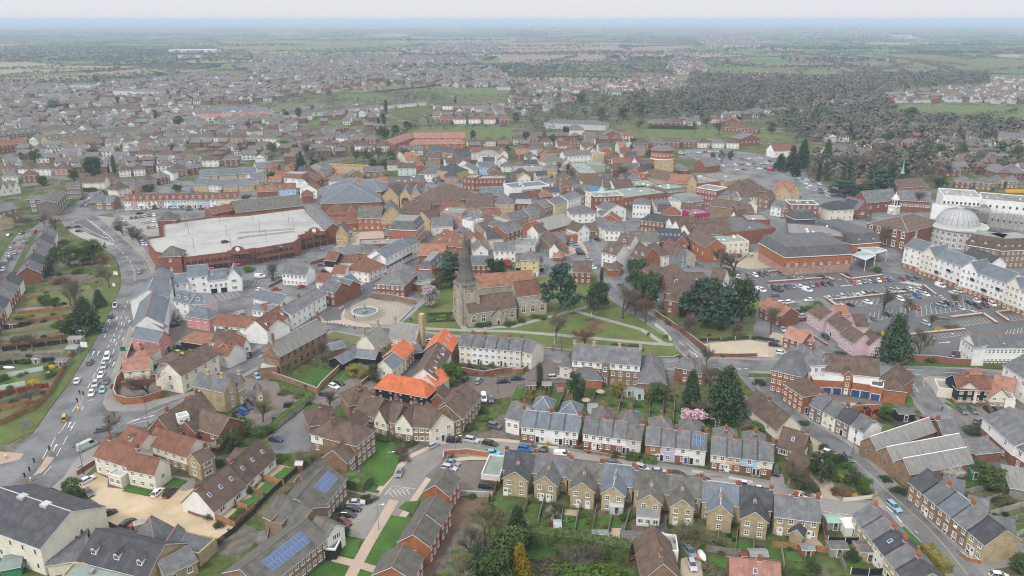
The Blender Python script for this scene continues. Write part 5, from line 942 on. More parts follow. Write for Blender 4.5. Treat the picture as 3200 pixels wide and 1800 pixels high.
tile('21');B('long white terrace of shops with black ground floor band',(352,272),(702,62),9,6.2,'g',2.4,'white','slate','f7x2 c.1:2,.5:2','shop','white_shops');B('white gable end house at the timbered shops corner',(0,350),(105,430),9,5.4,'g',3.2,'white','red','f1x1','house','white_house')
B('white range with blue-grey roof behind the white terrace',(-30,100),(235,165),9,5,'g',2.6,'white','blueg','f6x1','building','white_range');B('low white range in front of the blue-grey roofed range',(-40,215),(150,235),6,3,'g',1.6,'white','blueg','f4x1','building','white_range');B('brick shop with blue-grey roof at the street bend',(640,15),(790,45),10,6.5,'g',2.8,'brick','slate','f3x2','shop','brick_shop');B('small red roofed sheds behind the white terrace',(90,235),(290,190),7,3,'g',2,'brick','red','','shed','shed')
tile('S');B('old dark tiled cottage with cream gable beside the hill road',(2325,1262),(2428,1345),8,3,'g',4,'cream','brown','f2x1 c.4:2','house','cottage');B('brick house with brown hips in the walled garden',(2078,935),(2185,955),12,6,'h',4,'brick','brown','f3x2','house','brick_house')
# ================================================================ LANDMARKS
tile('21')
# ---- parish church
ch=B('old flint parish church with tall shingled spire on the green',(2142,262),(2622,196),9.5,5.6,'g',5.2,'flint','brown','f5x1:a l1x1:a','church','church',fr='cream',ww=1.9,wh=3.2,ridge='brown',ov=.2)
tile('11');B('',(2200,1452),(2810,1400),9,8.5,'g',4.5,'flint','orangeold','',ro=ch,ov=.2,barge='flint')
tile('22');B('',(68,160),(350,128),6,5.8,'f',0,'flint','copper','f3x1:a',ro=ch,fr='cream',ww=2,wh=3);B('',(48,90),(300,60),9,8.2,'g',5,'flint','red','',ro=ch,ov=.2,barge='flint')
tile('21');B('',(2372,300),(2508,285),5,3.4,'x',2.8,'flint','brown','d.5',ro=ch,ov=.2,fr='cream')
tile('11');tc=G(2112,1392,16.5);off=M3.Rotation(-ch.rotation_euler.z,3,'Z')@(V3((tc.x,tc.y,0))-ch.location)
mb=MB();mb.box(-3.6,-3.6,0,3.6,3.6,16.5,'flint')
for x in(-3.6,3.6):
 for y in(-3.6,3.6):mb.box(x-.6,y-.6,0,x+.6,y+.6,11,'flint');mb.box(x-.4,y-.4,11,x+.4,y+.4,14.5,'flint')
mb.box(-3.8,-3.8,16.3,3.8,3.8,16.8,'concrete',skip='d');mb.ob('tower',ch,off)
for k in range(4):
 for s in(-1.1,1.1):a=k*mt.pi/2;pw(ch,off+M3.Rotation(a,3,'Z')@V3((s,-3.62,14.2)),a,1.1,2.4,False,'cream','a')
 pw(ch,off+M3.Rotation(a,3,'Z')@V3((0,-3.62,9)),a,.8,1.8,False,'cream','a')
mb=MB();mb.lt([(5.4,16.7),(4.0,17.6),(2.9,21),(.12,36.5),(0,36.8)],'gtile',8,0,0,mt.pi/8);sp_=mb.ob('spire',ch,off);mb=MB();mb.tb((0,0,36),(0,0,39),.06,.04,'metal',5);mb.box(-.5,-.04,38,.5,.04,38.15,'metal');mb.ob('weathervane',sp_)
# ---- multi-storey car park with a pale roof deck
HD=7.0
def pt2(name,lb,cat,P,h,wall,top,par=1.0,parm=None):
 Q=[V3((*(G(*p,h)).xy,0))for p in P];c=Q[0].copy();Q=[q-c for q in Q]
 if sum(a.x*b.y-b.x*a.y for a,b in zip(Q,Q[1:]+Q[:1]))<0:Q.reverse()
 ro=em(name,lb,cat,c);mb=MB();mb.pz([(q.x,q.y)for q in Q],0,h,wall,top);mb.ob('wall',ro)
 mb=MB();n=len(Q)
 for a,b in zip(Q,Q[1:]+Q[:1]):
  t=(b-a).normalized();k=V3((-t.y,t.x,0))*.3;mb.pz([(a.x,a.y),(b.x,b.y),(b.x+k.x,b.y+k.y),(a.x+k.x,a.y+k.y)],h-.01,h+par,parm or wall)
 mb.ob('parapet',ro);return ro,Q,c
DK=t_('10',(1560,1100),(1850,1160),(2300,1105),(2576,1062))+t_('11',(0,1070),(380,1005),(450,955),(425,935),(590,905),(705,892),(700,850),(480,650),(0,712))+t_('10',(2500,722),(2130,745),(1640,812),(1645,935),(1480,962),(1500,1022))
tile('S');pk_,PQ,PC=pt2('car_park_building','two storey brick car park with broad pale concrete roof deck','car park',DK,HD,'brick','deck',1.0)
def along(ro,PQ,pts,z,n,fn):
 """things spaced along the outer face between two surveyed points at height z"""
 a,b=[V3((*(G(*p,HD)).xy,0))-PC for p in pts];d=b-a;rz=mt.atan2(d.y,d.x)
 for i in range(n):p=a+d*((i+.5)/n);fn(V3((p.x,p.y,z)),rz)
arch=lambda p,rz:pw(pk_,p+M3.Rotation(rz,3,'Z')@V3((0,-.05,0)),rz,2.6,1.9,False,'brick','a')
shop=lambda p,rz:pw(pk_,p+M3.Rotation(rz,3,'Z')@V3((0,-.05,0)),rz,3.4,2.4,False,'brick','d')
for a,b,n in((t_('10',(1850,1160))[0],t_('10',(2300,1105))[0],7),(t_('10',(2300,1105))[0],t_('11',(0,1070))[0],6),(t_('11',(0,1070))[0],t_('11',(380,1005))[0],7)):along(pk_,PQ,(a,b),5.0,n,arch);along(pk_,PQ,(a,b),1.6,n,shop)
along(pk_,PQ,(t_('11',(425,945))[0],t_('11',(705,892))[0]),1.9,4,lambda p,rz:pw(pk_,p+M3.Rotation(rz,3,'Z')@V3((0,-.6,0)),rz,4.6,3.4,False,'brick','d'));along(pk_,PQ,(t_('11',(425,945))[0],t_('11',(705,892))[0]),5.3,4,lambda p,rz:pw(pk_,p+M3.Rotation(rz,3,'Z')@V3((0,-.6,0)),rz,4.6,1.5,False,'brick','d'))
for pt in(t_('11',(590,905))[0],t_('10',(2400,1095))[0]):
 p=G(*pt,HD)-PC;mb=MB();mb.box(-5,-.5,HD-.5,5,.3,HD+1.5,'brick');Pz=[(3.2*mt.cos(mt.pi*k/8),HD+1.4+2.4*mt.sin(mt.pi*k/8))for k in range(9)];mb.fc([(x,-.5,z)for x,z in Pz],'brick');mb.fc([(x,.3,z)for x,z in Pz[::-1]],'brick')
 for(x0,z0),(x1,z1)in zip(Pz,Pz[1:]):mb.fc([(x0,-.5,z0),(x0,.3,z0),(x1,.3,z1),(x1,-.5,z1)][::-1],'concrete')
 g2=mb.ob('clock_gable',pk_,(p.x,p.y-.3,0),.12);mb=MB();mb.lt([(1.1,0),(1.1,.1),(0,.1)],'trim',16);o=mb.ob('clock_face',g2,(0,-.55,HD+2.1));o.rotation_euler=(mt.pi/2,0,0)
for c,x,y in(('10',1900,905),('10',1955,1075),('10',2215,800),('10',2285,945),('10',2325,1030),('11',40,890),('11',105,985),('11',275,735),('11',330,790),('11',380,860),('10',2540,760),('10',1870,830)):
 (x,y),=t_(c,(x,y));p=G(x,y,HD);lb=em('deck_lamp','slim lamp post standing on the pale car park roof deck','lamp post',(p.x,p.y,HD),0,'lamps on the car park roof');m_=MB();m_.tb((0,0,0),(0,0,6.5),.09,.06,'dark',6);m_.ob('pole',lb);m_=MB();m_.box(-.7,-.15,6.4,.7,.15,6.55,'metal');m_.ob('lantern',lb)
for P in(t_('11',(-180,950),(390,885)),t_('11',(-180,900),(375,860)),t_('10',(2390,960),(2560,925))):
 a,b=[G(*p,HD)for p in P];ba2('ramp_wall','low grey ramp wall on the car park roof deck','ramp wall',[V3((a.x,a.y,0)),V3((b.x,b.y,0))],HD+.9,.5,'concrete',world=True,z0=HD+.002,gp='ramp walls on the roof deck')
for P in(((1480,980),(2100,880)),((1900,1000),(2576,880)),((1650,870),(2300,760))):
 a,b=[G(*p,HD)for p in t_('10',*P)];q=MB();t=(b-a).normalized();n=V3((-t.y,t.x,0))*.15;q.fc([tuple(v-PC)for v in(a-n,b-n,b+n,a+n)],'flat');q.ob('deck_joint',pk_,(0,0,.02))
tile('10')
B('brick stair tower with grey pyramid roof, at the car park front left',(1598,1132),(1818,1125),9,9,'p',3.6,'brick','gtile','f1x2','stair tower','stair_tower');B('brick stair tower with brown roof, at the car park back left',(1582,770),(1768,765),9,9,'p',3.6,'brick','gtile','','stair tower','stair_tower')
tile('11')
B('slate roofed brick range along the car park right edge',(502,655),(706,853),8,8.5,'g',2.5,'brick','slate','','building','shop_range',ridge='slate');B('long supermarket range with grey roof behind the pale deck',(-200,690),(480,618),24,8.5,'g',4.5,'brick','gtile','','supermarket','supermarket',ridge='lead');B('red topped brick range behind the car park deck',(-430,700),(-140,645),10,9,'g',2.5,'brick','red','','building','shop_range')
# ---- white round tower house and white flats by the bend
tile('10');p=G(1637,1322,8.5);rt_=em('round_house','white round house with conical slate roof by the bend','house',(p.x,p.y,0));mb=MB();mb.lt([(4.9,0),(4.9,8.5)],'white',24);mb.ob('wall',rt_);mb=MB();mb.lt([(5.5,8.3),(5.5,8.5),(.5,12.2),(.5,12.8),(0,13.2)],'blueg',24);mb.ob('roof',rt_)
for k in range(9):a=-mt.pi/2+(k-4)*.3;pw(rt_,(4.93*mt.cos(a),4.93*mt.sin(a),7.5),a+mt.pi/2,1.0,1.2,False)
wf=B('white flats with steep slate roofs and archway by the bend',(1885,1335),(2092,1318),9,8.4,'g',3.6,'white','blueg','f2x3','flats','white_flats');B('',(1748,1400),(1888,1390),8,6.2,'g',3,'white','blueg','f2x2',ro=wf);B('',(2092,1372),(2290,1350),9,6.4,'g',3.2,'white','blueg','f4x1 s2 g2k',ro=wf);B('',(2278,1352),(2425,1340),9,6.4,'x',4.2,'white','blueg','f1x2:w',ro=wf);B('',(1500,1440),(1705,1420),9,8,'g',3,'white','slate','f2x3',ro=wf)
# ---- fountain plaza
tile('21');p=G(1097,262);fo=em('fountain','round white rimmed fountain with bronze figure on stepped plaza','fountain',(p.x,p.y,.17))
for k,(r,z)in enumerate(((8.6,.15),(7.8,.3),(7.0,.45),(6.2,.6))):mb=MB();mb.lt([(r,0 if k==0 else z-.15),(r,z),(r-.9,z)],'stonepave',40);mb.ob('step',fo)
mb=MB();mb.lt([(5.5,.55),(5.5,1.3),(4.95,1.3),(4.95,.7)],'wgrey',40);mb.ob('basin_rim',fo);mb=MB();mb.lt([(5.0,.95),(0,.95)],'water',40);mb.ob('water',fo);mb=MB();mb.lt([(1.1,.6),(1.1,1.5),(.6,1.9),(.5,2.6),(.8,2.8),(.0,2.8)],'bronze',16);mb.ob('pedestal',fo)
mb=MB();mb.lt([(.3,2.8),(.34,3.3),(.22,3.7),(.34,4.2),(.12,4.5),(.17,4.75),(.0,4.95)],'bronze',10);mb.tb((.2,0,4.3),(.7,0,4.9),.09,.06,'bronze',6);mb.ob('statue',fo)
for k in range(7):
 mb=MB();r0=9+k*1.5
 if k<4:
  for j in range(12):a0,a1=-1.1+j*.19,-1.1+(j+1)*.19;q=[((r0)*mt.cos(a),(r0)*mt.sin(a))for a in(a0,a1)]+[((r0+.4)*mt.cos(a),(r0+.4)*mt.sin(a))for a in(a1,a0)];mb.pz(q,0,.12,'concrete')
  mb.ob('paving_ring',fo)
  # ---- small knot garden
hed=[]
p=G(1855,305);kg=em('knot_garden','low clipped knot garden of green box hedges on the lawn','hedge',(p.x,p.y,.15),.1);kg.scale=(.55,.65,1)
def hbox(x0,y0,x1,y1,h=.7):
 mb=MB();rr=random.Random(int(x0*7+y0));mb.box(x0,y0,0,x1,y1,h,'evergreen')
 for k in range(int((abs(x1-x0)+abs(y1-y0))*14)):lc(mb,V3((rr.uniform(x0,x1),rr.uniform(y0,y1),h*rr.uniform(.7,1.1))),.22,'evergreen',rr)
 mb.ob('box_hedge',kg)
for a in((-10,-7,10,-6.2),(-10,6.2,10,7),(-10,-6.2,-9.2,6.2),(9.2,-6.2,10,6.2),(-5,-5,-4.2,5),(4.2,-5,5,5),(-4,-.4,4,.4),(-8,-3,-5.2,-2.2),(5.2,2.2,8,3),(-3,2,-2.2,6),(2.2,-6,3,-2),(-8,2,-5.2,2.8),(5.2,-2.8,8,-2)):hbox(*a)
# ---- town hall
tile('13')
th_=B('red brick town hall with hipped roof and white cupola',(1002,795),(1408,885),(1600,760),10.5,'h',4.6,'brick','brown','f5x2 r2x2','town hall','town_hall',ww=2.0,wh=3.4,ridge='lead',barge='trim')
q=G(1270,640,15.5);off=M3.Rotation(-th_.rotation_euler.z,3,'Z')@(V3((q.x,q.y,0))-th_.location)
mb=MB();mb.box(-2.8,-2.8,11,2.8,2.8,16.5,'offwhite');mb.box(-3.1,-3.1,16.3,3.1,3.1,16.8,'trim',skip='d');mb.lt([(2.3,16.8),(2.3,21.2),(2.7,21.3),(2.7,21.7),(2.0,22),(1.9,22.8),(1.2,24),(.4,24.8),(.3,26),(0,27)],'offwhite',12)
for k in range(8):a=k*mt.pi/4;mb.box(2.25*mt.cos(a)-.35,2.25*mt.sin(a)-.35,17.4,2.25*mt.cos(a)+.35,2.25*mt.sin(a)+.35,20.6,'dark')
mb.ob('cupola',th_,off+V3((0,0,3.2))).scale=(.8,.8,.8);mb=MB();mb.lt([(1.2,0),(1.2,.12),(0,.12)],'trim',16);o=mb.ob('clock_face',th_,off+V3((0,-2.85,14.5)));o.rotation_euler=(mt.pi/2,0,0)
# ---- domed library
p=G(1905,800,11);dm=em('domed_library','round pale stone library with big grey dome','library',(p.x,p.y,0));mb=MB();mb.lt([(14.2,0),(14.2,9.6),(15.0,9.8),(15.0,10.6),(13.6,10.8)],'wgrey',48);mb.ob('drum',dm)
mb=MB();mb.lt([(15.0,10.55),(10.6,11.4)],'concrete',48);mb.lt([(10.6,11.4),(10.3,12.6),(9.4,14.8),(7.7,16.9),(5.2,18.5),(1.8,19.3),(1.8,19.8),(0,20)],'lead',48)
for k in range(24):a=k*mt.pi/12;pr=[(10.65,11.4),(10.35,12.6),(9.45,14.8),(7.75,16.9),(5.25,18.55),(1.85,19.35)];[mb.tb((r0*mt.cos(a),r0*mt.sin(a),z0),(r1*mt.cos(a),r1*mt.sin(a),z1),.1,.1,'flat',4)for(r0,z0),(r1,z1)in zip(pr,pr[1:])]
mb.ob('dome',dm)
for k in range(14):
 a=-mt.pi/2+(k-6.5)*.21
 for z in(7.9,5.0,2.0):pw(dm,(14.22*mt.cos(a),14.22*mt.sin(a),z),a+mt.pi/2,2.0,2.3,False,'trim','w')
 # ---- white building under scaffolding
sw=B('white concrete building wrapped in scaffolding behind the dome',(1765,520),(2150,545),22,17,'f',0,'white','flat','f9x2:d','building site','scaffolded_building',fr='concrete');B('',(2150,560),(2620,600),22,15,'f',0,'white','flat','f7x2:d',ro=sw,fr='concrete');B('',(1680,600),(1800,640),12,11,'f',0,'white','flat','',ro=sw);B('',(1950,640),(2240,660),14,12,'f',0,'concrete','flat','f6x2:d',ro=sw,fr='concrete');B('',(2240,700),(2600,740),14,8,'f',0,'concrete','flat','f6x1:d',ro=sw,fr='concrete')
a,b=fo2((1660,640),(2590,770),9);d=b-a;L_=d.length;sc2=em('scaffolding','grey tube scaffolding on the front of the white building site','scaffolding',a,mt.atan2(d.y,d.x))
for k in range(int(L_/3)+1):mb=MB();mb.tb((k*3,-2.5,0),(k*3,-2.5,13),.09,.09,'scaff',4);mb.tb((k*3,-1.2,0),(k*3,-1.2,13),.09,.09,'scaff',4);mb.ob('standard',sc2)
for j in range(6):mb=MB();mb.box(0,-2.6,1.9+j*2,L_,-1.1,2.0+j*2,'greywood');mb.tb((0,-2.55,2.9+j*2),(L_,-2.55,2.9+j*2),.07,.07,'scaff',4);mb.ob('platform',sc2)
mb=MB();mb.box(0,-2.75,3,16,-2.65,12,'trim');mb.ob('sheeting',sc2)
p=G(2400,480,20);q=G(2700,478,20);cr_=em('crane','yellow crane jib reaching in from the right edge','crane',(q.x,q.y,0));mb=MB();mb.tb((0,0,0),(0,0,21),.9,.7,'craneyel',6);mb.ob('mast',cr_);mb=MB();mb.box(p.x-q.x,-.7,19.5,4,.7,21,'craneyel');mb.ob('jib',cr_)
# ---- dark roofed superstore, glass canopy, apartments by the car park
ss=B('sprawling orange brick superstore with dark mansard roofs',(170,1140),(840,1105),26,9,'m',4.5,'obrick/pinkbrick','flatdark','f8x1','supermarket','superstore',split=.45,ww=1.3,wh=1.3);B('',(-10,985),(420,1045),30,6.5,'m',4,'obrick','flatdark','D3',ro=ss);B('',(840,1010),(1132,985),32,8,'m',5,'obrick','flatdark','D2',ro=ss);B('',(165,1145),(530,1150),6,4.6,'m',1.4,'obrick/pinkbrick','flatdark','',ro=ss)
B('',(-430,900),(80,850),30,7.5,'f',0,'brick','flatdark','',ro=ss);B('',(200,900),(760,940),22,11.5,'f',0,'flatdark','flat','',ro=ss,par='brick');B('',(280,760),(480,750),10,9,'m',4,'flatdark','flatdark','',ro=ss)
cn=em('glass_canopy','pale green glass entrance canopy on white posts','canopy',V3((*G(850,1120,6).xy,0)))
for P in([(850,1118),(985,1170),(1085,1120),(970,1060)],[(900,1045),(1080,1105),(1200,1070),(1100,1035)]):
 Q=[G(*p_,6 if k%2==0 else 5.6)-cn.location for k,p_ in enumerate(P)];mb=MB();mb.fc(Q,'pglass');mb.fc([v-V3((0,0,.15))for v in Q[::-1]],'pglass')
 for a,b in zip(Q,Q[1:]+Q[:1]):mb.tb(a,b,.16,.16,'trim',4)
 for k in range(1,6):mb.tb(Q[0].lerp(Q[1],k/6),Q[3].lerp(Q[2],k/6),.09,.09,'trim',4)
 mb.ob('glass_roof',cn)
 for v in Q:mb=MB();mb.tb((v.x,v.y,0),tuple(v),.13,.13,'trim',6);mb.ob('post',cn)
aps=B('long white and cream apartment range with slate roof above the car park',(1375,1025),(1560,1080),11,11,'g',3.4,'white/obrick','blueg','f3x4','flats','apartment_range',split=.24)
for a,b,rt,wl,sp in(((1545,1095),(1680,1135),'x','cream/obrick','f3x4'),((1680,1135),(1960,1235),'g','white/obrick','f5x4'),((1950,1245),(2105,1290),'x','white/obrick','f3x4'),((2105,1290),(2400,1395),'g','white/obrick','f6x4'),((2400,1405),(2540,1452),'x','cream/obrick','f3x4'),((2540,1452),(2900,1590),'g','white/obrick','f6x4')):B('',a,b,11,11,rt,3.6,wl,'blueg',sp,ro=aps,split=.24)
a,b=fo2((1680,1135),(2400,1395),11);d=(b-a)
for k in range(6):
 p=a+d*(.08+k*.17);mb=MB();mb.box(-1,-1,0,1,0,.15,'dark');mb.box(-1,-1,.15,1,-.92,1.1,'dark');mb.ob('balcony',aps,M3.Rotation(-aps.rotation_euler.z,3,'Z')@(p-aps.location)+V3((0,0,4.2+2.7*(k%2))),mt.atan2(d.y,d.x)-aps.rotation_euler.z)
ob=B('brown brick office with steep mansard roof and white dormers',(1985,1010),(2380,1075),14,9,'m',5.5,'bbrick','brown','f6x2 D3','office','office_building',ridge='brown');B('',(2350,1075),(2700,1060),14,9,'m',5.5,'bbrick','brown','f7x3 D5',ro=ob)
B('white gabled house with dark roof behind the apartment range',(1960,1110),(2230,1215),9,6,'g',3.4,'white','dslate','r1x1','house','white_house')
gs=B('gothic brick school with steep slate roofs beyond the town hall',(1000,590),(1310,560),12,7,'g',6,'brick','slate','f4x1 c.9','school','school_building');B('',(1310,560),(1640,580),12,7,'g',5,'brick','slate','f6x1:w',ro=gs);B('',(900,660),(1010,650),14,6,'x',5,'brick','slate','f1x1:w',ro=gs)
cp=B('brown brick chapel with thin green spire among the trees',(1315,440),(1600,420),12,7,'g',4.5,'bbrick','brown','f5x1:a','church','chapel',fr='cream');q=G(1345,340,11);off=M3.Rotation(-cp.rotation_euler.z,3,'Z')@(V3((q.x,q.y,0))-cp.location);mb=MB();mb.box(-1.1,-1.1,9,1.1,1.1,14,'darkwood');mb.lt([(1.5,14),(.8,16),(.05,24),(0,24.3)],'copper',8);mb.ob('spire',cp,off)
B('red brick corner shop with white bands and three storeys',(218,610),(510,615),12,9.5,'f',0,'brick','flatdark','f5x3','shop','corner_shop',par='trim');B('cream shop parade with dark hipped roof in the main street',(620,665),(868,655),12,7,'h',4,'cream','dslate','f4x2','shop','shop_parade');B('small brick house with steep roof beside the cream shop parade',(850,650),(950,640),9,6,'x',4,'brick','dslate','f1x1','house','brick_house');B('slate roofed white shop left of the banded brick corner',(30,620),(135,640),9,6,'g',3,'white','slate','f2x2','shop','white_shop');B('brown shop between white shop and banded brick corner',(135,640),(222,650),9,6.5,'g',3,'bbrick','slate','f2x2','shop','brown_shop')
B('golden brown brick flats with tiled gables beside the far car park',(60,500),(240,510),14,7,'x',5,'sand','orangeold','f3x2','flats','gabled_flats');B('second golden brick gabled block right of the first',(235,490),(322,480),16,8,'x',5,'sand','orangeold','f2x3','flats','gabled_flats')
# ---- converted water tower
tile('12');q=G(1508,140,17);wt=em('water_tower_flats','round brick water tower converted to flats with conical grey roof','tower',(q.x,q.y,0));mb=MB();mb.lt([(8.1,0),(8.1,16.4),(8.7,16.6),(8.7,17.4),(8.1,17.6),(8.1,22.8),(8.8,23),(8.8,23.6)],'obrick',28);mb.ob('wall',wt);mb=MB();mb.lt([(9.0,23.5),(4.5,26.3),(2.2,26.9),(2.2,27.6),(0,28)],'slate',28);mb.ob('roof',wt)
mb=MB();mb.lt([(8.75,16.6),(8.75,17.4)],'trim',28);mb.ob('stone_band',wt)
for k in range(9):a=-mt.pi/2+(k-4)*.34;pw(wt,(8.13*mt.cos(a),8.13*mt.sin(a),20),a+mt.pi/2,1.6,1.4,False)
mb=MB();mb.box(-17,-8,0,-8.5,2,10,'brick');mb.box(-16,-7,10,-8.5,2,14,'flatdark');mb.box(-6.5,-9.5,0,7,-4,16.2,'sand');mb.ob('annex',wt)
for z in(7,10.3,13.5):
 for x in(-3.5,0.5,4):pw(wt,(x,-9.52,z),0,1.3,1.3,False)
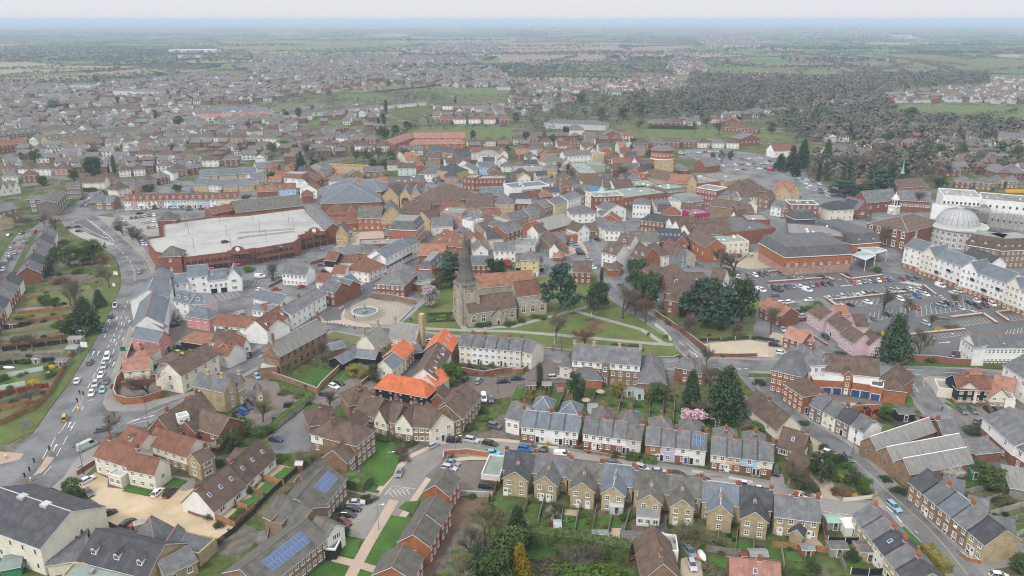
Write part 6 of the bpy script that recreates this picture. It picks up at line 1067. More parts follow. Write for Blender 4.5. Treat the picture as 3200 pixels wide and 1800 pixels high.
 # ================================================================ TOWN CENTRE: each line is a building of its own
def mn(code,rows):
 tile(code)
 for r in rows:
  lab,A,Bq,dep,h,rt,rise,wall,roof=r[:9];spec=r[9]if len(r)>9 else '';nm=r[10]if len(r)>10 else 'town_building';k=dict(r[11])if len(r)>11 else{}
  B(lab,A,Bq,dep,h,rt,rise,wall,roof,spec,nm.replace('_',' ')if nm!='town_building' else 'building',nm,**k)
mn('11',[
('red brick shopping centre block with long grey-green roof behind the loading yard',(1015,745),(1255,748),15,7.5,'g',5.5,'obrick','gtile','f4x2','shop_block'),
('sand brick gable of the shopping centre with round window',(1255,748),(1490,738),20,7.5,'x',6.5,'sand/obrick','gtile','f4x2'),
('small orange brick gable left of the grey-green shopping roof',(912,697),(1022,692),9,8,'x',3.5,'obrick','brown',''),
('red hipped shopping block beside the car park exit',(690,702),(930,698),12,7,'h',4.5,'obrick','red','f3x1'),('low red roofed shop wing above the loading yard',(715,805),(1012,792),7,4,'s',2,'obrick','red',''),
('huge blue-grey slate roofed shopping hall behind the red hipped block',(650,602),(1262,578),42,6.5,'h',8,'brick','blueg',''),('second blue-grey slate hall behind the shopping hall',(680,440),(1255,480),24,8,'h',5,'brick','blueg',''),
('left arched sand brick gable of the trio',(1445,520),(1552,520),14,8,'x',4.5,'sand','blueg','f1x1:a','arcade_gable',{'ww':5,'wh':4.5,'fr':'brick'}),('middle arched sand brick gable of the trio',(1553,520),(1664,518),14,8,'x',4.5,'sand','blueg','f1x1:a','arcade_gable',{'ww':5,'wh':4.5,'fr':'brick'}),('right arched sand brick gable of the trio',(1665,518),(1780,515),14,8,'x',4.5,'sand','blueg','f1x1:a','arcade_gable',{'ww':5,'wh':4.5,'fr':'brick'}),
('plain sand gable with brown roof left of the arched trio',(1268,525),(1435,532),16,7,'x',5.5,'sand','brown','f2x1'),
('large brown hipped market roof right of the arched trio',(1785,610),(2250,525),26,6,'h',7.5,'bbrick','brown',''),('wide sand gabled shop with red roof on the pedestrian street',(1830,665),(2010,690),14,6.5,'g',5,'sand','red','r2x1'),('sand and brick building with long dark brown roof',(2125,642),(2388,636),18,7,'g',6.5,'pinkbrick','brown','f6x2'),
('red roofed cross wing between shopping gable and pedestrian street',(1470,690),(1745,690),18,6.5,'g',5,'obrick','brown',''),('brown gable facing the pedestrian street with sand wall',(1600,742),(1752,768),14,6.5,'x',4,'sand','brown','f2x1'),
('grey slate range with two small white gables',(2255,522),(2500,515),12,7,'g',4.5,'brick','blueg','D2'),('hipped slate corner building with sand walls',(2395,604),(2600,600),12,8,'h',5,'sand','slate','f4x2'),
('flat roofed white and brick building on the pedestrian street',(1850,694),(2075,705),14,9,'f',0,'pinkbrick','flatgreen','f4x2'),('plain tall brick block with slate roof beside a white end gable',(2060,760),(2190,785),18,8.5,'g',3,'pinkbrick','slate',''),('white stucco end building with framed windows',(2186,790),(2290,760),8,9.5,'f',0,'white','flat','f3x3'),('low white lean-to beside the flat roofed brick building',(1858,770),(1955,770),8,7,'s',1,'offwhite','slate',''),
('orange brick bank with curved slate mansard and dormers',(1608,868),(1692,790),14,9,'m',4.5,'obrick','slate','f6x3 D4'),('small dark roofed brick house by the loading yard',(1290,912),(1462,916),8,5,'g',2.6,'brick','slate','f2x1'),('sand brick cottage with steep curved roof beside the car park',(803,905),(917,902),13,6.5,'x',4.5,'sand','gtile','f3x1'),
('pale flat roofed shops behind the white street buildings',(1040,1024),(1490,1004),11,6,'f',0,'brick','flat',''),('blue-grey lean-to roof with dark skylights near car park',(842,1122),(1022,1130),11,4,'s',2.4,'brick','blueg','s2'),('brick building with grey-green gable roof behind the red roofs',(1025,1086),(1192,1108),8,7,'g',3,'bbrick','gtile',''),
('long white building with purple shopfront on the curved street',(1302,1146),(1545,1020),10,7.8,'g',3,'white','blueg','f6x2'),('white street building nearest the brick bank',(1546,1019),(1645,984),10,7.8,'g',3,'white','slate','f3x2'),('white gabled end left of the purple shopfront',(1198,1165),(1300,1150),9,7,'x',2.5,'white','blueg',''),
('broad red hipped roof over white shops at the street corner',(890,1262),(1132,1293),13,5,'h',4.5,'white','red','f4x2'),('red roofed right half of the corner shops',(1135,1293),(1310,1222),12,5,'h',4.5,'white','red','f4x2'),('dark boarded house with red roof and white base',(690,1166),(802,1176),9,6.5,'g',2.8,'board/white','red',''),('low red roof right of the dark boarded house',(805,1200),(1022,1192),9,4.6,'g',2.6,'white','red',''),
('white building with slate roof and outside balcony stair',(262,1302),(500,1320),9,5.4,'g',3,'white','slate','f6x2','white_building'),('red roofed house left of the blue-grey shop roofs',(605,1388),(740,1395),9,4.8,'g',3,'white','red','f2x1'),('blue-grey roofed shop range along the curved street',(700,1420),(905,1470),9,5,'g',3,'brick','blueg','f4x2'),('white shop end with blue-grey gable on the curved street',(915,1440),(1040,1380),9,5.4,'g',2.8,'white','blueg','f3x2'),('small white and red roof cluster behind the blue-grey range',(760,1300),(890,1310),8,4.6,'g',2.8,'white','red','f3x1'),
('dark slate hipped brick block across from the corner shops',(1208,1405),(1492,1425),15,6,'h',4,'brick','slate','f6x2'),('hipped slate house behind the dark slate block',(1420,1345),(1665,1300),13,6,'h',3.6,'brick','slate','f4x2'),('big orange brick block with slate mansard near churchyard trees',(1600,1222),(1772,1268),15,8,'f',0,'obrick','slate',''),('slate mansard front of the orange brick block',(1775,1262),(1888,1150),6,8,'m',3.5,'obrick','slate','f5x3 D3'),('green roofed shed below the orange brick block',(1570,1400),(1720,1425),7,3.4,'s',1.2,'brick','flatgreen',''),('small brick houses beside the green roofed shed',(1640,1370),(1800,1350),8,4.6,'g',2.6,'brick','slate','f2x1'),
('brick and slate hall directly behind the church spire',(2158,1218),(2370,1218),10,6.5,'g',3,'brick','slate','f4x2'),('white gabled chapel-like house above the spire hall',(2195,1078),(2337,1072),12,5.5,'x',3,'white','slate','f1x2'),('white rendered building right of the chapel-like house',(2397,1076),(2610,1072),10,6,'g',3,'white','slate','f4x2'),
('orange tiled long roof behind the brick mansard block',(1640,1115),(1900,1118),13,6,'g',4,'brick','orangeold',''),('mottled red roof with skylights above the orange roof',(1770,1000),(2080,1040),11,5.5,'g',3.6,'bbrick','red','s3'),('cream house with red roof and dormer near the spire tip',(1905,1155),(2065,1160),10,5.5,'g',3.4,'cream','red','D1 c.5'),('dormered red roof over a cream front on the old lane',(1830,935),(2000,985),9,5.5,'g',3.4,'cream','red','D2 c.9:3'),
('hipped grey roof with dormers near the white stucco end',(2030,930),(2210,905),10,5.5,'h',3.6,'cream','slate','D2'),('large slate roofed house above the spire',(2330,960),(2500,950),12,6,'g',4,'cream','dslate',''),('twin red gables behind the spire',(2130,1000),(2250,990),10,5.5,'x',3.6,'cream','red','f1x1'),('pink-grey flint gable right of the twin red gables',(2250,1000),(2340,990),12,5.5,'x',3.6,'pinkbrick','red','f1x1'),('brick row with shallow brown roof beside the spire',(2290,870),(2470,830),10,6,'g',3,'pinkbrick','brown','f6x1'),('curved dormer brick building at the street corner',(2490,870),(2600,850),14,9,'m',4,'brick','slate','f3x3 D2'),
('white house with red mansard behind the supermarket',(270,340),(465,355),10,6.5,'m',3.4,'white','red','f3x2','house'),('long orange-red roof by the supermarket back',(10,480),(210,470),10,4.5,'g',3,'brick','orangeold','','house'),('pale blue dormered house behind the supermarket',(195,460),(400,450),9,5,'g',3.2,'pblue','red','f4x1 D2','house'),('timbered white gable house near the supermarket back',(440,455),(610,460),9,6,'x',3.4,'white','red','f3x2','house'),('small brick kiosk with hipped red roof',(455,520),(570,515),8,5,'h',3,'brick','red','','kiosk'),
('flint chapel with slate roof and lawn',(512,240),(690,250),12,6,'x',3.5,'flint','slate','f3x1','chapel'),('cinema-like brown brick hall with flat dark roof',(1350,400),(1720,385),24,11,'f',0,'bbrick','flatdark','f3x1'),('orange brick theatre with stepped white coping',(1060,440),(1360,390),12,9,'g',3.5,'obrick','orangeold','f6x1'),
('red brick office with flat roof, upper left part',(2080,340),(2200,350),14,9,'f',0,'brick','flat','f3x2','office'),('red brick office with flat roof, long lower part',(2200,355),(2520,350),12,8.5,'f',0,'brick','flat','f8x2','office'),('mint shop building with bay window',(1430,245),(1610,240),10,6.5,'g',3,'mint','brown','f3x2','shop'),('white house with red brown roof left of sky blue house',(1915,195),(2135,185),10,6,'g',3.4,'white','brown','f6x2'),('pale blue gabled house amid the shops',(2245,235),(2410,225),10,7,'g',3.4,'pblue','slate','f4x2','house'),('cream triple gabled hall left of the pale blue house',(2000,260),(2190,270),12,6,'x',4,'cream','slate',''),('tan brick block with dark hipped roof',(1820,260),(2010,290),14,7,'h',4,'sand','dslate',''),('white hipped house in front of tan block',(1630,300),(1790,305),9,6,'h',3,'white','slate','f4x2','house'),('long white italianate building with many windows',(2232,110),(2440,108),11,8.5,'h',3,'white','flat','f7x2'),('long slate shed by the far car park',(1720,60),(2020,100),14,5,'g',3,'brick','dslate','','shed'),
('hip ended tan shop under the shopping hall corner',(1095,280),(1290,270),10,5,'g',3,'bbrick','slate','f3x1'),('small slate house with white barge boards',(940,310),(1080,300),9,4.5,'x',2.8,'bbrick','blueg','f1x1','house'),('unfinished tan house under scaffolding',(690,220),(1080,240),10,5.5,'f',0,'sand','timber','f5x1:d','house')])
mn('12',[
('yellow georgian house with white base and hipped roof',(88,1166),(266,1172),10,8,'h',3,'yellow/white','slate','f2x3 d.2 d.8 c.5:3','georgian_house',{'split':.3}),('low left wing of the yellow georgian house',(40,1185),(86,1186),7,5,'g',2,'yellow/white','slate','f1x1 g1k','georgian_wing'),('low right wing of the yellow georgian house',(268,1188),(320,1188),7,5,'g',2,'yellow/white','slate','f1x1 g1k','georgian_wing'),
('brick house with brown roof behind the big cedar',(622,1288),(800,1292),10,5.6,'g',3.6,'brick','brown','f3x2','brick_house'),
('white gabled flats, left wing with brown roof',(905,1085),(1048,1122),11,8,'g',4,'white','brown','f3x3 D1','white_flats'),('white gabled flats, tall middle wing',(1045,1003),(1185,1025),12,10,'g',4,'white','brown','f2x3 D1','white_flats'),('white gabled flats, right rear wing with grey roof',(1185,990),(1480,985),12,9.5,'g',4,'white','gtile','f4x3','white_flats'),
('orange brick flats with brown dormered roof right of the white flats',(1192,1130),(1322,1165),12,7,'g',4.5,'obrick','brown','f3x2 D2','brick_flats'),('orange brick gable with white barge boards',(1312,1155),(1490,1140),14,5.5,'x',4,'obrick','brown','f2x2','brick_flats'),('cream wing with brown hipped roof beside the orange gable',(1430,1125),(1585,1115),14,6,'h',4,'cream','brown','f2x2','brick_flats'),
('pair of grey and flint houses with brown roof by the blue car',(1652,1142),(1790,1120),12,6,'x',3.6,'grey','brown','f1x2','grey_house'),('flint coloured gable beside the slate-blue house',(1580,1070),(1650,1130),10,6,'g',3.4,'flint','brown','','flint_house'),
('long orange brick building with brown roof and end gable',(1762,925),(1947,1042),11,8,'g',4,'obrick','brown','f4x1 r1x2','brick_building'),('cream fronted low supermarket with flat green roof',(2070,1002),(2388,985),20,6,'f',0,'cream','flatgreen','f6x2','supermarket'),('long brown tiled roof behind the supermarket',(1885,915),(2215,892),11,7,'g',4.5,'bbrick','brown',''),('second long brown roof farther behind the supermarket',(1840,850),(2200,830),10,7,'g',4,'bbrick','brown',''),
('dark roofed hall with rows of skylights and brick gables',(1450,975),(1700,985),14,6.5,'g',5,'brick','dslate','s6'),('brick gable beside the skylit dark roof',(1640,1000),(1770,1010),12,6,'x',4,'brick','brown','f2x2'),('red hip roof in front of the skylit dark roof',(1520,1040),(1665,1045),9,5,'h',3.4,'brick','red',''),
('first white gable of a stepped white row',(1540,800),(1620,830),12,6,'x',4,'white','brown','f1x2'),('second white gable of a stepped white row',(1600,830),(1690,860),12,6,'x',4,'white','brown','f1x2'),('third white gable of a stepped white row',(1660,880),(1800,910),12,6,'x',4.5,'white','brown','f2x1'),
('dark red brick block with row of white windows',(1292,765),(1530,792),14,7,'h',3,'brick','dslate','f6x2'),('tall white georgian building with hipped slate roof',(1216,604),(1392,612),12,8.5,'h',2.6,'white','slate','f5x2'),('offwhite building with pitched roof next to the tall white one',(1448,632),(1602,618),10,6,'g',3,'cream','slate','f4x2'),('brick building with green flat mansard and white windows',(1738,592),(1918,568),14,5.5,'m',3,'pinkbrick','flatgreen','f5x1'),('wide flat concrete roof left of the green mansard',(1540,580),(1760,600),12,6,'f',0,'cream','flat',''),
('magenta fronted shop with flat roof',(1838,712),(1990,694),12,7,'f',0,'magenta','flat','f4x1','shop'),('brick side of the magenta shop',(1785,720),(1838,722),12,7.2,'f',0,'bbrick','flat',''),('ornate tall red brick bank with white bands',(1856,442),(2062,474),14,11,'f',0,'brick','flat','f7x3','bank',{'par':'trim'}),('grey concrete office with rows of windows and green roof',(1543,462),(1756,440),16,9.5,'f',0,'gbrick','flatgreen','f9x3','office'),('long red brick store with flat green-grey roof',(1128,548),(1562,492),26,8,'f',0,'brick','flatgreen','f10x1','store'),('flat roof store wing with white roof boxes',(1240,440),(1500,430),24,8,'f',0,'brick','flatgreen',''),
('corner building of red brick and cream with a copper turret',(828,534),(1128,520),14,8.5,'f',0,'brick','flat','f7x2','corner_building',{'par':'cream'}),('cream street front left of the copper turret',(738,500),(830,532),12,8,'f',0,'cream','flat','f3x2'),
('bright blue rendered gable wall with grey roof',(972,446),(1062,425),16,7,'x',5.5,'bblue','brown','','blue_house'),('large plain grey-brown roof right of the blue gable',(1050,475),(1242,455),14,6,'g',6,'cream','brown',''),
('cream terrace building with yellow surrounds',(432,612),(566,568),11,9,'g',2.6,'yellow','slate','f6x3','terrace_building'),('white end of the yellow and white street terrace',(567,567),(700,520),11,9.5,'g',2.4,'white','slate','f5x3','terrace_building'),('grey gabled building left of the yellow terrace',(330,642),(430,610),12,8.5,'g',3,'gbrick','slate','f4x2'),('slate roofed brick row, right part, below the grey gable',(180,715),(278,685),10,7.5,'g',3,'ybrick','slate','f4x2','terrace_building'),('slate roofed brick row, left part, below the grey gable',(0,770),(180,716),10,7,'g',3,'pinkbrick','slate','f6x2','terrace_building'),
('white villa with hipped slate roof in the middle of town',(592,702),(838,695),12,6,'h',3.4,'white','slate','f4x2','villa'),('white double gabled building with large windows',(960,672),(1150,650),12,7.5,'x',3,'white','slate','f3x2'),('small white gabled building below the large windows',(905,720),(1010,715),9,5,'x',2.4,'white','slate','f2x1'),('white stucco block with slate roof left of the double gable',(860,640),(960,660),12,7,'g',3,'white','slate','f2x2'),
('broad ribbed grey roof over orange brick',(368,865),(632,790),18,6.5,'g',4,'obrick','asbestos','f5x1','hall'),('low orange brick shop with three white rooflights',(395,985),(545,985),12,3.5,'s',2,'obrick','slate','','shop'),('orange brick cube beside the white rooflights',(545,925),(658,915),9,5,'f',0,'obrick','flat','f1x1','shop'),('white timber framed gabled house with brown roof',(662,885),(780,862),10,6.5,'x',3.4,'white','brown','f2x2','timbered_house'),('brown roofed shop right of the timber framed gable',(752,880),(884,868),9,4,'g',3.4,'bbrick','brown','f2x1','shop'),('white rear of the long slate roofed house',(935,868),(1122,872),10,6,'g',3.4,'white','slate','f4x2','white_house'),('long dark slate roof running up the lane',(800,800),(940,860),10,6,'g',3.4,'cream','slate','f2x2'),
('red brick tall building with slate roof at left',(-60,900),(108,842),12,9,'g',3.4,'brick','slate','f4x3'),('offwhite gabled house with brown roof near the rear car park',(150,880),(265,900),10,6,'x',3.6,'white','brown','f2x1','house'),('long brown roofed barn along the rear car park',(290,930),(420,1050),8,4,'g',3,'bbrick','brown','','barn'),('white cottage gable at the end of the brown barn',(375,1060),(470,1065),9,4.6,'x',3,'white','brown','f1x1','cottage'),('little orange roofed outbuilding by the white cottage gable',(412,1130),(500,1140),6,2.6,'h',2.4,'brick','terra','','outbuilding'),('grey flat roofed shops with white skylights at left',(-40,1020),(230,1030),14,4,'f',0,'wgrey','flat','f3x1','shop'),('small orange brick house with brown hip by the lane',(968,1250),(1082,1262),7,3.6,'h',2.6,'obrick','brown','f1x1:w','lodge'),('long brick garden wall building along the lane',(915,1180),(975,1275),4,3,'s',.6,'obrick','brown',''),
('sprawling brown hipped roofs near the churchyard conifers',(1440,1330),(1600,1310),12,4.4,'h',3.6,'brick','brown',''),('brick bungalow with hipped roof left of the half-timbered barn',(1590,1310),(1750,1300),10,4,'h',3,'brick','brown','f2x1','bungalow'),('long brown roofed almshouse beyond the cedars',(1560,1430),(1960,1420),12,5,'g',4,'brick','brown','D2','almshouse'),('old brick house with mossy hips beside the lane',(1530,1490),(1800,1530),12,6,'h',4,'brick','brown','f3x2','brick_house'),('white half-hipped barn house with steep mottled roof by the car park',(1990,1370),(2120,1392),10,3.4,'g',4.6,'white','brown','f2x1 r2x1','barn_house'),
('gold brick arcade building with gabled arches',(1600,395),(1860,400),14,9,'g',5,'sand','orangeold','f5x1:a','arcade'),('gold brick entrance tower with pointed gable',(1770,380),(1855,385),10,12,'x',4,'sand','slate','f1x2:a','arcade_tower'),('big brick superstore with long flat roof in gold piers',(1862,405),(2135,372),26,9,'f',0,'obrick','flat','','superstore'),('golden brick right half of the flat superstore',(2135,390),(2368,345),26,8.5,'f',0,'sand','flat','f6x1','superstore'),('wide brown hipped market roofs beyond the shops',(2155,492),(2340,505),20,5,'h',7,'bbrick','brown',''),('second wide brown hipped market roof',(2330,490),(2580,470),20,5,'h',7,'bbrick','brown',''),('arched brown brick hall left of the gold arcade',(1335,330),(1590,375),14,6,'g',5,'sand','brown','f4x1:a','hall'),('brick block with rooftop railings below the water tower',(1262,290),(1340,310),12,8,'f',0,'obrick','flat','f2x2'),
('yellow brick shop with slate roof in the shopping street',(2062,534),(2212,520),11,7,'g',3,'ybrick','slate','f3x2','shop'),('slate roofed shop second in the street',(2214,530),(2300,535),10,6.5,'g',2.6,'ybrick','slate','f2x2','shop'),('white shop row with pinkish roof',(2302,540),(2470,530),10,6.5,'g',3,'white','brown','f5x2','shop'),('brick gabled shop at the end of the white row',(2475,545),(2590,560),12,6.5,'x',4,'bbrick','brown','f2x2','shop'),('white backed shop with big chimneys near scaffold',(2200,730),(2260,745),10,6,'x',3.4,'white','brown',''),('dark brick building with white windows at the right',(2370,770),(2600,770),14,8,'f',0,'brick','flat','f5x1'),('pinkish roofed row above the magenta shop',(2000,620),(2250,650),12,6,'g',3.4,'bbrick','brown',''),('brown tiled cottage roofs right of the magenta shop',(2280,690),(2440,680),11,5,'g',3.6,'brick','brown',''),('glass roofed low sheds behind the magenta shop',(2010,780),(2200,800),10,4,'s',1,'brick','slate',''),
('black shed roofs near the upper car park',(1830,200),(1950,225),16,5,'x',5,'brick','slate','','shed'),('dark hipped shed left of the black shed',(1605,260),(1760,265),14,5,'h',4,'brick','slate','','shed'),('white cottages with brown gables by the round tower',(1015,200),(1200,200),12,5,'g',4,'white','red','f4x1','cottage_row'),('white gable at the right of the cottages',(1195,190),(1270,195),12,5,'x',4,'white','red','f1x1','cottage'),('cream shop terrace left of the high street top',(332,185),(536,162),12,7,'h',3.4,'cream','slate','f5x2','shop_terrace'),('white windowed slate range at the top of the high street',(532,122),(800,108),12,7,'g',3,'white','slate','f7x2','shop_terrace'),('cream flat roofed building beside the slate range',(815,110),(948,95),12,7,'f',0,'yellow','flat','f4x2'),('long flat roofed sixties shops by the high street',(560,190),(680,300),14,8,'f',0,'bbrick','flatgreen','f6x2','shops'),('pale tented flat roofs above the sixties shops',(700,220),(940,210),16,6,'f',0,'concrete','flatgreen',''),('big white and blue-grey shed at far left',(0,448),(372,416),16,7,'f',0,'white','blueg',''),('orange shed in front of the white shed',(120,475),(352,448),8,5,'s',1.4,'obrick','slate',''),('brown brick block with small slate pyramid roof',(305,255),(450,258),14,6,'h',3,'sand','slate',''),('wide flat sheds at the far left of the shops',(0,280),(320,280),26,6,'f',0,'bbrick','flat',''),('dark pitched roof range by the lower left shops',(0,580),(180,572),12,5,'g',4,'brick','dslate',''),('brick building with dormers at lower left of the white shed',(40,600),(190,600),8,5,'s',1,'brick','flat','f3x1')])
tile('12');p=G(905,500,9.5);tu=em('turret','pale copper domed turret with flagpole on the corner building','turret',(p.x,p.y,0));mb=MB();mb.lt([(2.6,8),(2.6,10.6)],'cream',12);mb.ob('drum',tu);mb=MB();mb.lt([(3.6,10.4),(2.6,11.2),(1.2,13),(.4,14.2),(.1,19),(0,19.2)],'copper',12);mb.ob('dome',tu)
# ---- left: terraces, flats, painted cottages, semis
tile('10')
CT_W=('white','salmon','white','cream','white','grey','white','pblue','white','cream','offwhite','pblue','lilac','white')
row('in the long painted cottage row',(1245,572),(2172,556),14,8,5.6,'g',3.4,CT_W,('red',),('f2x2 d.2 D1','f1x2 d.7 D1','f2x2 d.5 D1 c.02:2'),'painted cottage');B('long plain red roof continuing the painted cottage row',(2176,556),(2405,545),8,5.6,'g',3.4,'cream','red','D3','house','cottage')
B('nearest slab of brown brick flats with three floors and lawn',(272,556),(474,552),10,8.6,'g',1.6,'gbrick','gtile','f2x3:w','flats','slab_flats',ww=3);B('middle slab of brown brick flats turned along the road',(562,590),(668,478),10,8.6,'g',1.6,'gbrick','gtile','f5x3','flats','slab_flats');B('farthest slab of brown brick flats turned along road',(662,424),(802,415),10,9.5,'g',1.6,'gbrick','gtile','f5x3','flats','slab_flats')
row('by the road junction lights',(946,580),(1134,580),2,10,5.6,'g',3,('bbrick',),('slate',),'f1x2:w d.3','bay windowed house')
row('of the far left terrace, rear side',(395,1290),(575,885),6,9,5.2,'g',3.2,('brick','brick','peach','cream','brick','cream'),('slate','dslate','slate'),'f2x2 c.02:3','slate roofed terraced house');
tile('20');row('of the near left terrace, rear side',(-190,560),(235,-95),8,9,5.2,'g',3.2,('brick','cream','brick'),('slate','dslate','slate'),'f2x2 c.02:3','slate roofed terraced house')
tile('10');row('across the far left street',(-120,1440),(-20,1100),4,9,5.2,'g',3.2,('brick',),('slate',),'f2x2 c.02:3','terraced house');B('brown brick block at the left edge by the junction',(-60,690),(180,640),12,8,'g',3,'bbrick','slate','f4x2','flats','brick_flats');B('yellow brick house with slate gable at the left edge',(-50,800),(130,760),10,5,'x',3.6,'ybrick','slate','f2x2','house','brick_house');row('in the left edge slate row',(-60,470),(200,430),4,12,4.6,'x',4,('cream','white'),('slate',),'f1x1','gabled house')
def sm2(code,where,rows_,walls=('brick','white','cream','white','pinkbrick'),roofs=('brown','brown','slate','bbrick'),kind='semi-detached house',rt='h',gap=.2,h=5.2,dep=9,spec='f3x2 c.5'):
 roofs=tuple('brown' if r=='bbrick' else r for r in roofs)
 for k,(a,b,n)in enumerate(rows_):
  tile(code);o=R.randrange(9);w=[walls[(i*7+o+R.randrange(2))%len(walls)]for i in range(n)];r=[roofs[(i*3+o)%len(roofs)]for i in range(n)]
  row(where[k]if not isinstance(where,str)else where+('' if len(rows_)==1 else ', row %d'%(k+1)),a,b,n,dep,h,rt,3.4,w,r,spec,kind,gap=gap,name='semi_detached_house' if 'semi' in kind else None)
sm2('10',['left of the slab flats','above the slab flats','over the round pine','behind the junction shop','left of the new blue roofs','by the pink semi','at the top left flats','behind the white villa','above the cream semis','below the cream semis'],
[((0,330),(380,310),2),((160,250),(700,250),3),((0,250),(160,245),1),((800,385),(1190,330),2),((1160,470),(1500,390),2),((1180,270),(1470,250),2),((1450,370),(1720,320),2),((1740,270),(2060,220),2),((1340,105),(1990,110),3),((2010,170),(2420,155),2)])
mn('10',[('white rendered villa with blue slate roof',(588,100),(770,98),10,6,'g',3,'white','blueg','f4x2','villa'),('cream chalet house with asymmetric gables by the parked van',(790,390),(1050,385),9,4.6,'g',3.4,'cream','brown','f3x2','house'),('white timber-fronted chalet left of the brick semis',(1600,300),(1740,300),9,5,'x',3.4,'white','slate','f1x1','house')])
sm2('10',['below the new sand houses','of new sand brick houses','second line of sand houses'],[((1950,408),(2230,415),2),((2230,420),(2560,400),2),((2000,320),(2580,290),3)],('sand','cream','sand'),('blueg',),'new build house','g',.05,5.2,10,'f3x2')
sm2('11',['of new blue-roofed houses','over the new blue-roofed houses'],[((-40,355),(110,330),1),((0,240),(170,225),1)],('cream',),('blueg',),'new build house','g',.05,5.2,10,'f3x2')
# ---- streets of the suburb farther back, row by row
sm2('A',['in the near suburb front row','in the near suburb second row','in the near suburb third row','in the near suburb fourth row','in the near suburb fifth row','in the near suburb sixth row','above the tan brick flats','right of the tan brick flats','below the white suburb row','in the red gabled street'],
[((520,720),(1020,690),6),((540,705),(900,672),5),((900,690),(1480,700),7),((830,655),(1330,640),6),((1160,670),(1490,640),4),((380,630),(780,600),5),((0,590),(300,600),4),((700,640),(830,640),2),((1480,675),(1760,640),4),((1400,720),(1900,660),6)],('white','cream','brick','white','offwhite','pinkbrick'),('brown','gtile','slate','brown'))
tile('A')
for lab,a,b,d_,wl,rf in(('long tan brick flats with white dormers, nearest',(240,706),(520,672),12,'sand','gtile'),('long tan brick flats, right range',(515,672),(710,655),12,'sand','gtile'),('long tan brick flats, rear range',(190,660),(390,650),12,'sand','gtile'),('slate topped flats with dormers at the left edge',(-60,690),(200,660),12,'bbrick','gtile'),('red roofed flats at bottom left of the suburb',(-40,740),(140,715),14,'brick','red')):B(lab,a,b,d_,7,'g',3.4,wl,rf,'f12x2 D8' if 'dormers' in lab else 'f9x2','flats','long_flats')
row('in the long white suburb terrace',(985,575),(1310,540),6,9,5,'g',3,('white',),('wgrey' if 0 else 'blueg',),'f3x2','terraced house');row('in the pinkish roofed terrace',(985,590),(1360,575),6,9,5,'g',3,('white',),('terra',),'f3x2','terraced house')
row('in the white upper terrace',(1600,560),(2145,512),9,9,5,'g',3,('white','white','cream'),('gtile','brown'),'f3x2','terraced house');row('in the terrace by the playing field',(2180,530),(2440,540),5,9,5,'g',3,('white',),('brown',),'f3x2','terraced house');row('in the white terrace by the conifers',(1420,575),(1660,560),4,9,5,'g',3,('white','cream'),('gtile',),'f3x2','terraced house')
row('in the brick terrace at the left',(330,560),(700,540),5,10,5,'g',3,('brick',),('brown',),'f3x2','terraced house');row('of white houses left of the pale terrace',(710,545),(980,530),4,9,5,'h',3,('white',),('gtile',),'f3x2','detached house',gap=.3)
oq=B('orange-red tiled almshouse quadrangle by the playing field',(1980,725),(2080,690),12,6,'g',4,'obrick','terra','f5x2','flats','quadrangle');B('',(2080,692),(2340,690),12,6,'g',4,'obrick','terra','f9x2 D3',ro=oq);B('',(2060,725),(2340,722),10,5,'h',3.6,'obrick','terra','f8x2',ro=oq)
sm2('A',['right of the playing field','below the quadrangle','left of the quadrangle','along the field edge road'],[((2350,715),(2576,705),3),((1500,730),(1960,735),5),((1610,690),(1900,700),4),((2200,600),(2576,600),5)],('brick','white','cream'),('slate','brown','red'))
# ---- right-hand suburb
sm2('B',['in front of the park','at the park corner','beyond the park','in the right wooded suburb','at the lower right wood','over the lower right wood','left of the park wall','by the school roofs'],[((620,722),(930,712),4),((930,716),(1150,720),3),((690,620),(960,610),3),((1740,720),(2060,715),4),((2130,700),(2460,715),4),((1200,560),(1500,545),4),((140,715),(420,715),4),((0,700),(140,700),2)],('brick','white','brick','cream'),('slate','brown'))
mn('B',[('broad low grey school hall with shallow roofs',(160,618),(470,630),22,6,'h',3,'wgrey','slate','f10x1','school'),('school wing with pyramid lantern roof',(275,655),(365,655),16,6,'p',5,'cream','slate','f4x1','school'),('red brick gabled hall with white porch by the school',(460,680),(550,680),14,7,'x',5,'brick','slate','f2x2','hall'),('long brown mansion behind the park lawn',(1065,640),(1240,650),12,5,'h',3.4,'brick','brown','f9x1','mansion'),('red brick mansion gables behind the long brown mansion',(1065,612),(1150,615),14,8,'x',5,'brick','red','f3x2','mansion'),('white and glass school block at the park edge',(1150,700),(1250,695),14,7,'x',4,'brick','blueg','f5x1','school'),('tan flats with slate roof at lower right of the wood',(2450,690),(2640,700),14,7,'g',4,'sand','slate','f8x2','flats')])
sm2('13',['in the upper right brick row','right of the brick villas','of the far right brick villas','under the wooded hill','at the top right corner','beside the white chapel'],[((1770,260),(1990,255),1),((1860,370),(2280,400),2),((2270,265),(2560,250),2),((2250,370),(2540,380),2),((2150,140),(2450,145),2),((650,80),(840,80),1)],('brick','bbrick'),('slate',))
mn('13',[('white gabled hall among the dark conifers',(640,90),(830,80),14,6,'g',5,'white','slate','s3','hall'),('brick gable house with white boards beyond the white hall',(960,120),(1080,110),12,6,'x',5,'brick','slate','f2x2','house'),('red roofed white house at the upper left corner',(60,70),(300,60),12,6,'g',5,'white','red','f4x1','house'),('small red roofed cottage in the conifers',(880,420),(1010,430),10,4.5,'g',4,'brick','red','','cottage')])
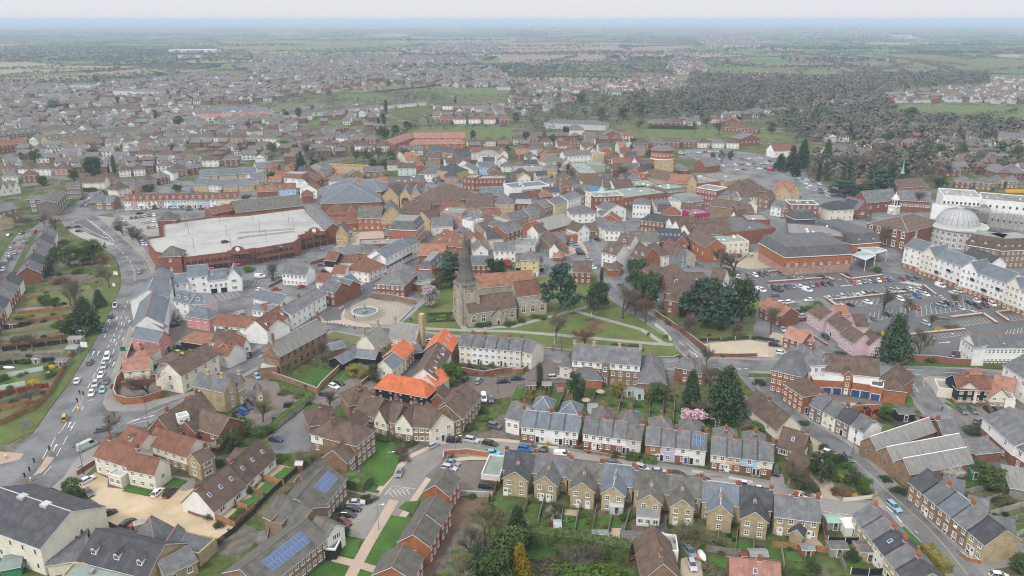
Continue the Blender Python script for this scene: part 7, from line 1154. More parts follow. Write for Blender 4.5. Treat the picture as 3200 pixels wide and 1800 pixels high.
# ================================================================ TREES, HEDGES, SHRUBS
def TT(code,*rows):
 for where,kind,pts in rows:tile(code);trs(where,kind,pts)
TT('30',('beside the cream hall roof','evergreen',[(720,565,6,6.5)]),('behind the yellow brick gables','evergreen',[(2320,110,7,8)]),('by the villa garden','wblossom',[(2190,120,5,6)]),('on the cottage back lawn','bush',[(2200,290,3,4),(2080,90,3,4)]))
TT('31',('by the solar roof bank','bush',[(340,590,4,4.5)]),('behind the grey tiled care home','olive',[(560,290,5,7),(450,260,4,5)]),('by the cottage lawns','lbush',[(240,240,3,5)]),('round the flats lawn corner','bbush',[(1440,150,3,5),(1490,230,3,4.5)]),('along the crescent front','bush',[(1230,30,2.5,4),(1330,35,2.5,5),(1440,60,2.5,4),(1570,95,2,5)]),('over the dark earth track','olive',[(2300,960,10,10),(2080,1390,7,8),(2420,860,7,7)]),('over the dark earth track','evergreen',[(2500,1180,12,10),(2440,1380,11,10)]),('beside the earth track','bare',[(2150,1130,8,8)]),('beside the earth track','pine',[(2240,1300,9,7)]),('in beds by the parked cars','dbush',[(800,745,2,4),(900,980,2,4),(1130,660,1.5,5)]))
TT('32',('left of the back gardens','conifer',[(50,960,12,8)]),('left of the back gardens','evergreen',[(-20,1150,11,9),(60,1110,8,7)]),('at the bottom edge','goldcon',[(80,1330,11,6.5)]),('in the back gardens','rbush',[(400,920,4,4),(750,1070,1.6,2),(1190,1250,3,4)]),('in the first back garden','olive',[(430,790,5,4.5)]),('in the rough garden below the hedge','bare',[(650,1210,5,8),(830,1260,5,7)]),('in the rough garden below the hedge','lbush',[(560,1350,4,7),(720,1390,5,9),(950,1400,5,10),(1100,1430,4,6)]),('behind the high hedge','bbush',[(270,1000,3,7),(350,1330,3,8)]),('over the driveway fence','olive',[(1790,1060,6,10),(1900,1090,5,8)]),('by the lower driveway','bbush',[(2090,1060,3,3.5),(1990,1330,2.5,4),(2060,1420,3,4)]),('by the conservatory garden','lbush',[(1370,980,3,2.5),(1430,1070,3,3.5)]),('on the front wall of the blue terrace','forsythia',[(365,105,3,2.2)]))
TT('33',('on the lawn by the red brick chalet','yew',[(555,355,9,8.5)]),('in the chalet garden','dbush',[(860,410,6,7),(735,250,5,6),(570,130,3.5,3.5),(440,545,4,6)]),('in the chalet garden','lbush',[(680,420,4,3.5),(800,315,4,5),(640,200,4,4)]),('in the corner flower bed','forsythia',[(1040,590,3,3),(880,630,2,2.6),(735,435,3,2.5)]),('in the corner flower bed','laurel',[(970,545,5,5.5)]),('beside the chalet drive','olive',[(300,440,8,8),(370,480,6,7)]),('beside the chalet drive','birch',[(225,390,8,5)]),('in the shrub bed','rbush',[(790,590,2,5),(700,580,2,4)]),('behind the brick cottages','wblossom',[(1870,420,6,7.5)]),('behind the brick cottages','evergreen',[(2250,460,7,9),(2100,360,5,6)]),('in the right hand gardens','bbush',[(2400,660,4,6),(2000,600,2,3)]),('behind the left cottages','dbush',[(860,1200,4,5)]),('in the lower gardens','bush',[(470,1330,4,4),(240,1390,3,4),(380,1420,3,5)]),('on the warehouse verge','dbush',[(1330,570,3,5),(1190,450,2,4)]),('at the right lower edge','evergreen',[(2540,1320,4,6)]))
TT('22',('beside the church','cedar',[(490,-5,21,17)]),('on the churchyard lawn','yew',[(870,70,13,13)]),('on the churchyard lawn','birch',[(805,200,10,7),(430,385,15,10)]),('above the apartment roof','redbare',[(740,470,11,13)]),('along the lane by the churchyard','bare',[(1120,150,14,13),(1250,130,12,11)]),('along the lane by the churchyard','redbare',[(1350,200,13,10)]),('behind the lane wall','pine',[(1340,30,14,16)]),('in the walled garden','cedar',[(1960,130,19,22),(2120,180,16,16)]),('in the walled garden','yew',[(2330,130,20,14)]),('in the walled garden','cypress',[(1705,190,9,6)]),('in the walled garden','bare',[(1780,390,8,10),(2230,400,7,8)]),('along the lane wall','bush',[(1500,240,3,5),(1600,330,3,5),(1520,180,3,4)]),('against the church wall','bush',[(15,340,2.5,4),(100,310,3,4),(230,270,3,4),(310,280,3,4)]),('on the green behind the apartments','dbush',[(1080,570,3,8),(1210,590,3,9)]),('under the bare birch','bbush',[(770,305,1.8,4),(865,325,1.8,5)]),
('behind the slate pavilion','pine',[(650,990,11,7)]),('beside the parked silver van','cypress',[(275,870,8,5)]),('in the garden corner by the van','dbush',[(210,945,3,4)]),('in the first garden','catkin',[(205,1075,6,5),(1060,1010,6,6)]),('in the middle gardens','evergreen',[(1470,1050,7,8)]),('right of the grey yard','conifer',[(1810,1050,16,8)]),('by the garden sheds','conifer',[(2165,1050,18,15)]),('by the road corner house','bare',[(2000,930,10,10),(1960,700,9,6)]),('by the pink blossom','bare',[(1950,1210,8,9)]),('in the terrace garden','cherry',[(1820,1310,7,9)]),('by the red playhouse','forsythia',[(582,1030,3,2)]),('at the road mouth','dbush',[(2060,820,3,5),(2490,930,3,5)]),('by the far garden sheds','lbush',[(2480,1360,3,6)]))
TT('21',('at the churchyard corner','magnolia',[(1745,80,10,11)]),('beside the converted barn','laurel',[(1970,860,9,9.5)]),('by the cloister shed','catkin',[(990,820,4,8),(1090,850,4,6)]),('by the white courtyard house','evergreen',[(1180,850,7,5)]),('by the school hall terrace','bare',[(660,640,9,7),(720,700,7,7)]),('on the school hall paving','olive',[(350,830,8,4)]),('in the parking court','bare',[(740,1130,7,6)]),('at the yard edge','olive',[(60,1230,8,9)]),('at the yard edge','bush',[(110,1390,4,6),(30,1420,4,6)]),('beside the yard fence','bbush',[(280,1020,3,5),(420,1060,2.5,5)]),('along the black barn','lbush',[(1310,1140,2,5),(1640,1205,2.5,7),(1560,1190,2,4)]),('beside the crescent end','lbush',[(2290,1200,3,5),(2310,1290,2.5,4)]),('by the white cottage parking','dbush',[(2140,1380,3,5)]),('by the church porch','bush',[(2250,355,3,4.5),(2330,345,3,5),(2545,345,3,5)]),('by the orange roofed brick house','dbush',[(1680,600,4,4)]))
TT('20',('behind the road verge fence','conifer',[(845,265,15,14)]),('behind the road verge fence','evergreen',[(670,370,9,9)]),('at the far verge','conifer',[(990,100,8,7)]),('behind the far gardens','bare',[(750,70,14,9),(690,60,11,8)]),('in the walled corner yard','redbare',[(1475,960,9,12)]),('at the junction corner','bare',[(1085,1370,7,9)]),('in the far garden plots','evergreen',[(450,120,5,7),(540,140,5,6)]),('in the left garden plots','catkin',[(200,310,5,9)]),('in the left garden plots','bare',[(320,540,8,11),(300,1060,6,9)]),('in the left garden plots','lbush',[(260,715,3,5),(500,830,4,6),(25,880,4,5),(190,830,2.5,4)]),('in the left garden plots','bush',[(610,710,3,5),(560,350,3,5),(430,320,2,3),(160,500,3,5)]),('in the left garden plots','forsythia',[(525,775,2.5,3),(330,930,3,4),(585,415,2.5,3)]),('against the orange brick gable','bush',[(1690,590,4,2)]),('by the victorian villa','evergreen',[(2420,1400,5,9)]),('behind the white red-roofed cottages','wbush',[(2420,235,3,6)]),('by the carport','bush',[(1560,780,3,4)]))
TT('10',('in the left suburb','yew',[(925,225,18,17)]),('in the left suburb','cypress',[(1135,200,14,6)]),('near the tan flats','evergreen',[(350,115,12,14),(740,310,8,10),(430,370,7,10)]),('inside the road bend','evergreen',[(930,1080,13,15),(690,1120,11,12),(560,1100,8,8),(820,1120,10,10)]),('in the terrace gardens','cypress',[(490,1210,9,6)]),('along the small car park','bare',[(1170,810,8,8),(1230,860,8,9),(1320,900,8,9),(1400,950,8,9),(1370,910,7,8)]),('by the left junction','bare',[(540,810,10,10),(440,760,9,9),(270,780,6,12)]),('on the bend verge','redbare',[(1000,1190,9,10)]),('on the bend verge','bare',[(1080,1330,11,9)]),('in the terrace gardens','rbush',[(620,1350,4,11)]),('behind the cream suburb houses','bare',[(930,70,10,13),(1720,50,10,16),(2430,70,10,14)]),('behind the painted cottages','evergreen',[(1780,440,6,8),(1500,440,5,12),(2480,560,7,9)]),('in front of the car park wall','lbush',[(2490,1240,4,8)]),('by the bend terraces','bush',[(780,1260,4,6),(640,970,3,7),(450,1280,4,9)]))
TT('11',('above the supermarket','conifer',[(450,190,19,13)]),('by the flint chapel','evergreen',[(170,320,7,12),(590,190,8,10)]),('in the wood above the shops','bare',[(1080,90,13,14),(1160,130,13,13),(1230,95,14,13),(1310,110,14,13),(1390,120,13,13),(1000,120,11,13),(1460,90,11,11)]),('in the wood above the shops','evergreen',[(1180,190,8,9),(1380,180,9,10),(1275,200,8,10),(1480,110,8,7)]),('left of the church spire','cedar',[(1965,1265,17,14)]),('right of the church spire','yew',[(2420,1290,13,14)]),('by the churchyard wall','olive',[(1850,1390,8,9)]),('by the white balcony building','bare',[(170,1290,9,8)]),('at the suburb edge','evergreen',[(160,25,9,12),(290,20,11,14),(390,50,9,10),(60,90,6,9)]),('at the suburb edge','bare',[(560,140,12,14),(640,170,10,12),(840,60,9,12),(500,60,12,14)]))
TT('12',('by the lane','cypress',[(905,1345,10,4)]),('at the white flats garden','pine',[(1250,1300,15,13)]),('at the white flats garden','evergreen',[(1420,1370,9,9),(1350,1420,8,9)]),('over the sandy loading yard','bare',[(2250,1190,13,14),(2110,1130,11,10)]),('by the sandy yard','bush',[(2150,1250,4,8),(2230,1290,3,6)]),('below the water tower','bare',[(1150,270,11,14),(2110,130,14,10)]),('in the high street','bare',[(450,230,9,9),(560,250,9,9),(600,300,9,8)]),('at the upper car park','evergreen',[(1200,30,8,9),(1380,90,8,7),(2020,120,8,6),(2200,110,9,7)]))
TT('23',('at the pink house','conifer',[(1300,490,18,15)]),('beside the big conifer','olive',[(1540,560,12,11)]),('in the car park','bare',[(1180,120,14,10),(1420,200,10,8),(1900,130,7,7),(1650,330,6,6)]),('by the cycle shelter','forsythia',[(1720,400,2,5),(1165,450,2,4)]),('by the cycle shelter','bbush',[(1850,380,2,7),(1100,440,2,5)]),('at the car park hedge','lbush',[(350,190,4,6),(430,180,4,6),(510,140,4,5),(130,210,3,7)]),('by the garden edge house','bare',[(40,320,12,9)]),('by the long brick wall','dbush',[(1640,700,3,5),(740,650,2,6),(1060,695,2,6)]),('behind the blue garages','laurel',[(1190,1255,4,6)]),('by the pub yard','dbush',[(2080,1400,4,7)]),('beside the lane cottages','bush',[(360,1340,2,4)]))
TT('13',('above the far car park','conifer',[(250,150,22,14),(360,90,24,14),(130,180,14,14),(600,90,24,13),(290,250,12,9)]),('in the dark belt','cypress',[(820,270,18,7),(760,320,15,6),(520,270,15,7),(600,280,14,7)]),('in the dark belt','cedar',[(1130,380,20,20),(720,440,12,16),(900,480,10,16),(820,450,12,14),(1000,460,12,14)]),('in the dark belt','conifer',[(1230,340,24,13),(1060,330,20,12)]),('in the brown wood','bare',[(480,210,14,14),(640,230,14,14),(700,190,14,16),(780,180,14,16),(880,230,14,16),(960,200,14,16),(1040,230,14,16),(1120,200,14,16),(1180,90,15,16),(1250,230,14,14),(1330,240,13,14),(1420,250,13,14),(1500,200,13,14),(1560,240,13,12),(420,280,12,12)]),('in the right hand suburb','bare',[(1660,300,12,12),(1900,100,13,13),(2060,190,12,12),(2120,120,12,12),(1650,370,10,10),(1820,260,10,10)]),('in the right hand suburb','evergreen',[(1440,90,13,11),(1560,120,14,12),(1610,60,13,11),(1740,70,14,13),(1950,60,14,13),(2350,50,14,12),(2520,90,14,13),(1740,380,9,11),(2260,180,8,10)]),('by the glass canopy','bare',[(1190,930,12,9),(1130,880,8,11)]),('by the glass canopy','bush',[(1100,1240,5,5)]),('before the white apartments','bare',[(1380,1120,12,8),(1500,570,13,11)]))
TT('A',('in the far suburb','evergreen',[(265,530,15,22),(800,376,12,18),(480,396,14,11),(215,422,10,22),(895,605,12,15),(780,575,12,8),(1500,565,14,10),(1440,575,10,9),(960,500,12,9),(845,470,14,8),(590,500,11,8),(2130,380,14,16),(1955,420,11,10),(1350,415,11,10)]),('at the playing field corner','cypress',[(1940,535,18,9),(1930,610,18,9),(1905,620,14,7),(2290,505,12,7)]),('at the playing field corner','pine',[(1930,665,13,15),(1990,650,11,12),(2050,630,11,12),(2380,680,12,7)]))
TT('B',('in the wooded hill','evergreen',[(345,500,16,20),(640,545,18,22),(560,570,16,16),(880,530,15,24),(940,550,14,13),(1195,520,12,20),(450,560,13,14),(270,660,13,9),(70,685,12,9),(200,700,12,9),(760,550,11,9),(1420,570,18,14),(1545,565,13,15),(2010,570,15,24),(1500,490,16,14),(1310,640,13,12),(1700,560,12,12),(1980,660,13,12),(2310,605,13,14),(2370,640,14,14),(2180,640,13,14),(2070,660,13,14),(1800,670,12,15),(1900,690,12,14),(2260,680,11,10),(20,590,12,12),(130,490,13,9)]),('on the park lawn','bare',[(640,625,15,16),(1045,640,16,14),(980,610,16,20),(920,640,13,12)]))
tile('32');hd('tall dark clipped hedge below the yellow brick back gardens',[(140,1120),(650,1190),(1190,1290)],4.5,3.4);hd('clipped box hedge in front of the tan house terrace end',[(1150,270),(1280,290)],2,2.2);hd('clipped hedge in front of the orange brick terrace end',[(1320,300),(1450,320)],2,2.2)
tile('31');hd('wide clipped hedge block beside the solar care home',[(900,520),(1130,575)],3,5);tile('21');hd('long pale green hedge along the concrete post fence',[(150,1449),(560,1110)],2.2,2,'laurel')
tile('33');hd('golden tinged hedge beside the hill road',[(1570,1200),(1690,1330),(1800,1430)],2.4,3.2,'catkin')
tile('B');hd('dark clipped hedge behind the park lawn',[(690,646),(920,652)],4,4,'yew');tile('10');hd('dark hedge by the slab flats road',[(810,480),(970,475)],2.5,3,'yew')
# ================================================================ INFILL BUILDINGS, DISTANT TOWN AND WOODS
def in2(p,poly):
 c=False;j=len(poly)-1
 for i in range(len(poly)):
  a,b=poly[i],poly[j]
  if(a[1]>p[1])!=(b[1]>p[1])and p[0]<(b[0]-a[0])*(p[1]-a[1])/(b[1]-a[1])+a[0]:c=not c
  j=i
 return c
def gd(code,P):tile(code);return[tuple(G(*p).xy)for p in P]
def cells(poly,ang,dx,dy,jit):
 c,s=mt.cos(ang),mt.sin(ang);U=[(x*c+y*s,-x*s+y*c)for x,y in poly];u0,u1,v0,v1=min(u for u,v in U),max(u for u,v in U),min(v for u,v in U),max(v for u,v in U)
 v=v0
 while v<v1:
  u=u0
  while u<u1:
   a,b=u+R.uniform(-jit,jit),v+R.uniform(-jit,jit);p=(a*c-b*s,a*s+b*c)
   if in2(p,poly)and not any(in2(p,f)for f in FIELDS):yield p
   u+=dx
  v+=dy
def clear(p,r):return all((q.x-p[0])**2+(q.y-p[1])**2>(r+k*.8)**2 for q,k in FOOT)
WL,RF=('white','brick','cream','bbrick','pinkbrick','obrick','offwhite'),('red','brown','slate','brown','dslate','gtile','orangeold')
k_=0;bands={}
for code,P,ang in(('12',[(0,250),(1250,250),(1250,500),(700,640),(0,1000)],.15),('12',[(700,620),(1500,640),(2300,640),(2000,900),(1100,900),(840,900)],-.3),('11',[(1800,800),(2576,700),(2576,1200),(1700,1250)],.2),('12',[(0,860),(880,880),(560,960),(400,1000),(0,1000)],.1),('11',[(0,300),(800,300),(1000,420),(650,480),(0,480)],0),('11',[(1400,130),(2576,100),(2576,480),(1950,420),(1700,330),(1350,300)],.1),('12',[(0,80),(1250,60),(1250,300),(0,300)],.1),('12',[(1600,430),(2576,540),(2576,800),(2000,700),(1600,600)],-.1)):
 for p in cells(gd(code,P),ang,15,15,3):
  if k_>95 or not clear(p,6.5):continue
  w,r=R.choice(WL),R.choice(RF);bands.setdefault((w,r),[]).append((p,ang+R.choice((0,mt.pi/2))+R.uniform(-.12,.12)));k_+=1;FOOT.append((V3((*p,0)),6))
for(w,r),L_ in bands.items():
 for i,(p,a)in enumerate(sorted(L_,key=lambda q:q[0][0]/q[0][1])):
  d=V3((mt.cos(a),mt.sin(a),0))*R.uniform(8,12);q=V3((*p,0))
  if d.x<0:d=-d
  lab=fit('%s backland building, %s roof, %s such one in the old town'%(wr(w),wr(r),nth(i,len(L_))or 'only'),'%s backland building, %s roof, %s in the old town'%(wr(w),wr(r),nth(i,len(L_)).replace('the ','')))
  B(lab,q-d/2,q+d/2,R.uniform(7,9),R.uniform(4.5,6.5),R.choice('gghx'),R.uniform(2.6,4),w,r,R.choice(('f3x2','f2x2 c.5','f2x1')),'building','town_house',world=True,gp='backland buildings of the old town')
hb_=MB()
def tiny(p,a,L,D,h,r,w,rf,hip):
 c,s=mt.cos(a),mt.sin(a);X=lambda x,y,z:(p[0]+x*c-y*s,p[1]+x*s+y*c,z);l,d=L/2,D/2
 Q=[(-l,-d),(l,-d),(l,d),(-l,d)]
 for(x0,y0),(x1,y1)in zip(Q,Q[1:]+Q[:1]):hb_.fc([X(x0,y0,0),X(x1,y1,0),X(x1,y1,h),X(x0,y0,h)],w)
 i=d if hip else 0;e=.4
 A,Bb,Cc,Dd_=X(-l-e,-d-e,h-.1),X(l+e,-d-e,h-.1),X(l+e,d+e,h-.1),X(-l-e,d+e,h-.1);p0,p1=X(-l+i,0,h+r),X(l-i,0,h+r)
 hb_.fc([A,Bb,p1,p0],rf);hb_.fc([Cc,Dd_,p0,p1],rf);hb_.fc([Bb,Cc,p1],rf if hip else w);hb_.fc([Dd_,A,p0],rf if hip else w)
 for z in(1.6,4.0):
  for t in(-.3,.0,.3):hb_.fc([X(t*L-.5,-d-.04,z-.55),X(t*L+.5,-d-.04,z-.55),X(t*L+.5,-d-.04,z+.55),X(t*L-.5,-d-.04,z+.55)],'glass')
mat('farwhite',(.6,.6,.58),var=.1,scale=.02);mat('farbrick',(.22,.12,.09),var=.2,scale=.02);mat('farbrown',(.15,.118,.1),var=.2,scale=.02);mat('fargrey',(.145,.142,.14),var=.2,scale=.02);mat('farred',(.2,.095,.07),var=.2,scale=.02)
FP=[]
for code,P,ang,rg,wv in(('A',[(-40,420),(420,440),(1000,380),(1330,380),(1880,420),(1560,480),(1300,520),(900,540),(300,580),(-40,640)],.1,34,.35),('A',[(-40,440),(330,440),(400,520),(200,620),(-40,640)],-.2,40,.5),('A',[(1150,340),(1640,290),(1760,270),(2400,300),(2576,400),(2576,460),(2250,440),(1900,410),(1700,400),(1300,380)],.25,34,.4),('A',[(1950,250),(2300,215),(2576,215),(2576,290),(2200,270)],.1,60,.6),('A',[(1260,285),(1620,280),(1620,330),(1270,310)],0,40,.5),('B',[(0,420),(500,420),(640,380),(900,400),(960,480),(700,490),(300,470),(0,480)],-.1,34,.5),('B',[(0,480),(300,480),(330,530),(0,600)],.2,40,.5),('B',[(760,240),(860,240),(1000,350),(900,380),(800,380)],.3,40,.6),('B',[(1110,370),(1440,372),(1440,395),(1120,410)],0,34,.7),('B',[(1180,480),(1900,500),(1900,540),(1250,545)],0,40,.6),('B',[(1880,490),(2100,455),(2576,430),(2576,520),(1900,525)],.1,26,.5),('B',[(2400,390),(2576,400),(2576,430),(2420,440)],.1,50,.9),('B',[(1030,160),(1200,170),(1250,240),(1000,240),(930,200)],.2,60,.7),('B',[(680,640),(960,600),(1250,570),(1500,560),(1200,600),(900,640)],.1,40,.5),('A',[(1500,720),(1960,700),(1900,640),(1560,690)],.15,30,.5),('A',[(2200,560),(2576,520),(2576,620),(2400,630),(2150,600)],.1,34,.5),('A',[(-40,600),(900,560),(1350,560),(1500,640),(1500,724),(-40,724)],.05,24,.55),('A',[(1400,560),(1950,530),(1900,600),(1800,640),(1500,620)],.1,26,.5),('10',[(0,0),(2576,0),(2576,180),(1500,330),(700,320),(0,330)],.1,25,.5),('11',[(0,0),(1000,0),(900,140),(600,160),(0,240)],.1,25,.4),('13',[(1550,40),(2576,0),(2576,420),(1750,280)],0,26,.2),('B',[(1500,640),(2576,640),(2576,724),(1500,724)],.1,36,.3),('A',[(2350,620),(2576,600),(2576,660),(2350,660)],0,30,.5),('B',[(0,690),(600,690),(600,724),(0,724)],0,24,.4),('11',[(1500,0),(2576,0),(2576,90),(1500,110)],.1,24,.3),('12',[(0,0),(1000,0),(1000,60),(0,80)],.1,24,.3)):
 for p in cells(gd(code,P),ang,13,rg,2.2):
  if R.random()<.22 or not clear(p,5):continue
  q=R.random();tiny(p,ang+R.uniform(-.05,.05)+(mt.pi/2 if R.random()<.12 else 0),R.uniform(8,12.5),R.uniform(7.5,9.5),R.uniform(4.6,5.6),R.uniform(2.4,3.6),'farwhite' if q<wv+.12 else 'farbrick',R.choice(('farbrown','farbrown','farbrown','fargrey','fargrey','farred' if code=='B' else 'fargrey')),R.random()<.3);FP.append(p)
tile('A')
for x,y,L_,D_,h_ in((1010,264,130,60,10),(900,262,60,40,8),(960,290,70,30,8),(680,480,60,20,8),(780,485,60,20,8),(430,450,40,20,8),(300,462,90,20,6)):p=G(x,y);tiny(p.xy,0,L_,D_,h_,1.5,'farwhite','farwhite' if y<280 else 'fargrey',False)
o=hb_.ob('distant_houses');o['kind']='stuff';tag(o,'mass of small brown and white houses spreading to far fields','houses')
wd=MB();rw=random.Random(3)
def cp(x,y,h,w,m):
 b_=m=='farwood' and y<1500
 for k in range(24 if b_ else 15):
  d=V3((rw.gauss(0,1),rw.gauss(0,1),rw.gauss(0,.8))).normalized();f_=rw.uniform(.25,.42);lc(wd,V3((x+d.x*w*f_,y+d.y*w*f_,h*.54+d.z*h*f_)),w*(.11 if b_ else.17),m,rw,(d+V3((0,0,.9))).normalized())
def wo2(code,P,step,ever=.12,hh=(7,12),skip=.25,m='farwood',avoid=True):
 for p in cells(gd(code,P),rw.uniform(0,1),step,step,step*.45):
  if rw.random()<skip or(avoid and not clear(p,3)):continue
  h=rw.uniform(*hh);cp(p[0],p[1],h,h*rw.uniform(.8,1.2),'farever' if rw.random()<ever else m)
wo2('B',[(560,600),(560,480),(900,470),(1200,440),(1800,430),(1850,500),(1950,600),(2576,640),(2576,700),(1700,715),(1420,690),(1250,560),(900,600)],10.5,.2,(9,17),.12);wo2('B',[(0,480),(560,470),(560,640),(140,700),(0,650)],13,.2,(8,13),.25)
wo2('B',[(900,380),(1100,380),(1500,400),(1900,380),(2400,380),(2400,430),(1950,460),(1800,500),(1200,460),(850,470)],12,.2,(9,15),.1);wo2('B',[(1130,300),(1200,300),(1800,320),(1860,380),(1500,330)],22,.1,(8,12),.3);wo2('B',[(150,345),(560,330),(800,330),(840,400),(500,420),(0,410),(0,350)],18,.2,(8,13),.35);wo2('B',[(0,350),(160,350),(160,410),(0,420)],16,.2,(7,12),.3)
wo2('B',[(850,640),(940,600),(1300,580),(1290,630)],13,.2,(8,14),.3);wo2('B',[(1400,620),(2100,600),(2576,640),(2576,720),(1400,720)],12,.35,(9,16),.2)
wo2('A',[(-40,240),(300,230),(900,250),(1250,262),(1300,300),(1250,330),(700,335),(400,320),(-40,305)],24,.3,(9,14),.3);wo2('A',[(1300,540),(1700,470),(1800,430),(2100,430),(2250,470),(2250,520),(1700,520)],16,.15,(7,11),.3);wo2('A',[(1640,280),(1750,280),(1740,310),(1620,320)],20,.1,(8,12),.2);wo2('A',[(1200,270),(2000,230),(2576,250),(2576,330),(1900,300),(1300,330)],34,.15,(8,12),.4)
wo2('13',[(420,130),(1000,60),(1600,100),(1700,330),(1300,420),(700,430),(420,300)],10,.2,(10,18),.2);wo2('13',[(1400,0),(2576,0),(2576,330),(1700,330)],12,.25,(9,16),.4);wo2('12',[(1100,-20),(1300,-20),(1300,60),(1100,60)],11,.4)
wo2('A',[(2100,600),(2576,560),(2576,660),(2080,640)],16,.2,(7,11),.35)
for code,P in(('A',[(-40,392),(120,385),(310,362),(700,345)]),('A',[(-40,312),(150,312),(330,328),(700,334)]),('A',[(130,432),(430,402),(900,366)]),('A',[(900,255),(1500,258),(1950,240)]),('A',[(1060,213),(1750,198)]),('A',[(500,165),(1300,190),(1750,215)]),('B',[(0,322),(400,315),(560,318),(760,300)]),('B',[(200,302),(560,312),(900,246)]),('B',[(1110,333),(1400,333),(1700,372)]),('B',[(1520,265),(2000,268),(2576,305)]),('B',[(1800,335),(2300,365),(2576,345)]),('B',[(1850,555),(2000,590),(2350,590),(2576,560)]),('B',[(1000,285),(1450,290)]),('B',[(1200,205),(2576,262)]),('A',[(2250,445),(2500,440)]),('A',[(1980,700),(2080,648),(2576,642)]),('B',[(1000,240),(1500,250)]),('A',[(0,215),(900,218)])):
 tile(code);Q=[G(*p)for p in P]
 for a,b in zip(Q,Q[1:]):
  L_=(b-a).length;n=int(L_/7)
  for i in range(n):
   if rw.random()<.8:p=a.lerp(b,(i+rw.random())/n);h=rw.uniform(3,9);cp(p.x+rw.gauss(0,2),p.y+rw.gauss(0,2),h,h*1.15,'hedgerow' if rw.random()<.8 else 'farever')
for k in range(2600): # hedgerow lines and copses to the horizon
 y=1500+9000*rw.random()**1.6;x=rw.uniform(-.72,.72)*y
 if k%13==0:L_,a=rw.uniform(150,700),rw.choice((rw.gauss(0,.25),rw.gauss(1.2,.3)))
 else:continue
 sz=1+y/5000
 for i in range(int(L_/(8*sz))):cp(x+mt.cos(a)*i*8*sz+rw.gauss(0,2),y+mt.sin(a)*i*8*sz+rw.gauss(0,2),rw.uniform(4,10),9*sz,'farwood')
for k in range(60):
 y=2000+8000*rw.random();x=rw.uniform(-.7,.7)*y;w_,d_=rw.uniform(60,400),rw.uniform(30,120)
 for i in range(int(min(90,w_*d_/200))):cp(x+rw.uniform(-w_,w_),y+rw.uniform(-d_,d_),rw.uniform(8,14),18,'farwood' if k%3 else 'farever')
for p in FP: # garden trees among the distant houses
 for q in(0,1,2):
  if rw.random()<.6:h=rw.uniform(2,9);cp(p[0]+rw.uniform(-9,9),p[1]+rw.choice((-9,9,13,17)),h,h*1.1,'farever' if rw.random()<.35 else 'hedgerow' if rw.random()<.4 else 'farwood')
for q,k in FOOT:
 if q.y>470 and rw.random()<.75:a=rw.uniform(0,6.28);h=rw.uniform(2.5,6);cp(q.x+mt.cos(a)*(k+4),q.y+mt.sin(a)*(k+4),h,h*1.1,'hedgerow' if rw.random()<.6 else 'farever')
o=wd.ob('distant_trees');o['kind']='stuff';tag(o,'bare woods, hedgerows and garden trees stretching to the horizon','trees')
# ================================================================ HAZE
def haze(dens):
 mb=MB();mb.box(-45500,-3500,-1,45500,60500,121,'trim');o=mb.ob('haze');o['kind']='stuff';o.data.materials.clear()
 m=bpy.data.materials.new('haze');m.use_nodes=True;ns=m.node_tree.nodes;ns.clear();out=ns.new('ShaderNodeOutputMaterial');v=ns.new('ShaderNodeVolumePrincipled')
 v.inputs['Color'].default_value=(.62,.77,.95,1);v.inputs['Density'].default_value=dens;v.inputs['Anisotropy'].default_value=0;m.node_tree.links.new(v.outputs[0],out.inputs['Volume']);o.data.materials.append(m)
 tag(o,'pale blue haze thickening over the distant fields and horizon','haze')
haze(1.4e-4)
# ================================================================ VEHICLES
def CC(code,*rows):
 tile(code)
 for x,y,hx,hy,col,ty,rest in rows:C(x,y,hx,hy,col,ty,rest)
CC('20',(1157,172,12,-40,'white','pickup','heading up the wide road'),(1113,282,12,-40,'black','suv','behind the white pickup'),(1045,420,14,-40,'blue','car','alone in the left lane'),(900,745,14,-40,'grey','suv','in the lane left of the queue'),(775,925,16,-40,'white','saloon','in the left lane below the dark SUV'),(1077,690,-14,40,'white','van','at the back of the traffic queue'),(1042,780,-14,40,'silver','car','behind the white queueing saloon'),(1015,870,-22,40,'white','saloon','in the middle of the traffic queue'),(957,965,-14,40,'silver','suv','second from the stop line'),(918,1055,-14,40,'white','car','first at the stop line'),(1065,935,-12,40,'grey','pickup','in the right turn lane'),(1030,1020,-12,40,'teal','car','at the right turn stop line'),(650,1312,8,-30,'gold','minivan','alone on the junction'),
(1780,315,30,10,'steel','saloon','by the pink cube house'),(1762,368,30,-8,'black','car','below the steel saloon by the pink house'),(1800,650,30,10,'green','car','behind the georgian house'),(1830,595,30,5,'black','suv','under the rusty carport'),(1925,1105,30,-14,'red','car','passing the yellow brick house'),(1030,1420,30,-6,'grey','saloon','at the side road mouth'),(2130,485,30,0,'steel','car','beside the white cottages'))
tile('20');cars('row behind the victorian brick house',(2390,1280),(2540,1150),40,26,'kBnk')
CC('30',(878,140,30,-14,'silver','bigvan','on the main road slip lane'),(880,475,40,-22,'white','car','by the gravel yard gate'),(890,605,30,34,'grey','car','beside the dark hall bush'),(1585,600,34,-32,'white','car','between two small lawns'),(1710,605,34,-32,'black','suv','right of white car by lawns'),(1085,812,20,-8,'black','car','half hidden by the hall'),(1280,915,40,-32,'black','estate','left of the red car'),(1352,942,40,-30,'red','car','on the gravel beside the trailer'),(1815,1100,34,-32,'grey','car','alone on the lower gravel'),(2070,1200,36,-34,'steel','suv','at the gravel bottom corner'))
p=G(1455,990);tr=em('trailer','grey brown box trailer parked beside the red car','trailer',(p.x,p.y,0),mt.atan2(.55,1));mb=MB();mb.box(-2.1,-1.1,.5,2.1,1.1,2.5,'flat');mb.box(-2.15,-1.15,2.45,2.15,1.15,2.56,'greywood');mb.ob('box',tr)
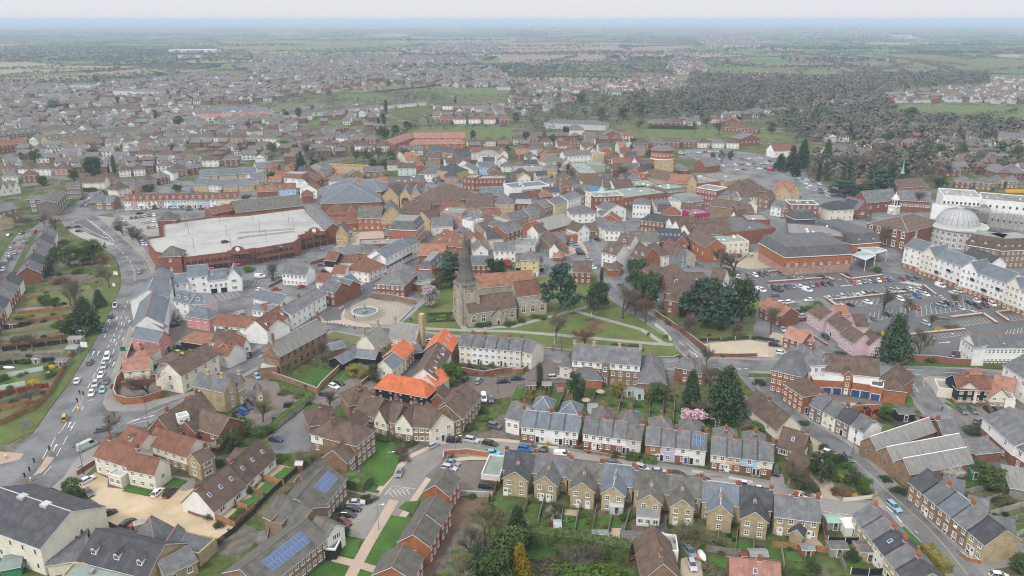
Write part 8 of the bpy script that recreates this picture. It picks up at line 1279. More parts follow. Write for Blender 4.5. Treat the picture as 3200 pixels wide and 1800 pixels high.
for x in(-.5,.5):
 for y in(-1.15,1.15):mb=MB();mb.tb((x,y-.1,.33),(x,y+.1,.33),.33,.33,'tyre',10);mb.ob('wheel',tr)
mb=MB();mb.tb((-2.1,0,.5),(-3.3,0,.5),.06,.06,'metal',5);mb.ob('drawbar',tr)
CC('31',(200,70,40,6,'navy','car','alone in the grey yard'),(1785,128,34,-18,'silver','car','first on the crescent curve'),(1993,78,40,0,'black','suv','between silver cars on the crescent'),(2172,78,40,8,'silver','suv','with a roof window on the crescent'),(2355,108,40,8,'black','estate','right end of the crescent kerb'),(2385,205,40,4,'skyblue','car','beside the parking yard wall'),(1975,305,40,10,'steel','saloon','in the parking yard corner'),(1945,355,40,8,'silver','estate','below the steel saloon'),(1445,405,-14,36,'steel','car','on the close below the curve'),(2325,540,40,4,'black','suv','by the flat garage'),(1005,705,40,-2,'silver','saloon','topmost by the care home'),(965,765,40,4,'black','saloon','second by the care home'),(920,825,40,4,'black','car','third by the care home'),(890,900,30,16,'darkred','car','half under the care home roof'))
CC('32',(137,165,40,6,'brightblue','suv','at the left end of terrace street'),(328,205,40,8,'grey','car','second in terrace street'),(505,225,40,0,'white','van','by the terrace front walls'),(1022,310,40,4,'grey','estate','across from the white-topped terrace'),(1308,360,40,14,'silver','suv','left of silver hatchback on the street'),(1480,390,40,2,'silver','car','before the lilac house'),(1667,420,40,4,'black','estate','right of the silver hatchback'),(1908,465,40,4,'navy','saloon','under the street chimney stacks'),(2315,530,40,4,'white','minivan','with flag roof on the street'),(2500,572,40,4,'white','saloon','at the right end of terrace street'),(1815,1330,12,36,'silver','car','on the lower driveway'),(1790,1200,20,24,'steel','suv','with a boat behind on the driveway'))
CC('33',(85,390,-4,36,'black','suv','by the garden shrubs drive'),(308,655,40,4,'white','saloon','beyond the cottage pair'),(812,255,24,30,'grey','estate','parked on the hill road'),(1268,745,32,26,'paleblue','estate','driving down the hill road'),(2340,420,30,12,'grey','saloon','in the right lane bay'),(2330,1440,36,4,'white','car','at the bottom right corner'),(612,205,26,8,'white','car','on the red chalet drive'))
CC('21',(785,985,34,14,'white','car','in the parking court'),(835,950,34,10,'black','car','beside the white one in the court'),(695,1065,36,4,'navy','car','by the garden wall corner'),(350,1172,40,-4,'black','suv','beside the pale hedge'),(225,1305,26,-16,'navy','car','at the lower yard hedge'),(10,885,20,24,'paleblue','car','by the hall annex wall'),(1763,533,40,6,'white','saloon','on the high street by the barn'),(2105,915,20,-20,'black','car','in the crescent car park'),(2242,930,20,-26,'steel','suv','in the crescent car park'),(2488,935,40,-4,'navy','saloon','by the crescent car park lawn'),(2022,1040,22,-20,'steel','car','behind the crescent range'),(2292,1105,4,30,'white','van','at the crescent end'),(2365,1115,4,30,'grey','car','right of the white van'),(2398,1385,40,10,'grey','suv','below the white cottage'),(40,15,30,4,'white','car','behind the white shop range'),(200,10,30,-4,'red','saloon','behind the white shop range'))
CC('22',(55,905,40,-2,'navy','saloon','on the apartment drive'),(420,895,36,-2,'silver','suv','beside the white corner house'),(2222,818,16,26,'red','car','waiting at the side road'),(2440,30,20,14,'brightblue','car','above the garden edge house'),(2505,20,30,8,'white','van','above the garden edge house'))
CC('23',(75,70,40,-4,'grey','car','by the lamp post in the car park'),(395,18,36,10,'white','van','near the car park hedge'),(70,570,40,4,'navy','estate','on the sandy yard'),(135,648,36,4,'white','car','at the sandy yard edge'),(150,415,20,20,'silver','car','behind the small brick house'),(262,290,40,-8,'white','car','left of the pink house'),(352,275,36,-6,'silver','car','left of the pink house'),(358,310,36,-6,'red','car','left of the pink house'),(580,487,24,18,'navy','car','in front of the pink house'),(1410,983,22,20,'steel','car','turning by the hipped brick flats'),(1958,1232,30,26,'grey','car','leftmost before the pub'),(2060,1225,30,26,'grey','estate','second before the pub'),(2232,1230,32,26,'black','estate','third before the pub'),(2312,1235,24,20,'black','car','with round lamps before the pub'),(2130,1335,30,-12,'grey','suv','in the pub yard'),(955,1188,34,12,'black','car','behind the blue garages'),(790,1190,30,10,'steel','car','behind the blue garages'),(1625,1350,30,6,'darkred','bigvan','beside the yellow-green car'),(1650,1405,34,-8,'green','car','beside the dark red van'),(1870,660,12,-26,'blue','pickup','with an orange load by the long wall'))
tile('13')
for w,P,Q,hx,hy,cs in(('top car park row under the superstore',(130,1300),(575,1258),30,20,'g-wwrwkk'),('second car park row behind the low wall',(40,1370),(530,1335),30,14,'--gs-k'),('third car park row below the brick wall',(60,1445),(630,1405),26,20,'kgktwttrkk'),('bay row by the glass canopy',(800,1320),(800,1320),30,14,'d'),('bright row at the zebra crossing',(865,1395),(1220,1360),24,24,'rwtskwrB'),('three bays by the apartments',(1350,1352),(1500,1345),28,16,'rgg')):cars(w,P,Q,hx,hy,cs)
tile('23')
for w,P,Q,hx,hy,cs in(('upper middle car park row',(620,100),(1080,45),30,20,'wts-wwgg'),('row by the big bare tree',(1260,25),(1560,10),30,12,'wskwsk'),('lower bays below the red wall',(740,175),(1000,140),30,10,'wk-w'),('centre bays near the white van',(1325,105),(1590,60),30,16,'wtBw'),('scattered middle bays',(1060,300),(1500,195),26,22,'gk-r'),('double bays right of the bare tree',(1690,175),(1820,155),28,12,'ttk'),('bays before the cream apartments',(2020,140),(2180,110),28,18,'nwk'),('second bays before the cream apartments',(2110,180),(2260,160),30,20,'kdw'),('lower shelter bay',(1590,352),(1590,352),28,12,'s'),('far upper left bays',(80,15),(110,15),30,12,'nk'),('bay by the green hatchback',(1940,200),(1940,200),30,14,'s'),('gate row beside the cream flats',(1860,40),(1920,30),30,12,'ws'),('white line by hedge',(110,150),(410,118),30,-4,'ww-w')):cars(w,P,Q,hx,hy,cs)
tile('10')
for w,P,Q,hx,hy,cs in(('small car park back row',(1320,742),(1545,712),4,20,'nkbsgw'),('small car park middle row',(1440,790),(1545,775),4,22,'ssw'),('small car park front row',(1495,838),(1590,825),4,22,'rsw'),('hedge row of the small car park',(1225,770),(1450,1010),30,6,'wgs-ssw'),('painted cottage front',(1300,658),(1740,640),30,-2,'ww-d-w'),('road before the painted cottages',(1400,695),(2030,650),34,-4,'k---gr'),('junction queue',(820,620),(930,520),20,-14,'nrtww'),('second junction queue',(870,615),(1100,495),24,-14,'tkk'),('far left street',(30,1260),(130,990),16,-30,'wsssr'),('far left street right kerb',(100,1150),(240,990),16,-30,'gtrt'),('pale lane by the bend',(700,838),(780,828),30,-2,'dk'),('road into the left street',(100,910),(340,880),20,-10,'tkr')):cars(w,P,Q,hx,hy,cs)
CC('10',(795,875,34,2,'black','car','alone on the pale lane'),(1400,1285,2,30,'steel','suv','driving up past the island'),(820,550,26,-8,'black','car','leaving the junction'))
for c,x,y,hx,hy,col in(('10',2265,980,34,-6,'black'),('11',600,845,20,14,'silver'),('11',232,1028,20,4,'grey')):(X_,Y_),(X2,Y2)=t_(c,(x,y),(x+hx,y+hy));tile('S');C(X_,Y_,X2-X_,Y2-Y_,col,'car','alone on the pale car park roof deck',None,HD+.01)
tile('11');cars('yard behind the balcony building',(190,1360),(250,1350),20,10,'kt');CC('11',(40,1330,34,0,'white','van','left of the balcony building'),(700,1280,34,6,'black','suv','by the dark boarded house'),(665,1215,30,0,'grey','car','behind the dark boarded house'),(660,1050,16,16,'steel','car','leaving the car park exit'),(460,1430,34,-10,'red','car','below the balcony building'),(950,915,4,20,'paleblue','bigvan','at the loading yard'),(995,885,4,16,'gold','bigvan','at the loading yard'),(1880,370,26,4,'red','car','before the white hipped house'),(720,297,30,2,'white','van','by the flint chapel'),(2540,1190,20,4,'red','van','behind the spire yew'),(2550,1240,20,4,'darkred','van','behind the spire yew'))
tile('12')
for w,P,Q,hx,hy,cs in(('back car park top row',(610,1010),(660,1030),30,4,'pp'),('back car park left row',(500,1070),(520,1110),30,6,'gw'),('back car park middle row',(680,1060),(700,1100),30,2,'rnk'),('narrow yard by the brick gable',(1790,1105),(1810,1160),24,8,'sw'),('first far upper car park line',(2120,215),(2560,190),24,8,'wswgwbsw'),('second far upper car park line',(2080,150),(2500,140),24,6,'wsw-gwsw'),('third far upper car park line',(2260,255),(2560,245),24,6,'wgswk'),('supermarket front bay row',(2390,1325),(2560,1300),26,18,'gwkg'),('high street kerb',(580,350),(660,395),16,10,'kkk'),('superstore side yard',(2090,1110),(2390,1120),26,10,'w--e-s'),('magenta shop yard',(1870,800),(2040,795),26,4,'rbww'),('upper car park top line',(1700,90),(2060,75),24,4,'ws-wrws'),('shop backs by the cottages',(980,240),(1240,245),24,4,'w-gw')):cars(w,P,Q,hx,hy,cs)
CC('12',(1755,1225,34,2,'brightblue','car','beside the grey and flint houses'),(815,1240,24,6,'white','car','on the churchyard lane'),(775,1160,24,4,'paleblue','car','at the lane top'),(1965,1345,10,30,'grey','car','by the half-hipped barn'),(2275,1335,12,24,'white','car','right of the half-hipped barn'),(1110,1420,24,4,'grey','car','below the lodge'),(860,960,30,8,'black','car','behind the timber framed gable'))
tile('13')
for w,P,Q,hx,hy,cs in(('conifer car park first line',(20,170),(360,380),20,8,'kswgwrsw'),('conifer car park second line',(90,260),(520,400),20,8,'wgswtwrw'),('conifer car park third line',(280,360),(640,500),20,8,'tswwsgww'),('conifer car park fourth line',(400,440),(600,520),20,8,'wsgw')):cars(w,P,Q,hx,hy,cs)
CC('13',(25,265,24,0,'red','bigvan','in the conifer car park'),(1735,1425,30,10,'white','van','before the white apartments'),(1610,825,20,4,'white','van','between town hall and dome'))
# ================================================================ FENCES AND WALLS
def FN(lb,pts,h=1.8,m='timber',pm='concrete',post=2.2,th=.07,cat='fence',gp=None):ba2('fence' if cat=='fence' else 'garden_wall',lb,cat,pts,h,th,m,post,pm,gp)
def WALL(lb,pts,h=1.8,m='brick',th=.35):ba2('brick_wall' if 'brick' in m else 'garden_wall',lb,'wall',pts,h,th,m,cap='concrete' if m!='timber' else None)
tile('20')
FN('long brown fence between the grass verge and the left gardens',[(985,160),(900,370),(800,560),(640,830),(500,1080),(330,1240),(0,1390)],2,'timber','greywood',4)
for k,(a,b,m_)in enumerate((((30,470),(460,400),'patio'),((200,270),(740,215),'timber'),((300,350),(740,290),'timber'),((210,130),(400,100),'timber'),((0,540),(540,470),'greywood'),((20,640),(760,545),'board'),((0,700),(620,690),'greywood'),((0,780),(560,740),'board'),((70,900),(440,830),'mint'),((0,1030),(260,980),'mint'),((0,1090),(500,1000),'doorred'),((0,1170),(460,1060),'greywood'),((0,1230),(330,1170),'timber'),((0,620),(690,500),'timber'))):
 FN('%s garden fence across the left plots, %s from the top'%({'patio':'pale','timber':'brown','greywood':'grey','board':'black','mint':'pale green','doorred':'dark red'}[m_],ORD[sorted((470,270,350,130,540,640,700,780,900,1030,1090,1170,1230,620)).index(a[1])]),[a,b],1.7,m_,'concrete' if m_!='timber' else 'timber',4)
WALL('curved orange brick wall round the corner yard',[(1240,880),(1180,960),(1150,1080),(1180,1140),(1290,1170),(1450,1160),(1650,1090)],2.4,'obrick');WALL('brick wall below the cream red-roofed house',[(1230,985),(1420,960),(1560,950)],1.6,'brick');WALL('brick wall beside the road sign',[(1340,560),(1290,700),(1240,830)],1.8,'brick')
tile('30');FN('orange-brown panel fence round the nearest cottage lawn',[(2165,880),(2365,965),(2576,780)],1.8,'timber','patio',2);FN('fence between the first two cottage lawns',[(2330,720),(2490,790)],1.7,'timber','patio',2);FN('fence between the second and third cottage lawns',[(2480,580),(2640,650)],1.7,'timber','patio',2);FN('long dark fence along the gravel yard bottom edge',[(2020,1260),(2360,1010),(2576,810)],1.5,'darkwood','darkwood',3);FN('dark fence beside the trailer',[(1095,960),(1240,1030),(1400,1080)],1.8,'darkwood','greywood',2);WALL('brick wall left of the cream house front',[(780,440),(920,350),(990,310)],1.6,'brick');WALL('low brick wall at the white cottage gable foot',[(1850,795),(1990,850),(2150,890)],.9,'brick')
tile('31');FN('panel fence at the end of cottage lawns',[(40,470),(280,540)],1.7,'timber','patio',2);FN('dark slatted fence beside the solar roofed care home',[(0,790),(200,590),(480,340)],1.6,'darkwood','darkwood',3);WALL('brick wall round the parking yard',[(1885,300),(1890,230),(2130,215),(2350,250)],1.5,'obrick');WALL('grey retaining wall below the parking yard',[(2050,640),(2380,660)],1.6,'concrete');FN('brown fence right of the parking yard',[(2395,640),(2460,450),(2500,350)],1.8,'timber','timber',2);FN('bowed brown fence along the earth track',[(2280,830),(2330,740),(2350,660)],1.6,'timber','timber',2)
tile('21');FN('grey concrete post fence below the long pale hedge',[(180,1449),(400,1270),(575,1120)],1.8,'greywood','concrete',2.2);WALL('long brown brick wall of the school garden',[(160,895),(380,970),(620,1060),(660,1000),(880,790)],2,'bbrick');WALL('wavy brick wall behind the white terrace gardens',[(2070,850),(2300,890),(2450,860),(2576,850)],2,'brick');WALL('brick wall along the plaza edge',[(1160,90),(1400,120),(1600,165)],2.2,'bbrick',.5);WALL('short brick wall in the parking court',[(1060,985),(1160,905)],1.6,'bbrick');WALL('pale stone wall beside the churchyard path',[(1590,200),(1400,390)],.9,'concrete')
for k,x in enumerate((2130,2250,2380,2500)):FN('dark yard fence behind the white terrace, %s from the left'%ORD[k],[(x,850),(x+12,760)],1.6,'darkwood','greywood',2)
tile('22');WALL('long red brick wall along the churchyard lane',[(1430,270),(1600,380),(1780,510),(1950,640)],2.2,'brick');WALL('red brick wall before the sandy yard',[(1990,690),(2260,695),(2465,690)],1.4,'brick');WALL('white patched wall on the churchyard side of the lane',[(1440,385),(1530,450),(1600,540)],1.4,'offwhite');WALL('low kerb wall along the churchyard lawn',[(200,600),(620,640),(1300,700),(1620,710),(1680,680)],.7,'gbrick');FN('dark rail fence between garden and sandy yard',[(1830,540),(2100,530),(2390,510)],1.2,'darkwood','trim',4);WALL('red brick wall at the apartment drive',[(0,850),(100,850),(165,810)],1.5,'obrick');FN('dark fence right of the sandy yard entrance',[(2460,515),(2640,545)],1.4,'darkwood','darkwood',4)
for k,(a,b)in enumerate((((125,1140),(160,980)),((360,1150),(400,980)),((455,1240),(540,1030)),((600,1290),(640,1080)),((780,1230),(830,1090)),((1065,1260),(1110,1110)),((1215,1230),(1235,1130)),((1380,1350),(1390,1130)),((1515,1330),(1520,1120)),((1620,1370),(1640,1120)),((1740,1380),(1760,1250)),((1920,1440),(1945,1280)))):FN('grey fence between gardens behind terrace street, %s from the left'%ORD[k],[a,b],1.6,'greywood','greywood',3)
tile('32')
for k,(a,b)in enumerate((((120,820),(170,690)),((255,950),(320,700)),((490,960),(515,780)),((620,1060),(690,730)),((800,1060),(850,780)),((960,1070),(1000,870)),((1110,1090),(1180,830)),((1340,1080),(1380,970)),((1540,1060),(1545,900)),((1690,1080),(1700,930)),((2070,1120),(2090,960)),((2250,1180),(2270,1010)),((2430,1250),(2430,1060)))):FN('weathered fence between yellow brick back gardens, %s from the left'%ORD[k],[a,b],1.6,'greywood','greywood',2.5)
FN('grey panel fence behind the lower driveway',[(1950,1200),(2130,1230),(2290,1250)],1.8,'greywood','greywood',2);FN('light fence along the high hedge top',[(820,1100),(950,1110)],1.6,'greywood','greywood',2)
for k,(a,b,m_)in enumerate((((720,200),(970,245),'obrick'),((990,245),(1140,280),'brick'),((260,150),(470,175),'offwhite'),((1810,405),(1925,425),'offwhite'),((2180,470),(2420,520),'offwhite'),((1990,455),(2110,460),'patio'))):WALL('low %s front garden wall on terrace street, %s from left'%({'obrick':'orange brick','brick':'red brick','offwhite':'white','patio':'buff'}[m_],ORD[sorted((720,990,260,1810,2180,1990)).index(a[0])]),[a,b],.8,m_,.25)
tile('33');WALL('curved cream wall at the street corner bed',[(755,700),(900,690),(1030,670),(1085,630)],1.1,'cream');WALL('low cream wall along the shrub bed',[(260,610),(400,630),(545,670)],.8,'cream');WALL('orange brick wall by the nearest hill cottage',[(1930,1240),(2010,1300),(2140,1330)],1.1,'obrick');FN('black panel fence with white posts behind the hill cottages',[(600,1110),(770,1130),(955,1120)],1.7,'board','trim',2.4);FN('black panel fence at the bottom of the hill gardens',[(830,1430),(1010,1445),(1190,1430)],1.7,'board','trim',2.4);FN('red brown fence behind the cottage pair',[(45,1160),(350,1190),(620,1220)],1.7,'timber','timber',2.4);FN('brown fence beside the cottage pair',[(540,900),(560,1080),(620,1200)],1.7,'timber','timber',2.4);FN('grey fence between lower left gardens',[(130,1180),(160,1390)],1.6,'greywood','greywood',3);FN('grey fence behind the hill road sheds',[(700,1240),(780,1400)],1.6,'greywood','greywood',3);FN('pale fence below the white blossom garden',[(1950,640),(2250,560)],1.6,'greywood','concrete',3)
for k,(a,b)in enumerate((((2140,730),(2340,670)),((2230,850),(2576,750)),((2400,920),(2576,870)),((2480,1070),(2600,1010)))):FN('pale slatted fence right of the hill cottages, %s from the top'%ORD[k],[a,b],1.6,'greywood','concrete',2.2)
tile('23');WALL('long old brick wall beside the road below the car park',[(1290,740),(1480,735),(1660,740),(1880,770),(2080,780)],2.4,'brick',.5);FN('red panel fence behind the blue garages',[(895,1290),(1110,1270)],1.8,'doorred','concrete',2);WALL('brick wall behind the blue garages forecourt',[(840,1225),(1110,1215)],1.6,'obrick');WALL('red brick planter wall round the empty bays',[(1830,310),(2160,270),(2300,365)],1,'brick',1.2);WALL('red brick wall at the car park right edge',[(2420,350),(2290,260),(2640,220)],1.1,'brick',.9);WALL('low brick bed wall below the shelter',[(1430,480),(1700,450),(1980,425)],.8,'brick',1.2);WALL('red brick bed dividing the car park rows',[(690,190),(600,120),(660,130),(1150,75),(1550,30)],.9,'brick',1.4);WALL('red brick bed by the apartment gate',[(1560,-20),(1690,80)],.9,'brick',1);WALL('brick wall beside the pink house lane',[(460,500),(600,590)],1,'brick')
tile('13');WALL('red brick bed under the top car park row',[(-100,1310),(330,1255)],.9,'brick',1.2);WALL('red brick bed above the third car park row',[(0,1400),(600,1355),(660,1380)],.9,'brick',1.4);WALL('red brick bed behind the zebra crossing cars',[(725,1320),(830,1370),(1150,1330)],.9,'brick',1.2)
tile('11');WALL('brick wall by the boarded house yard',[(550,1220),(690,1175)],1.8,'brick');WALL('brick wall left of the balcony building',[(130,1449),(260,1380)],1.4,'brick')
# small shrubs in the beds along garden fences and walls
tile('S');sh_=[o for o in COL.objects if o.get('category')in('fence','wall')and o.location.length<300];ks=0
for o in sh_:
 vs=o.data.vertices;n=len(vs)
 for k in range(2):
  if ks>120:break
  v=o.location+vs[R.randrange(n)].co.lerp(vs[R.randrange(n)].co,.5);kd=R.choice(('bush','lbush','dbush','bbush','bbush','olive'));sm,m_,_=TK[kd];s_=R.uniform(1.2,2.6);x_=(v.x+R.uniform(-1.5,1.5),v.y+R.uniform(-1.5,1.5),0)
  if not clear(x_,.3):continue
  rt=em('shrub','small %s beside a garden fence or wall'%{'bush':'green shrub','lbush':'bright green shrub','dbush':'dark green shrub','bbush':'brown leafless shrub','olive':'twiggy brown shrub'}[kd],'shrub',x_,R.uniform(0,6),'small shrubs along garden fences, '+kd)
  link('crown',CACHE.get(('crown',sm,m_,0))or CACHE.get(('crown',m_,0))or CACHE[('crown','bush','evergreen',0)],rt,scale=(s_*1.2,s_*1.2,s_));ks+=1
for wh,c,P,d_ in(('among the fenced plots left of the road','20',[(0,100),(900,0),(960,150),(620,780),(480,1050),(0,1300)],7.5),('in the gardens behind terrace street','22',[(0,1010),(1750,1080),(1750,1300),(0,1200)],6),('below the yellow brick houses','32',[(130,800),(1150,850),(1150,1050),(130,1000)],5),('in the gardens inside the bend','10',[(560,950),(1040,1020),(1060,1400),(420,1440)],8),('in the gardens right of the hill cottages','33',[(1950,480),(2576,560),(2576,1000),(2300,900)],6),('in the lower gardens of the cottage pair','33',[(0,1130),(800,1180),(780,1430),(0,1430)],5),('in the walled garden by the cedars','22',[(1480,180),(1800,200),(2400,350),(2380,500),(1880,530)],7)):
 for p in cells(gd(c,P),.2,d_,d_,d_*.4):
  if R.random()<.4 or not clear(p,1):continue
  kd=R.choice(('bush','lbush','dbush'));s_=R.uniform(1,2.8);m_=TK[kd][1];rt=em('shrub','%s %s'%({'bush':'mid green shrub','lbush':'bright green shrub','dbush':'dark green shrub'}[kd],wh),'shrub',(*p,0),R.uniform(0,6),'%s shrubs %s'%(kd,wh));link('crown',cd2(('crown','bush',m_,0),lambda:cb('bush',m_,5,1000)),rt,scale=(s_*1.3,s_*1.3,s_))
  # ================================================================ SHEDS, PARASOLS, STREET FURNITURE, PEOPLE
def shed(c,lab,x,y,w,d,h=2.1,wl='greywood',rf='flat',ang=0.0):
 tile(c);p=G(x,y,h/2);dr=V3((mt.cos(ang),mt.sin(ang),0))*w/2;q=V3((p.x,p.y,0));B(lab,q-dr,q+dr,d,h,'g',.5,wl,rf,'d.5g' if w>2.2 else '','shed','garden_shed',world=True,ov=.15)
for a in(('32','pale blue lean-to shed behind yellow brick house',1052,790,3.2,2.4,2.2,'wgrey','lead'),('32','blue-green shed beside the pale patio',460,1000,1.8,3,2.1,'mint','lead'),('32','grey roofed shed above the clipped hedge',890,1075,3.6,2,2,'greywood','flatgreen'),('32','dark sheds behind the brown roofed bungalow',1240,1150,6,4,2.4,'darkwood','slate'),('32','red and yellow toy playhouse',2340,1275,1.5,1.5,1.5,'doorred','doorred'),('32','grey shed at the lower right garden',2490,1290,4,2.6,2.1,'greywood','flat'),('32','grey felt shed by the conservatory garden',1500,1050,3,2.4,2,'darkwood','dslate'),('33','pale roofed shed by the cottage pair fence',680,950,4,3,2.2,'greywood','copper'),('33','red shed with pale roof behind the brown fence',405,1230,3,2.4,2.2,'brick','flat'),('33','grey shed beside the round garden bush',720,1220,4,3,2.2,'greywood','gtile'),('33','brick outhouse with a white window near black fence',1030,1260,5,4,2.6,'ybrick','slate'),('33','pale glazed lean-to behind the hill cottages',870,1010,4.5,4,2.4,'white','trim'),('33','dark green shed behind white blossom',2090,440,2.4,2.4,2.4,'greenp','flatdark'),('22','green tarpaulin tunnel greenhouse',1282,1095,3,4.5,2.2,'mint','flatgreen'),('22','pale roofed shed left of the tarpaulin greenhouse',1180,1065,4,3,2.2,'greywood','flat'),('22','red toy playhouse in the terrace garden',487,1025,2,1.8,1.6,'salmon','doorred'),('22','dark shed beside the silver van',350,1010,3,3,2.2,'darkwood','flat'),('22','brown summerhouse in the right gardens',2065,1350,4,3,2.4,'darkwood','brown'),('22','brick shed with tiled roof by first garden',190,1010,3.4,3,2.2,'brick','slate'),('22','blue-grey shed behind white-topped terrace',815,1235,3,3,2.2,'mint','flat'),('23','black garden cabin with white window',1390,1305,5,3.5,2.6,'board','flatdark'),('20','grey felted garden shed nearest the verge fence',610,770,4,3.4,2.2,'greywood','slate'),('20','white tarpaulined shed by the big conifer',650,445,4.5,3,2,'wgrey','trim'),('20','cream caravan-like shed by the conifer',820,450,3,3,2.2,'offwhite','trim'),('20','flat grey shed by the black fence',750,540,5,3,2.2,'greywood','flat'),('20','grey shed above the black fence plots',715,640,4,4,2.2,'greywood','flatgreen'),('20','small grey shed in the lower left plots',360,740,3,2.4,2,'greywood','slate'),('20','brown roofed shed at top left plots',110,390,5,3,2.4,'darkwood','brown'),('31','orange timber shed at the cottage garden end',430,365,2,2,2,'timber','lead')):shed(*a)
tile('32');cons=B('white glazed conservatory behind brown tiled house',(1255,850),(1485,870),3.5,2.6,'s',.9,'white','flat','f3x1:w','conservatory','conservatory',ov=.1)
bg_=B('brown tiled bungalow roof at the bottom edge',(1320,1480),(1700,1480),13,3,'x',4,'bbrick','brown','c.2:4','house','bungalow',ridge='red');B('white flat roofed garage behind the bungalow',(1395,1195),(1675,1215),6,2.6,'f',0,'white','deck','','garage','garage');B('reddish tiled house at bottom right edge',(2200,1500),(2700,1560),8,3,'g',3,'brick','terra','s1 c.6','house','house');B('brown tiled house corner at bottom of right gardens',(2540,1520),(2720,1530),8,3,'g',2.6,'brick','brown','','house','house')
for c,x,y,lab in(('22',890,1040,'large cream garden parasol on the terrace lawn'),('22',745,1125,'second cream parasol on the terrace garden grass')):
 tile(c);p=G(x,y,2);pr=em('parasol',lab,'parasol',(p.x,p.y,0));mb=MB();mb.tb((0,0,0),(0,0,2.4),.04,.04,'greywood',6);mb.ob('pole',pr);mb=MB();mb.lt([(1.5,2.0),(.8,2.35),(0,2.55)],'patio',8);mb.ob('canopy',pr)
LP=(('20',497,1150,10,.4,'metal'),('20',812,700,10,.4,'metal'),('20',1497,1390,8.5,2.6,'dark'),('30',835,290,10,2.9,'metal'),('30',845,430,8,3,'dark'),('10',1190,880,11,.3,'metal'),('10',1490,1220,11,2.9,'metal'),('10',1105,1440,10,.3,'metal'),('10',255,985,9,.3,'dark'),('10',90,1190,9,.3,'dark'),('21',728,440,9,.2,'dark'),('21',560,330,5,0,'dark'),('21',865,290,5,0,'doorred'),('21',675,300,5,0,'dark'),('22',497,640,8,0,'dark'),('22',415,640,6,0,'dark'),('22',1425,310,8,0,'metal'),('21',2435,1060,8,0,'dark'),('31',2012,270,7,0,'metal'),('31',1340,440,7,0,'metal'),('31',1235,990,7,0,'metal'),('33',1905,1210,6,2.4,'metal'),('33',850,230,8,0,'dark'),('23',205,85,9,0,'metal'),('23',665,95,8,0,'metal'),('23',1290,250,9,0,'metal'),('23',1835,195,9,0,'metal'),('23',1830,305,7,0,'metal'),('23',2315,250,8,0,'metal'),('23',1770,700,9,0,'metal'),('23',2285,780,8,0,'metal'),('13',820,1330,8,0,'metal'),('13',190,1360,8,0,'metal'),('13',160,300,10,0,'metal'),('13',195,370,10,0,'metal'),('13',580,420,10,0,'metal'),('11',610,1190,7,0,'dark'),('11',500,1200,7,0,'dark'),('11',925,830,9,0,'metal'))
LPL=('on the verge below the white board','on the verge beside the white board','black, by the side road railings','by the silver van','black, beside the parked white car','along the small car park hedge','by the round white house bend','on the far bend verge','at the left street corner','on the left street kerb','before the school hall gable','black, before the white shops','red, beside the plaza','black, on the pink pavement','behind the apartments, left','short black, behind the apartments','on the churchyard lane wall','black, on the crescent drive','by the parking yard wall','on the flats lawn','beside the long pale path','by the nearest hill cottages','dark pole on the hill road','at the car park corner','by the middle car rows','among the bare bays','beside the green hatchback','near the cycle shelter','at the car park right edge','by the orange loaded pickup','before the white office','by the bright car row','on the top bed','in the far conifer car park','second in the conifer car park','third in the conifer car park','at the car park exit','second at the car park exit','in the loading yard')
for(c,x,y,h,a,m_),l in zip(LP,LPL):tile(c);lm2(x,y,h,'tall slim street lamp '+l,1.2,a,m_)
for c,x,y,l in(('20',790,1210,'on the island by the amber beacon'),('20',815,1130,'at the queue stop line, left'),('20',850,1140,'at the queue stop line, right'),('20',1165,1360,'at the side road corner'),('30',360,380,'on the lower island, far one'),('30',315,470,'on the lower island, near one'),('30',265,530,'nearest the hall roof'),('30',510,250,'at the island top'),('21',998,470,'at the school crossing'),('21',995,355,'across from the schoolhouse crossing'),('10',620,740,'at the far left junction')):tile(c);sl2(x,y,'black headed traffic light '+l)
for c,x,y,l in(('20',790,1240,'amber beacon on the main traffic island'),('30',312,500,'amber beacon on the lower traffic island'),('10',628,765,'amber beacon at far junction'),('30',65,270,'amber beacon at the left pavement')):tile(c);p=G(x,y);bc=em('beacon',l,'bollard',(p.x,p.y,.15));mb=MB();mb.lt([(.28,0),(.26,.9)],'amber',8);mb.ob('lower_body',bc);mb=MB();mb.lt([(.26,.9),(.2,1.15),(0,1.2)],'trim',8);mb.ob('cap',bc)
tile('20');sg(285,1430,'pale road sign seen from behind on the bottom left verge',2.6,2.2,1.4,'metal',.5);sg(235,1449,'small pale sign left of the big road sign',1,1,1.6,'metal',.5,legs=0);sb=sg(858,650,'white estate board on the grass verge',2.6,2,2.2,'trim',-.1);sg(1250,690,'green road direction sign on the right pavement',1.7,1.6,2.2,'signgreen',.3)
tile('10');sg(1170,1340,'white board on the bend verge',2.2,1.6,1.2,'trim',-.2);sg(1150,1449,'small white notice below the bend',1.4,1.4,.8,'trim',-.2)
tile('21');sg(1555,345,'blue and white church notice board on the lawn',1.4,1.2,.8,'signblue',-.4);tile('22');sg(1370,500,'blue notice board at the churchyard corner',1.4,1.3,.8,'signblue',.5);tile('23')
for x,m_,l in((965,'purple','purple banner board on the road fence'),(1195,'purple','dark purple banner board by conifer'),(1265,'signblue','blue banner board beside the purple one')):sg(x,728,l,3.4 if m_=='purple' else 2.4,1,.5,m_)
tile('23');p=G(1750,350);cy=em('cycle_shelter','curved clear cycle shelter in the car park','shelter',(p.x,p.y,0),-.35)
for k in range(5):mb=MB();[mb.tb((k*1.5-3,1.3-1.4*mt.sin(a*.26),2.3*mt.sin(a*.26+.3)if a else 0),(k*1.5-3,1.3-1.4*mt.sin((a+1)*.26),2.3*mt.sin((a+1)*.26+.3)),.05,.05,'metal',4)for a in range(6)];mb.ob('hoop',cy)
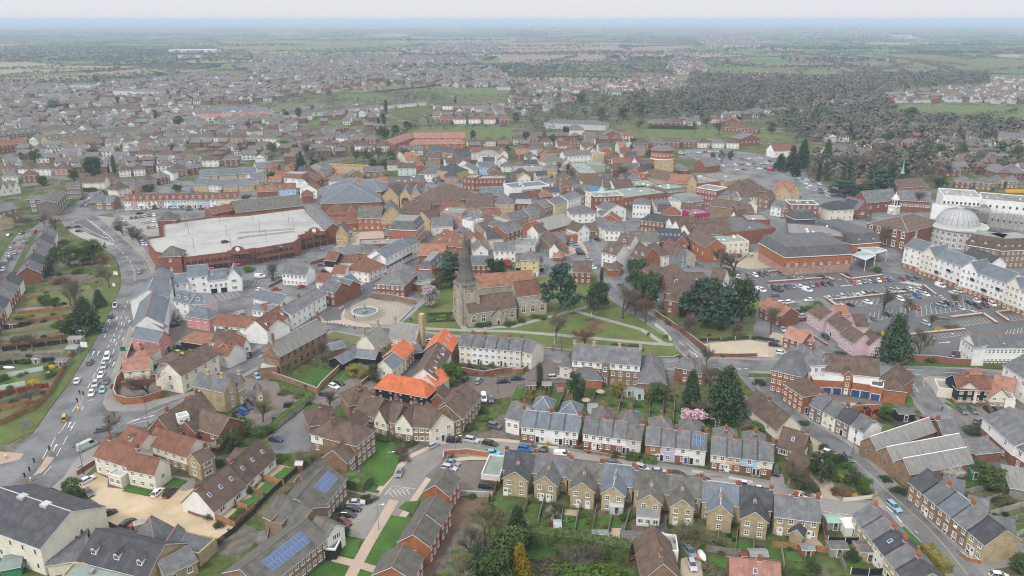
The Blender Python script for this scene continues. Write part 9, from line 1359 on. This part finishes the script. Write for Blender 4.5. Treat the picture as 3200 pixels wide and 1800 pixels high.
mb=MB();[mb.fc([(-3,1.32-1.4*mt.sin(a*.26),2.32*mt.sin(a*.26+.3)),(3,1.32-1.4*mt.sin(a*.26),2.32*mt.sin(a*.26+.3)),(3,1.32-1.4*mt.sin((a+1)*.26),2.32*mt.sin((a+1)*.26+.3)),(-3,1.32-1.4*mt.sin((a+1)*.26),2.32*mt.sin((a+1)*.26+.3))],'pglass')for a in range(6)];mb.ob('roof',cy)
for c,x,y,l,a in(('21',838,150,'person in dark clothes walking on the pink pavement',2),('21',600,262,'person in black beside the white shops',.5),('22',1525,540,'person in dark coat walking at the churchyard corner',3),('23',1748,1240,'person walking on the pub pavement',1),('13',1005,1290,'person standing by the canopy planter',0),('13',1030,1285,'second person by the canopy planter',1),('11',1800,680,'shopper in the pedestrian street',1),('13',955,1245,'shopper under the glass canopy',2),('32',510,790,'person in blue on the back patio',2)):tile(c);ps(x,y,l,a,top='clothblue' if 'blue' in l else 'cloth')
for c,x,y,m_,l in(('31',2185,850,'plastic','green wheelie bin on the earth track'),('31',1950,1335,'plastic','green wheelie bin at the track bottom'),('33',2235,165,'plastic','bright green bin on the right lane'),('33',2290,190,'plastic','second green bin on the right lane'),('12',1980,1170,'plastic','green skip bin by the orange brick gable'),('12',2030,1165,'plastic','second green skip bin by the brick gable'),('33',1560,800,'dark','black bin by hill cottage fronts'),('32',205,640,'dark','black bin between yellow brick houses')):tile(c);p=G(x,y);bn_=em('bin',l,'bin',(p.x,p.y,0));s_=1 if 'skip' not in l and 'lane' not in l else 1.8;mb=MB();mb.pz([(-.3*s_,-.35*s_),(.3*s_,-.35*s_),(.34*s_,.37*s_),(-.34*s_,.37*s_)],.1,1.0*(s_+1)/2,m_);mb.ob('body',bn_);mb=MB();mb.box(-.36*s_,-.42*s_,1.0*(s_+1)/2+.002,.36*s_,.42*s_,1.08*(s_+1)/2,m_);mb.ob('lid',bn_)
tile('20');p=G(85,800,.6);kb=MB();kb.lt([(.0,-2.4),(.35,-1.6),(.5,0),(.35,1.6),(0,2.4)],'trim',8);o=kb.ob('boat',None,(p.x,p.y,.6),-.1);o.rotation_euler=(0,mt.pi/2,-.05);tag(o,'white upturned boat hull in the left garden plots','boat')
tile('32');p=G(1910,1230,1);kb=MB();kb.lt([(.0,-2.3),(.7,-1.2),(.8,.6),(.3,2.2),(0,2.4)],'trim',10);o=kb.ob('boat',None,(p.x,p.y,.8));o.rotation_euler=(mt.pi/2-.1,0,.1);tag(o,'white covered boat standing by the lower driveway','boat');p=G(1850,1250,.5);kb=MB();kb.lt([(.0,-1.8),(.35,-.9),(.4,.4),(.2,1.6),(0,1.8)],'orange',8);o=kb.ob('kayak',None,(p.x,p.y,.5));o.rotation_euler=(mt.pi/2-.15,0,.3);tag(o,'orange kayak between the parked car and the boat','kayak')
p=G(550,950);dr=em('clothes_airer','pale green rotary clothes airer on the garden lawn','airer',(p.x,p.y,.15));mb=MB();mb.tb((0,0,0),(0,0,1.7),.03,.03,'metal',5);mb.ob('pole',dr);mb=MB();[mb.tb((0,0,1.2),(1.3*mt.cos(k*1.571),1.3*mt.sin(k*1.571),1.8),.035,.03,'copper',4)for k in range(4)];mb.ob('arms',dr)
tile('22');p=G(1240,1275);tp_=MB();tp_.lt([(1.5,0),(1.5,.5),(1.35,.5),(1.3,.3),(0,.3)],'tarp',18);tag(tp_.ob('paddling_pool',None,(p.x,p.y,.15)),'round blue paddling pool on the terrace lawn','paddling pool')
tile('S');cu=bpy.data.curves.new('t','FONT');cu.body='KEEP CLEAR';cu.size=1.5;cu.align_x='CENTER';to=bpy.data.objects.new('t',cu);me=bpy.data.meshes.new_from_object(to);me.materials.append(MATS['concrete']);a,b=G(1131,1626),G(1173,1583);bpy.data.objects.remove(to);st2(link('road_lettering',me,None,(*((a+b)/2).xy,.2),mt.atan2(b.y-a.y,b.x-a.x)))
for o in[o for o in COL.objects if 'purple shopfront on' in o.get('label','')]:
 for x,m_ in((.3,'purple'),(16,'board')):mb=MB();mb.box(x,-.35,2.7,x+15,-.02,3.5,m_);mb.ob('shop_fascia',o)
for p in((657,836),(740,824)):q=G(*p,2.8)-PC;mb=MB();mb.box(-1.9,-1.3,2.6,1.9,-.1,3,'signpink');mb.ob('awning',pk_,(q.x,q.y,0),.1)
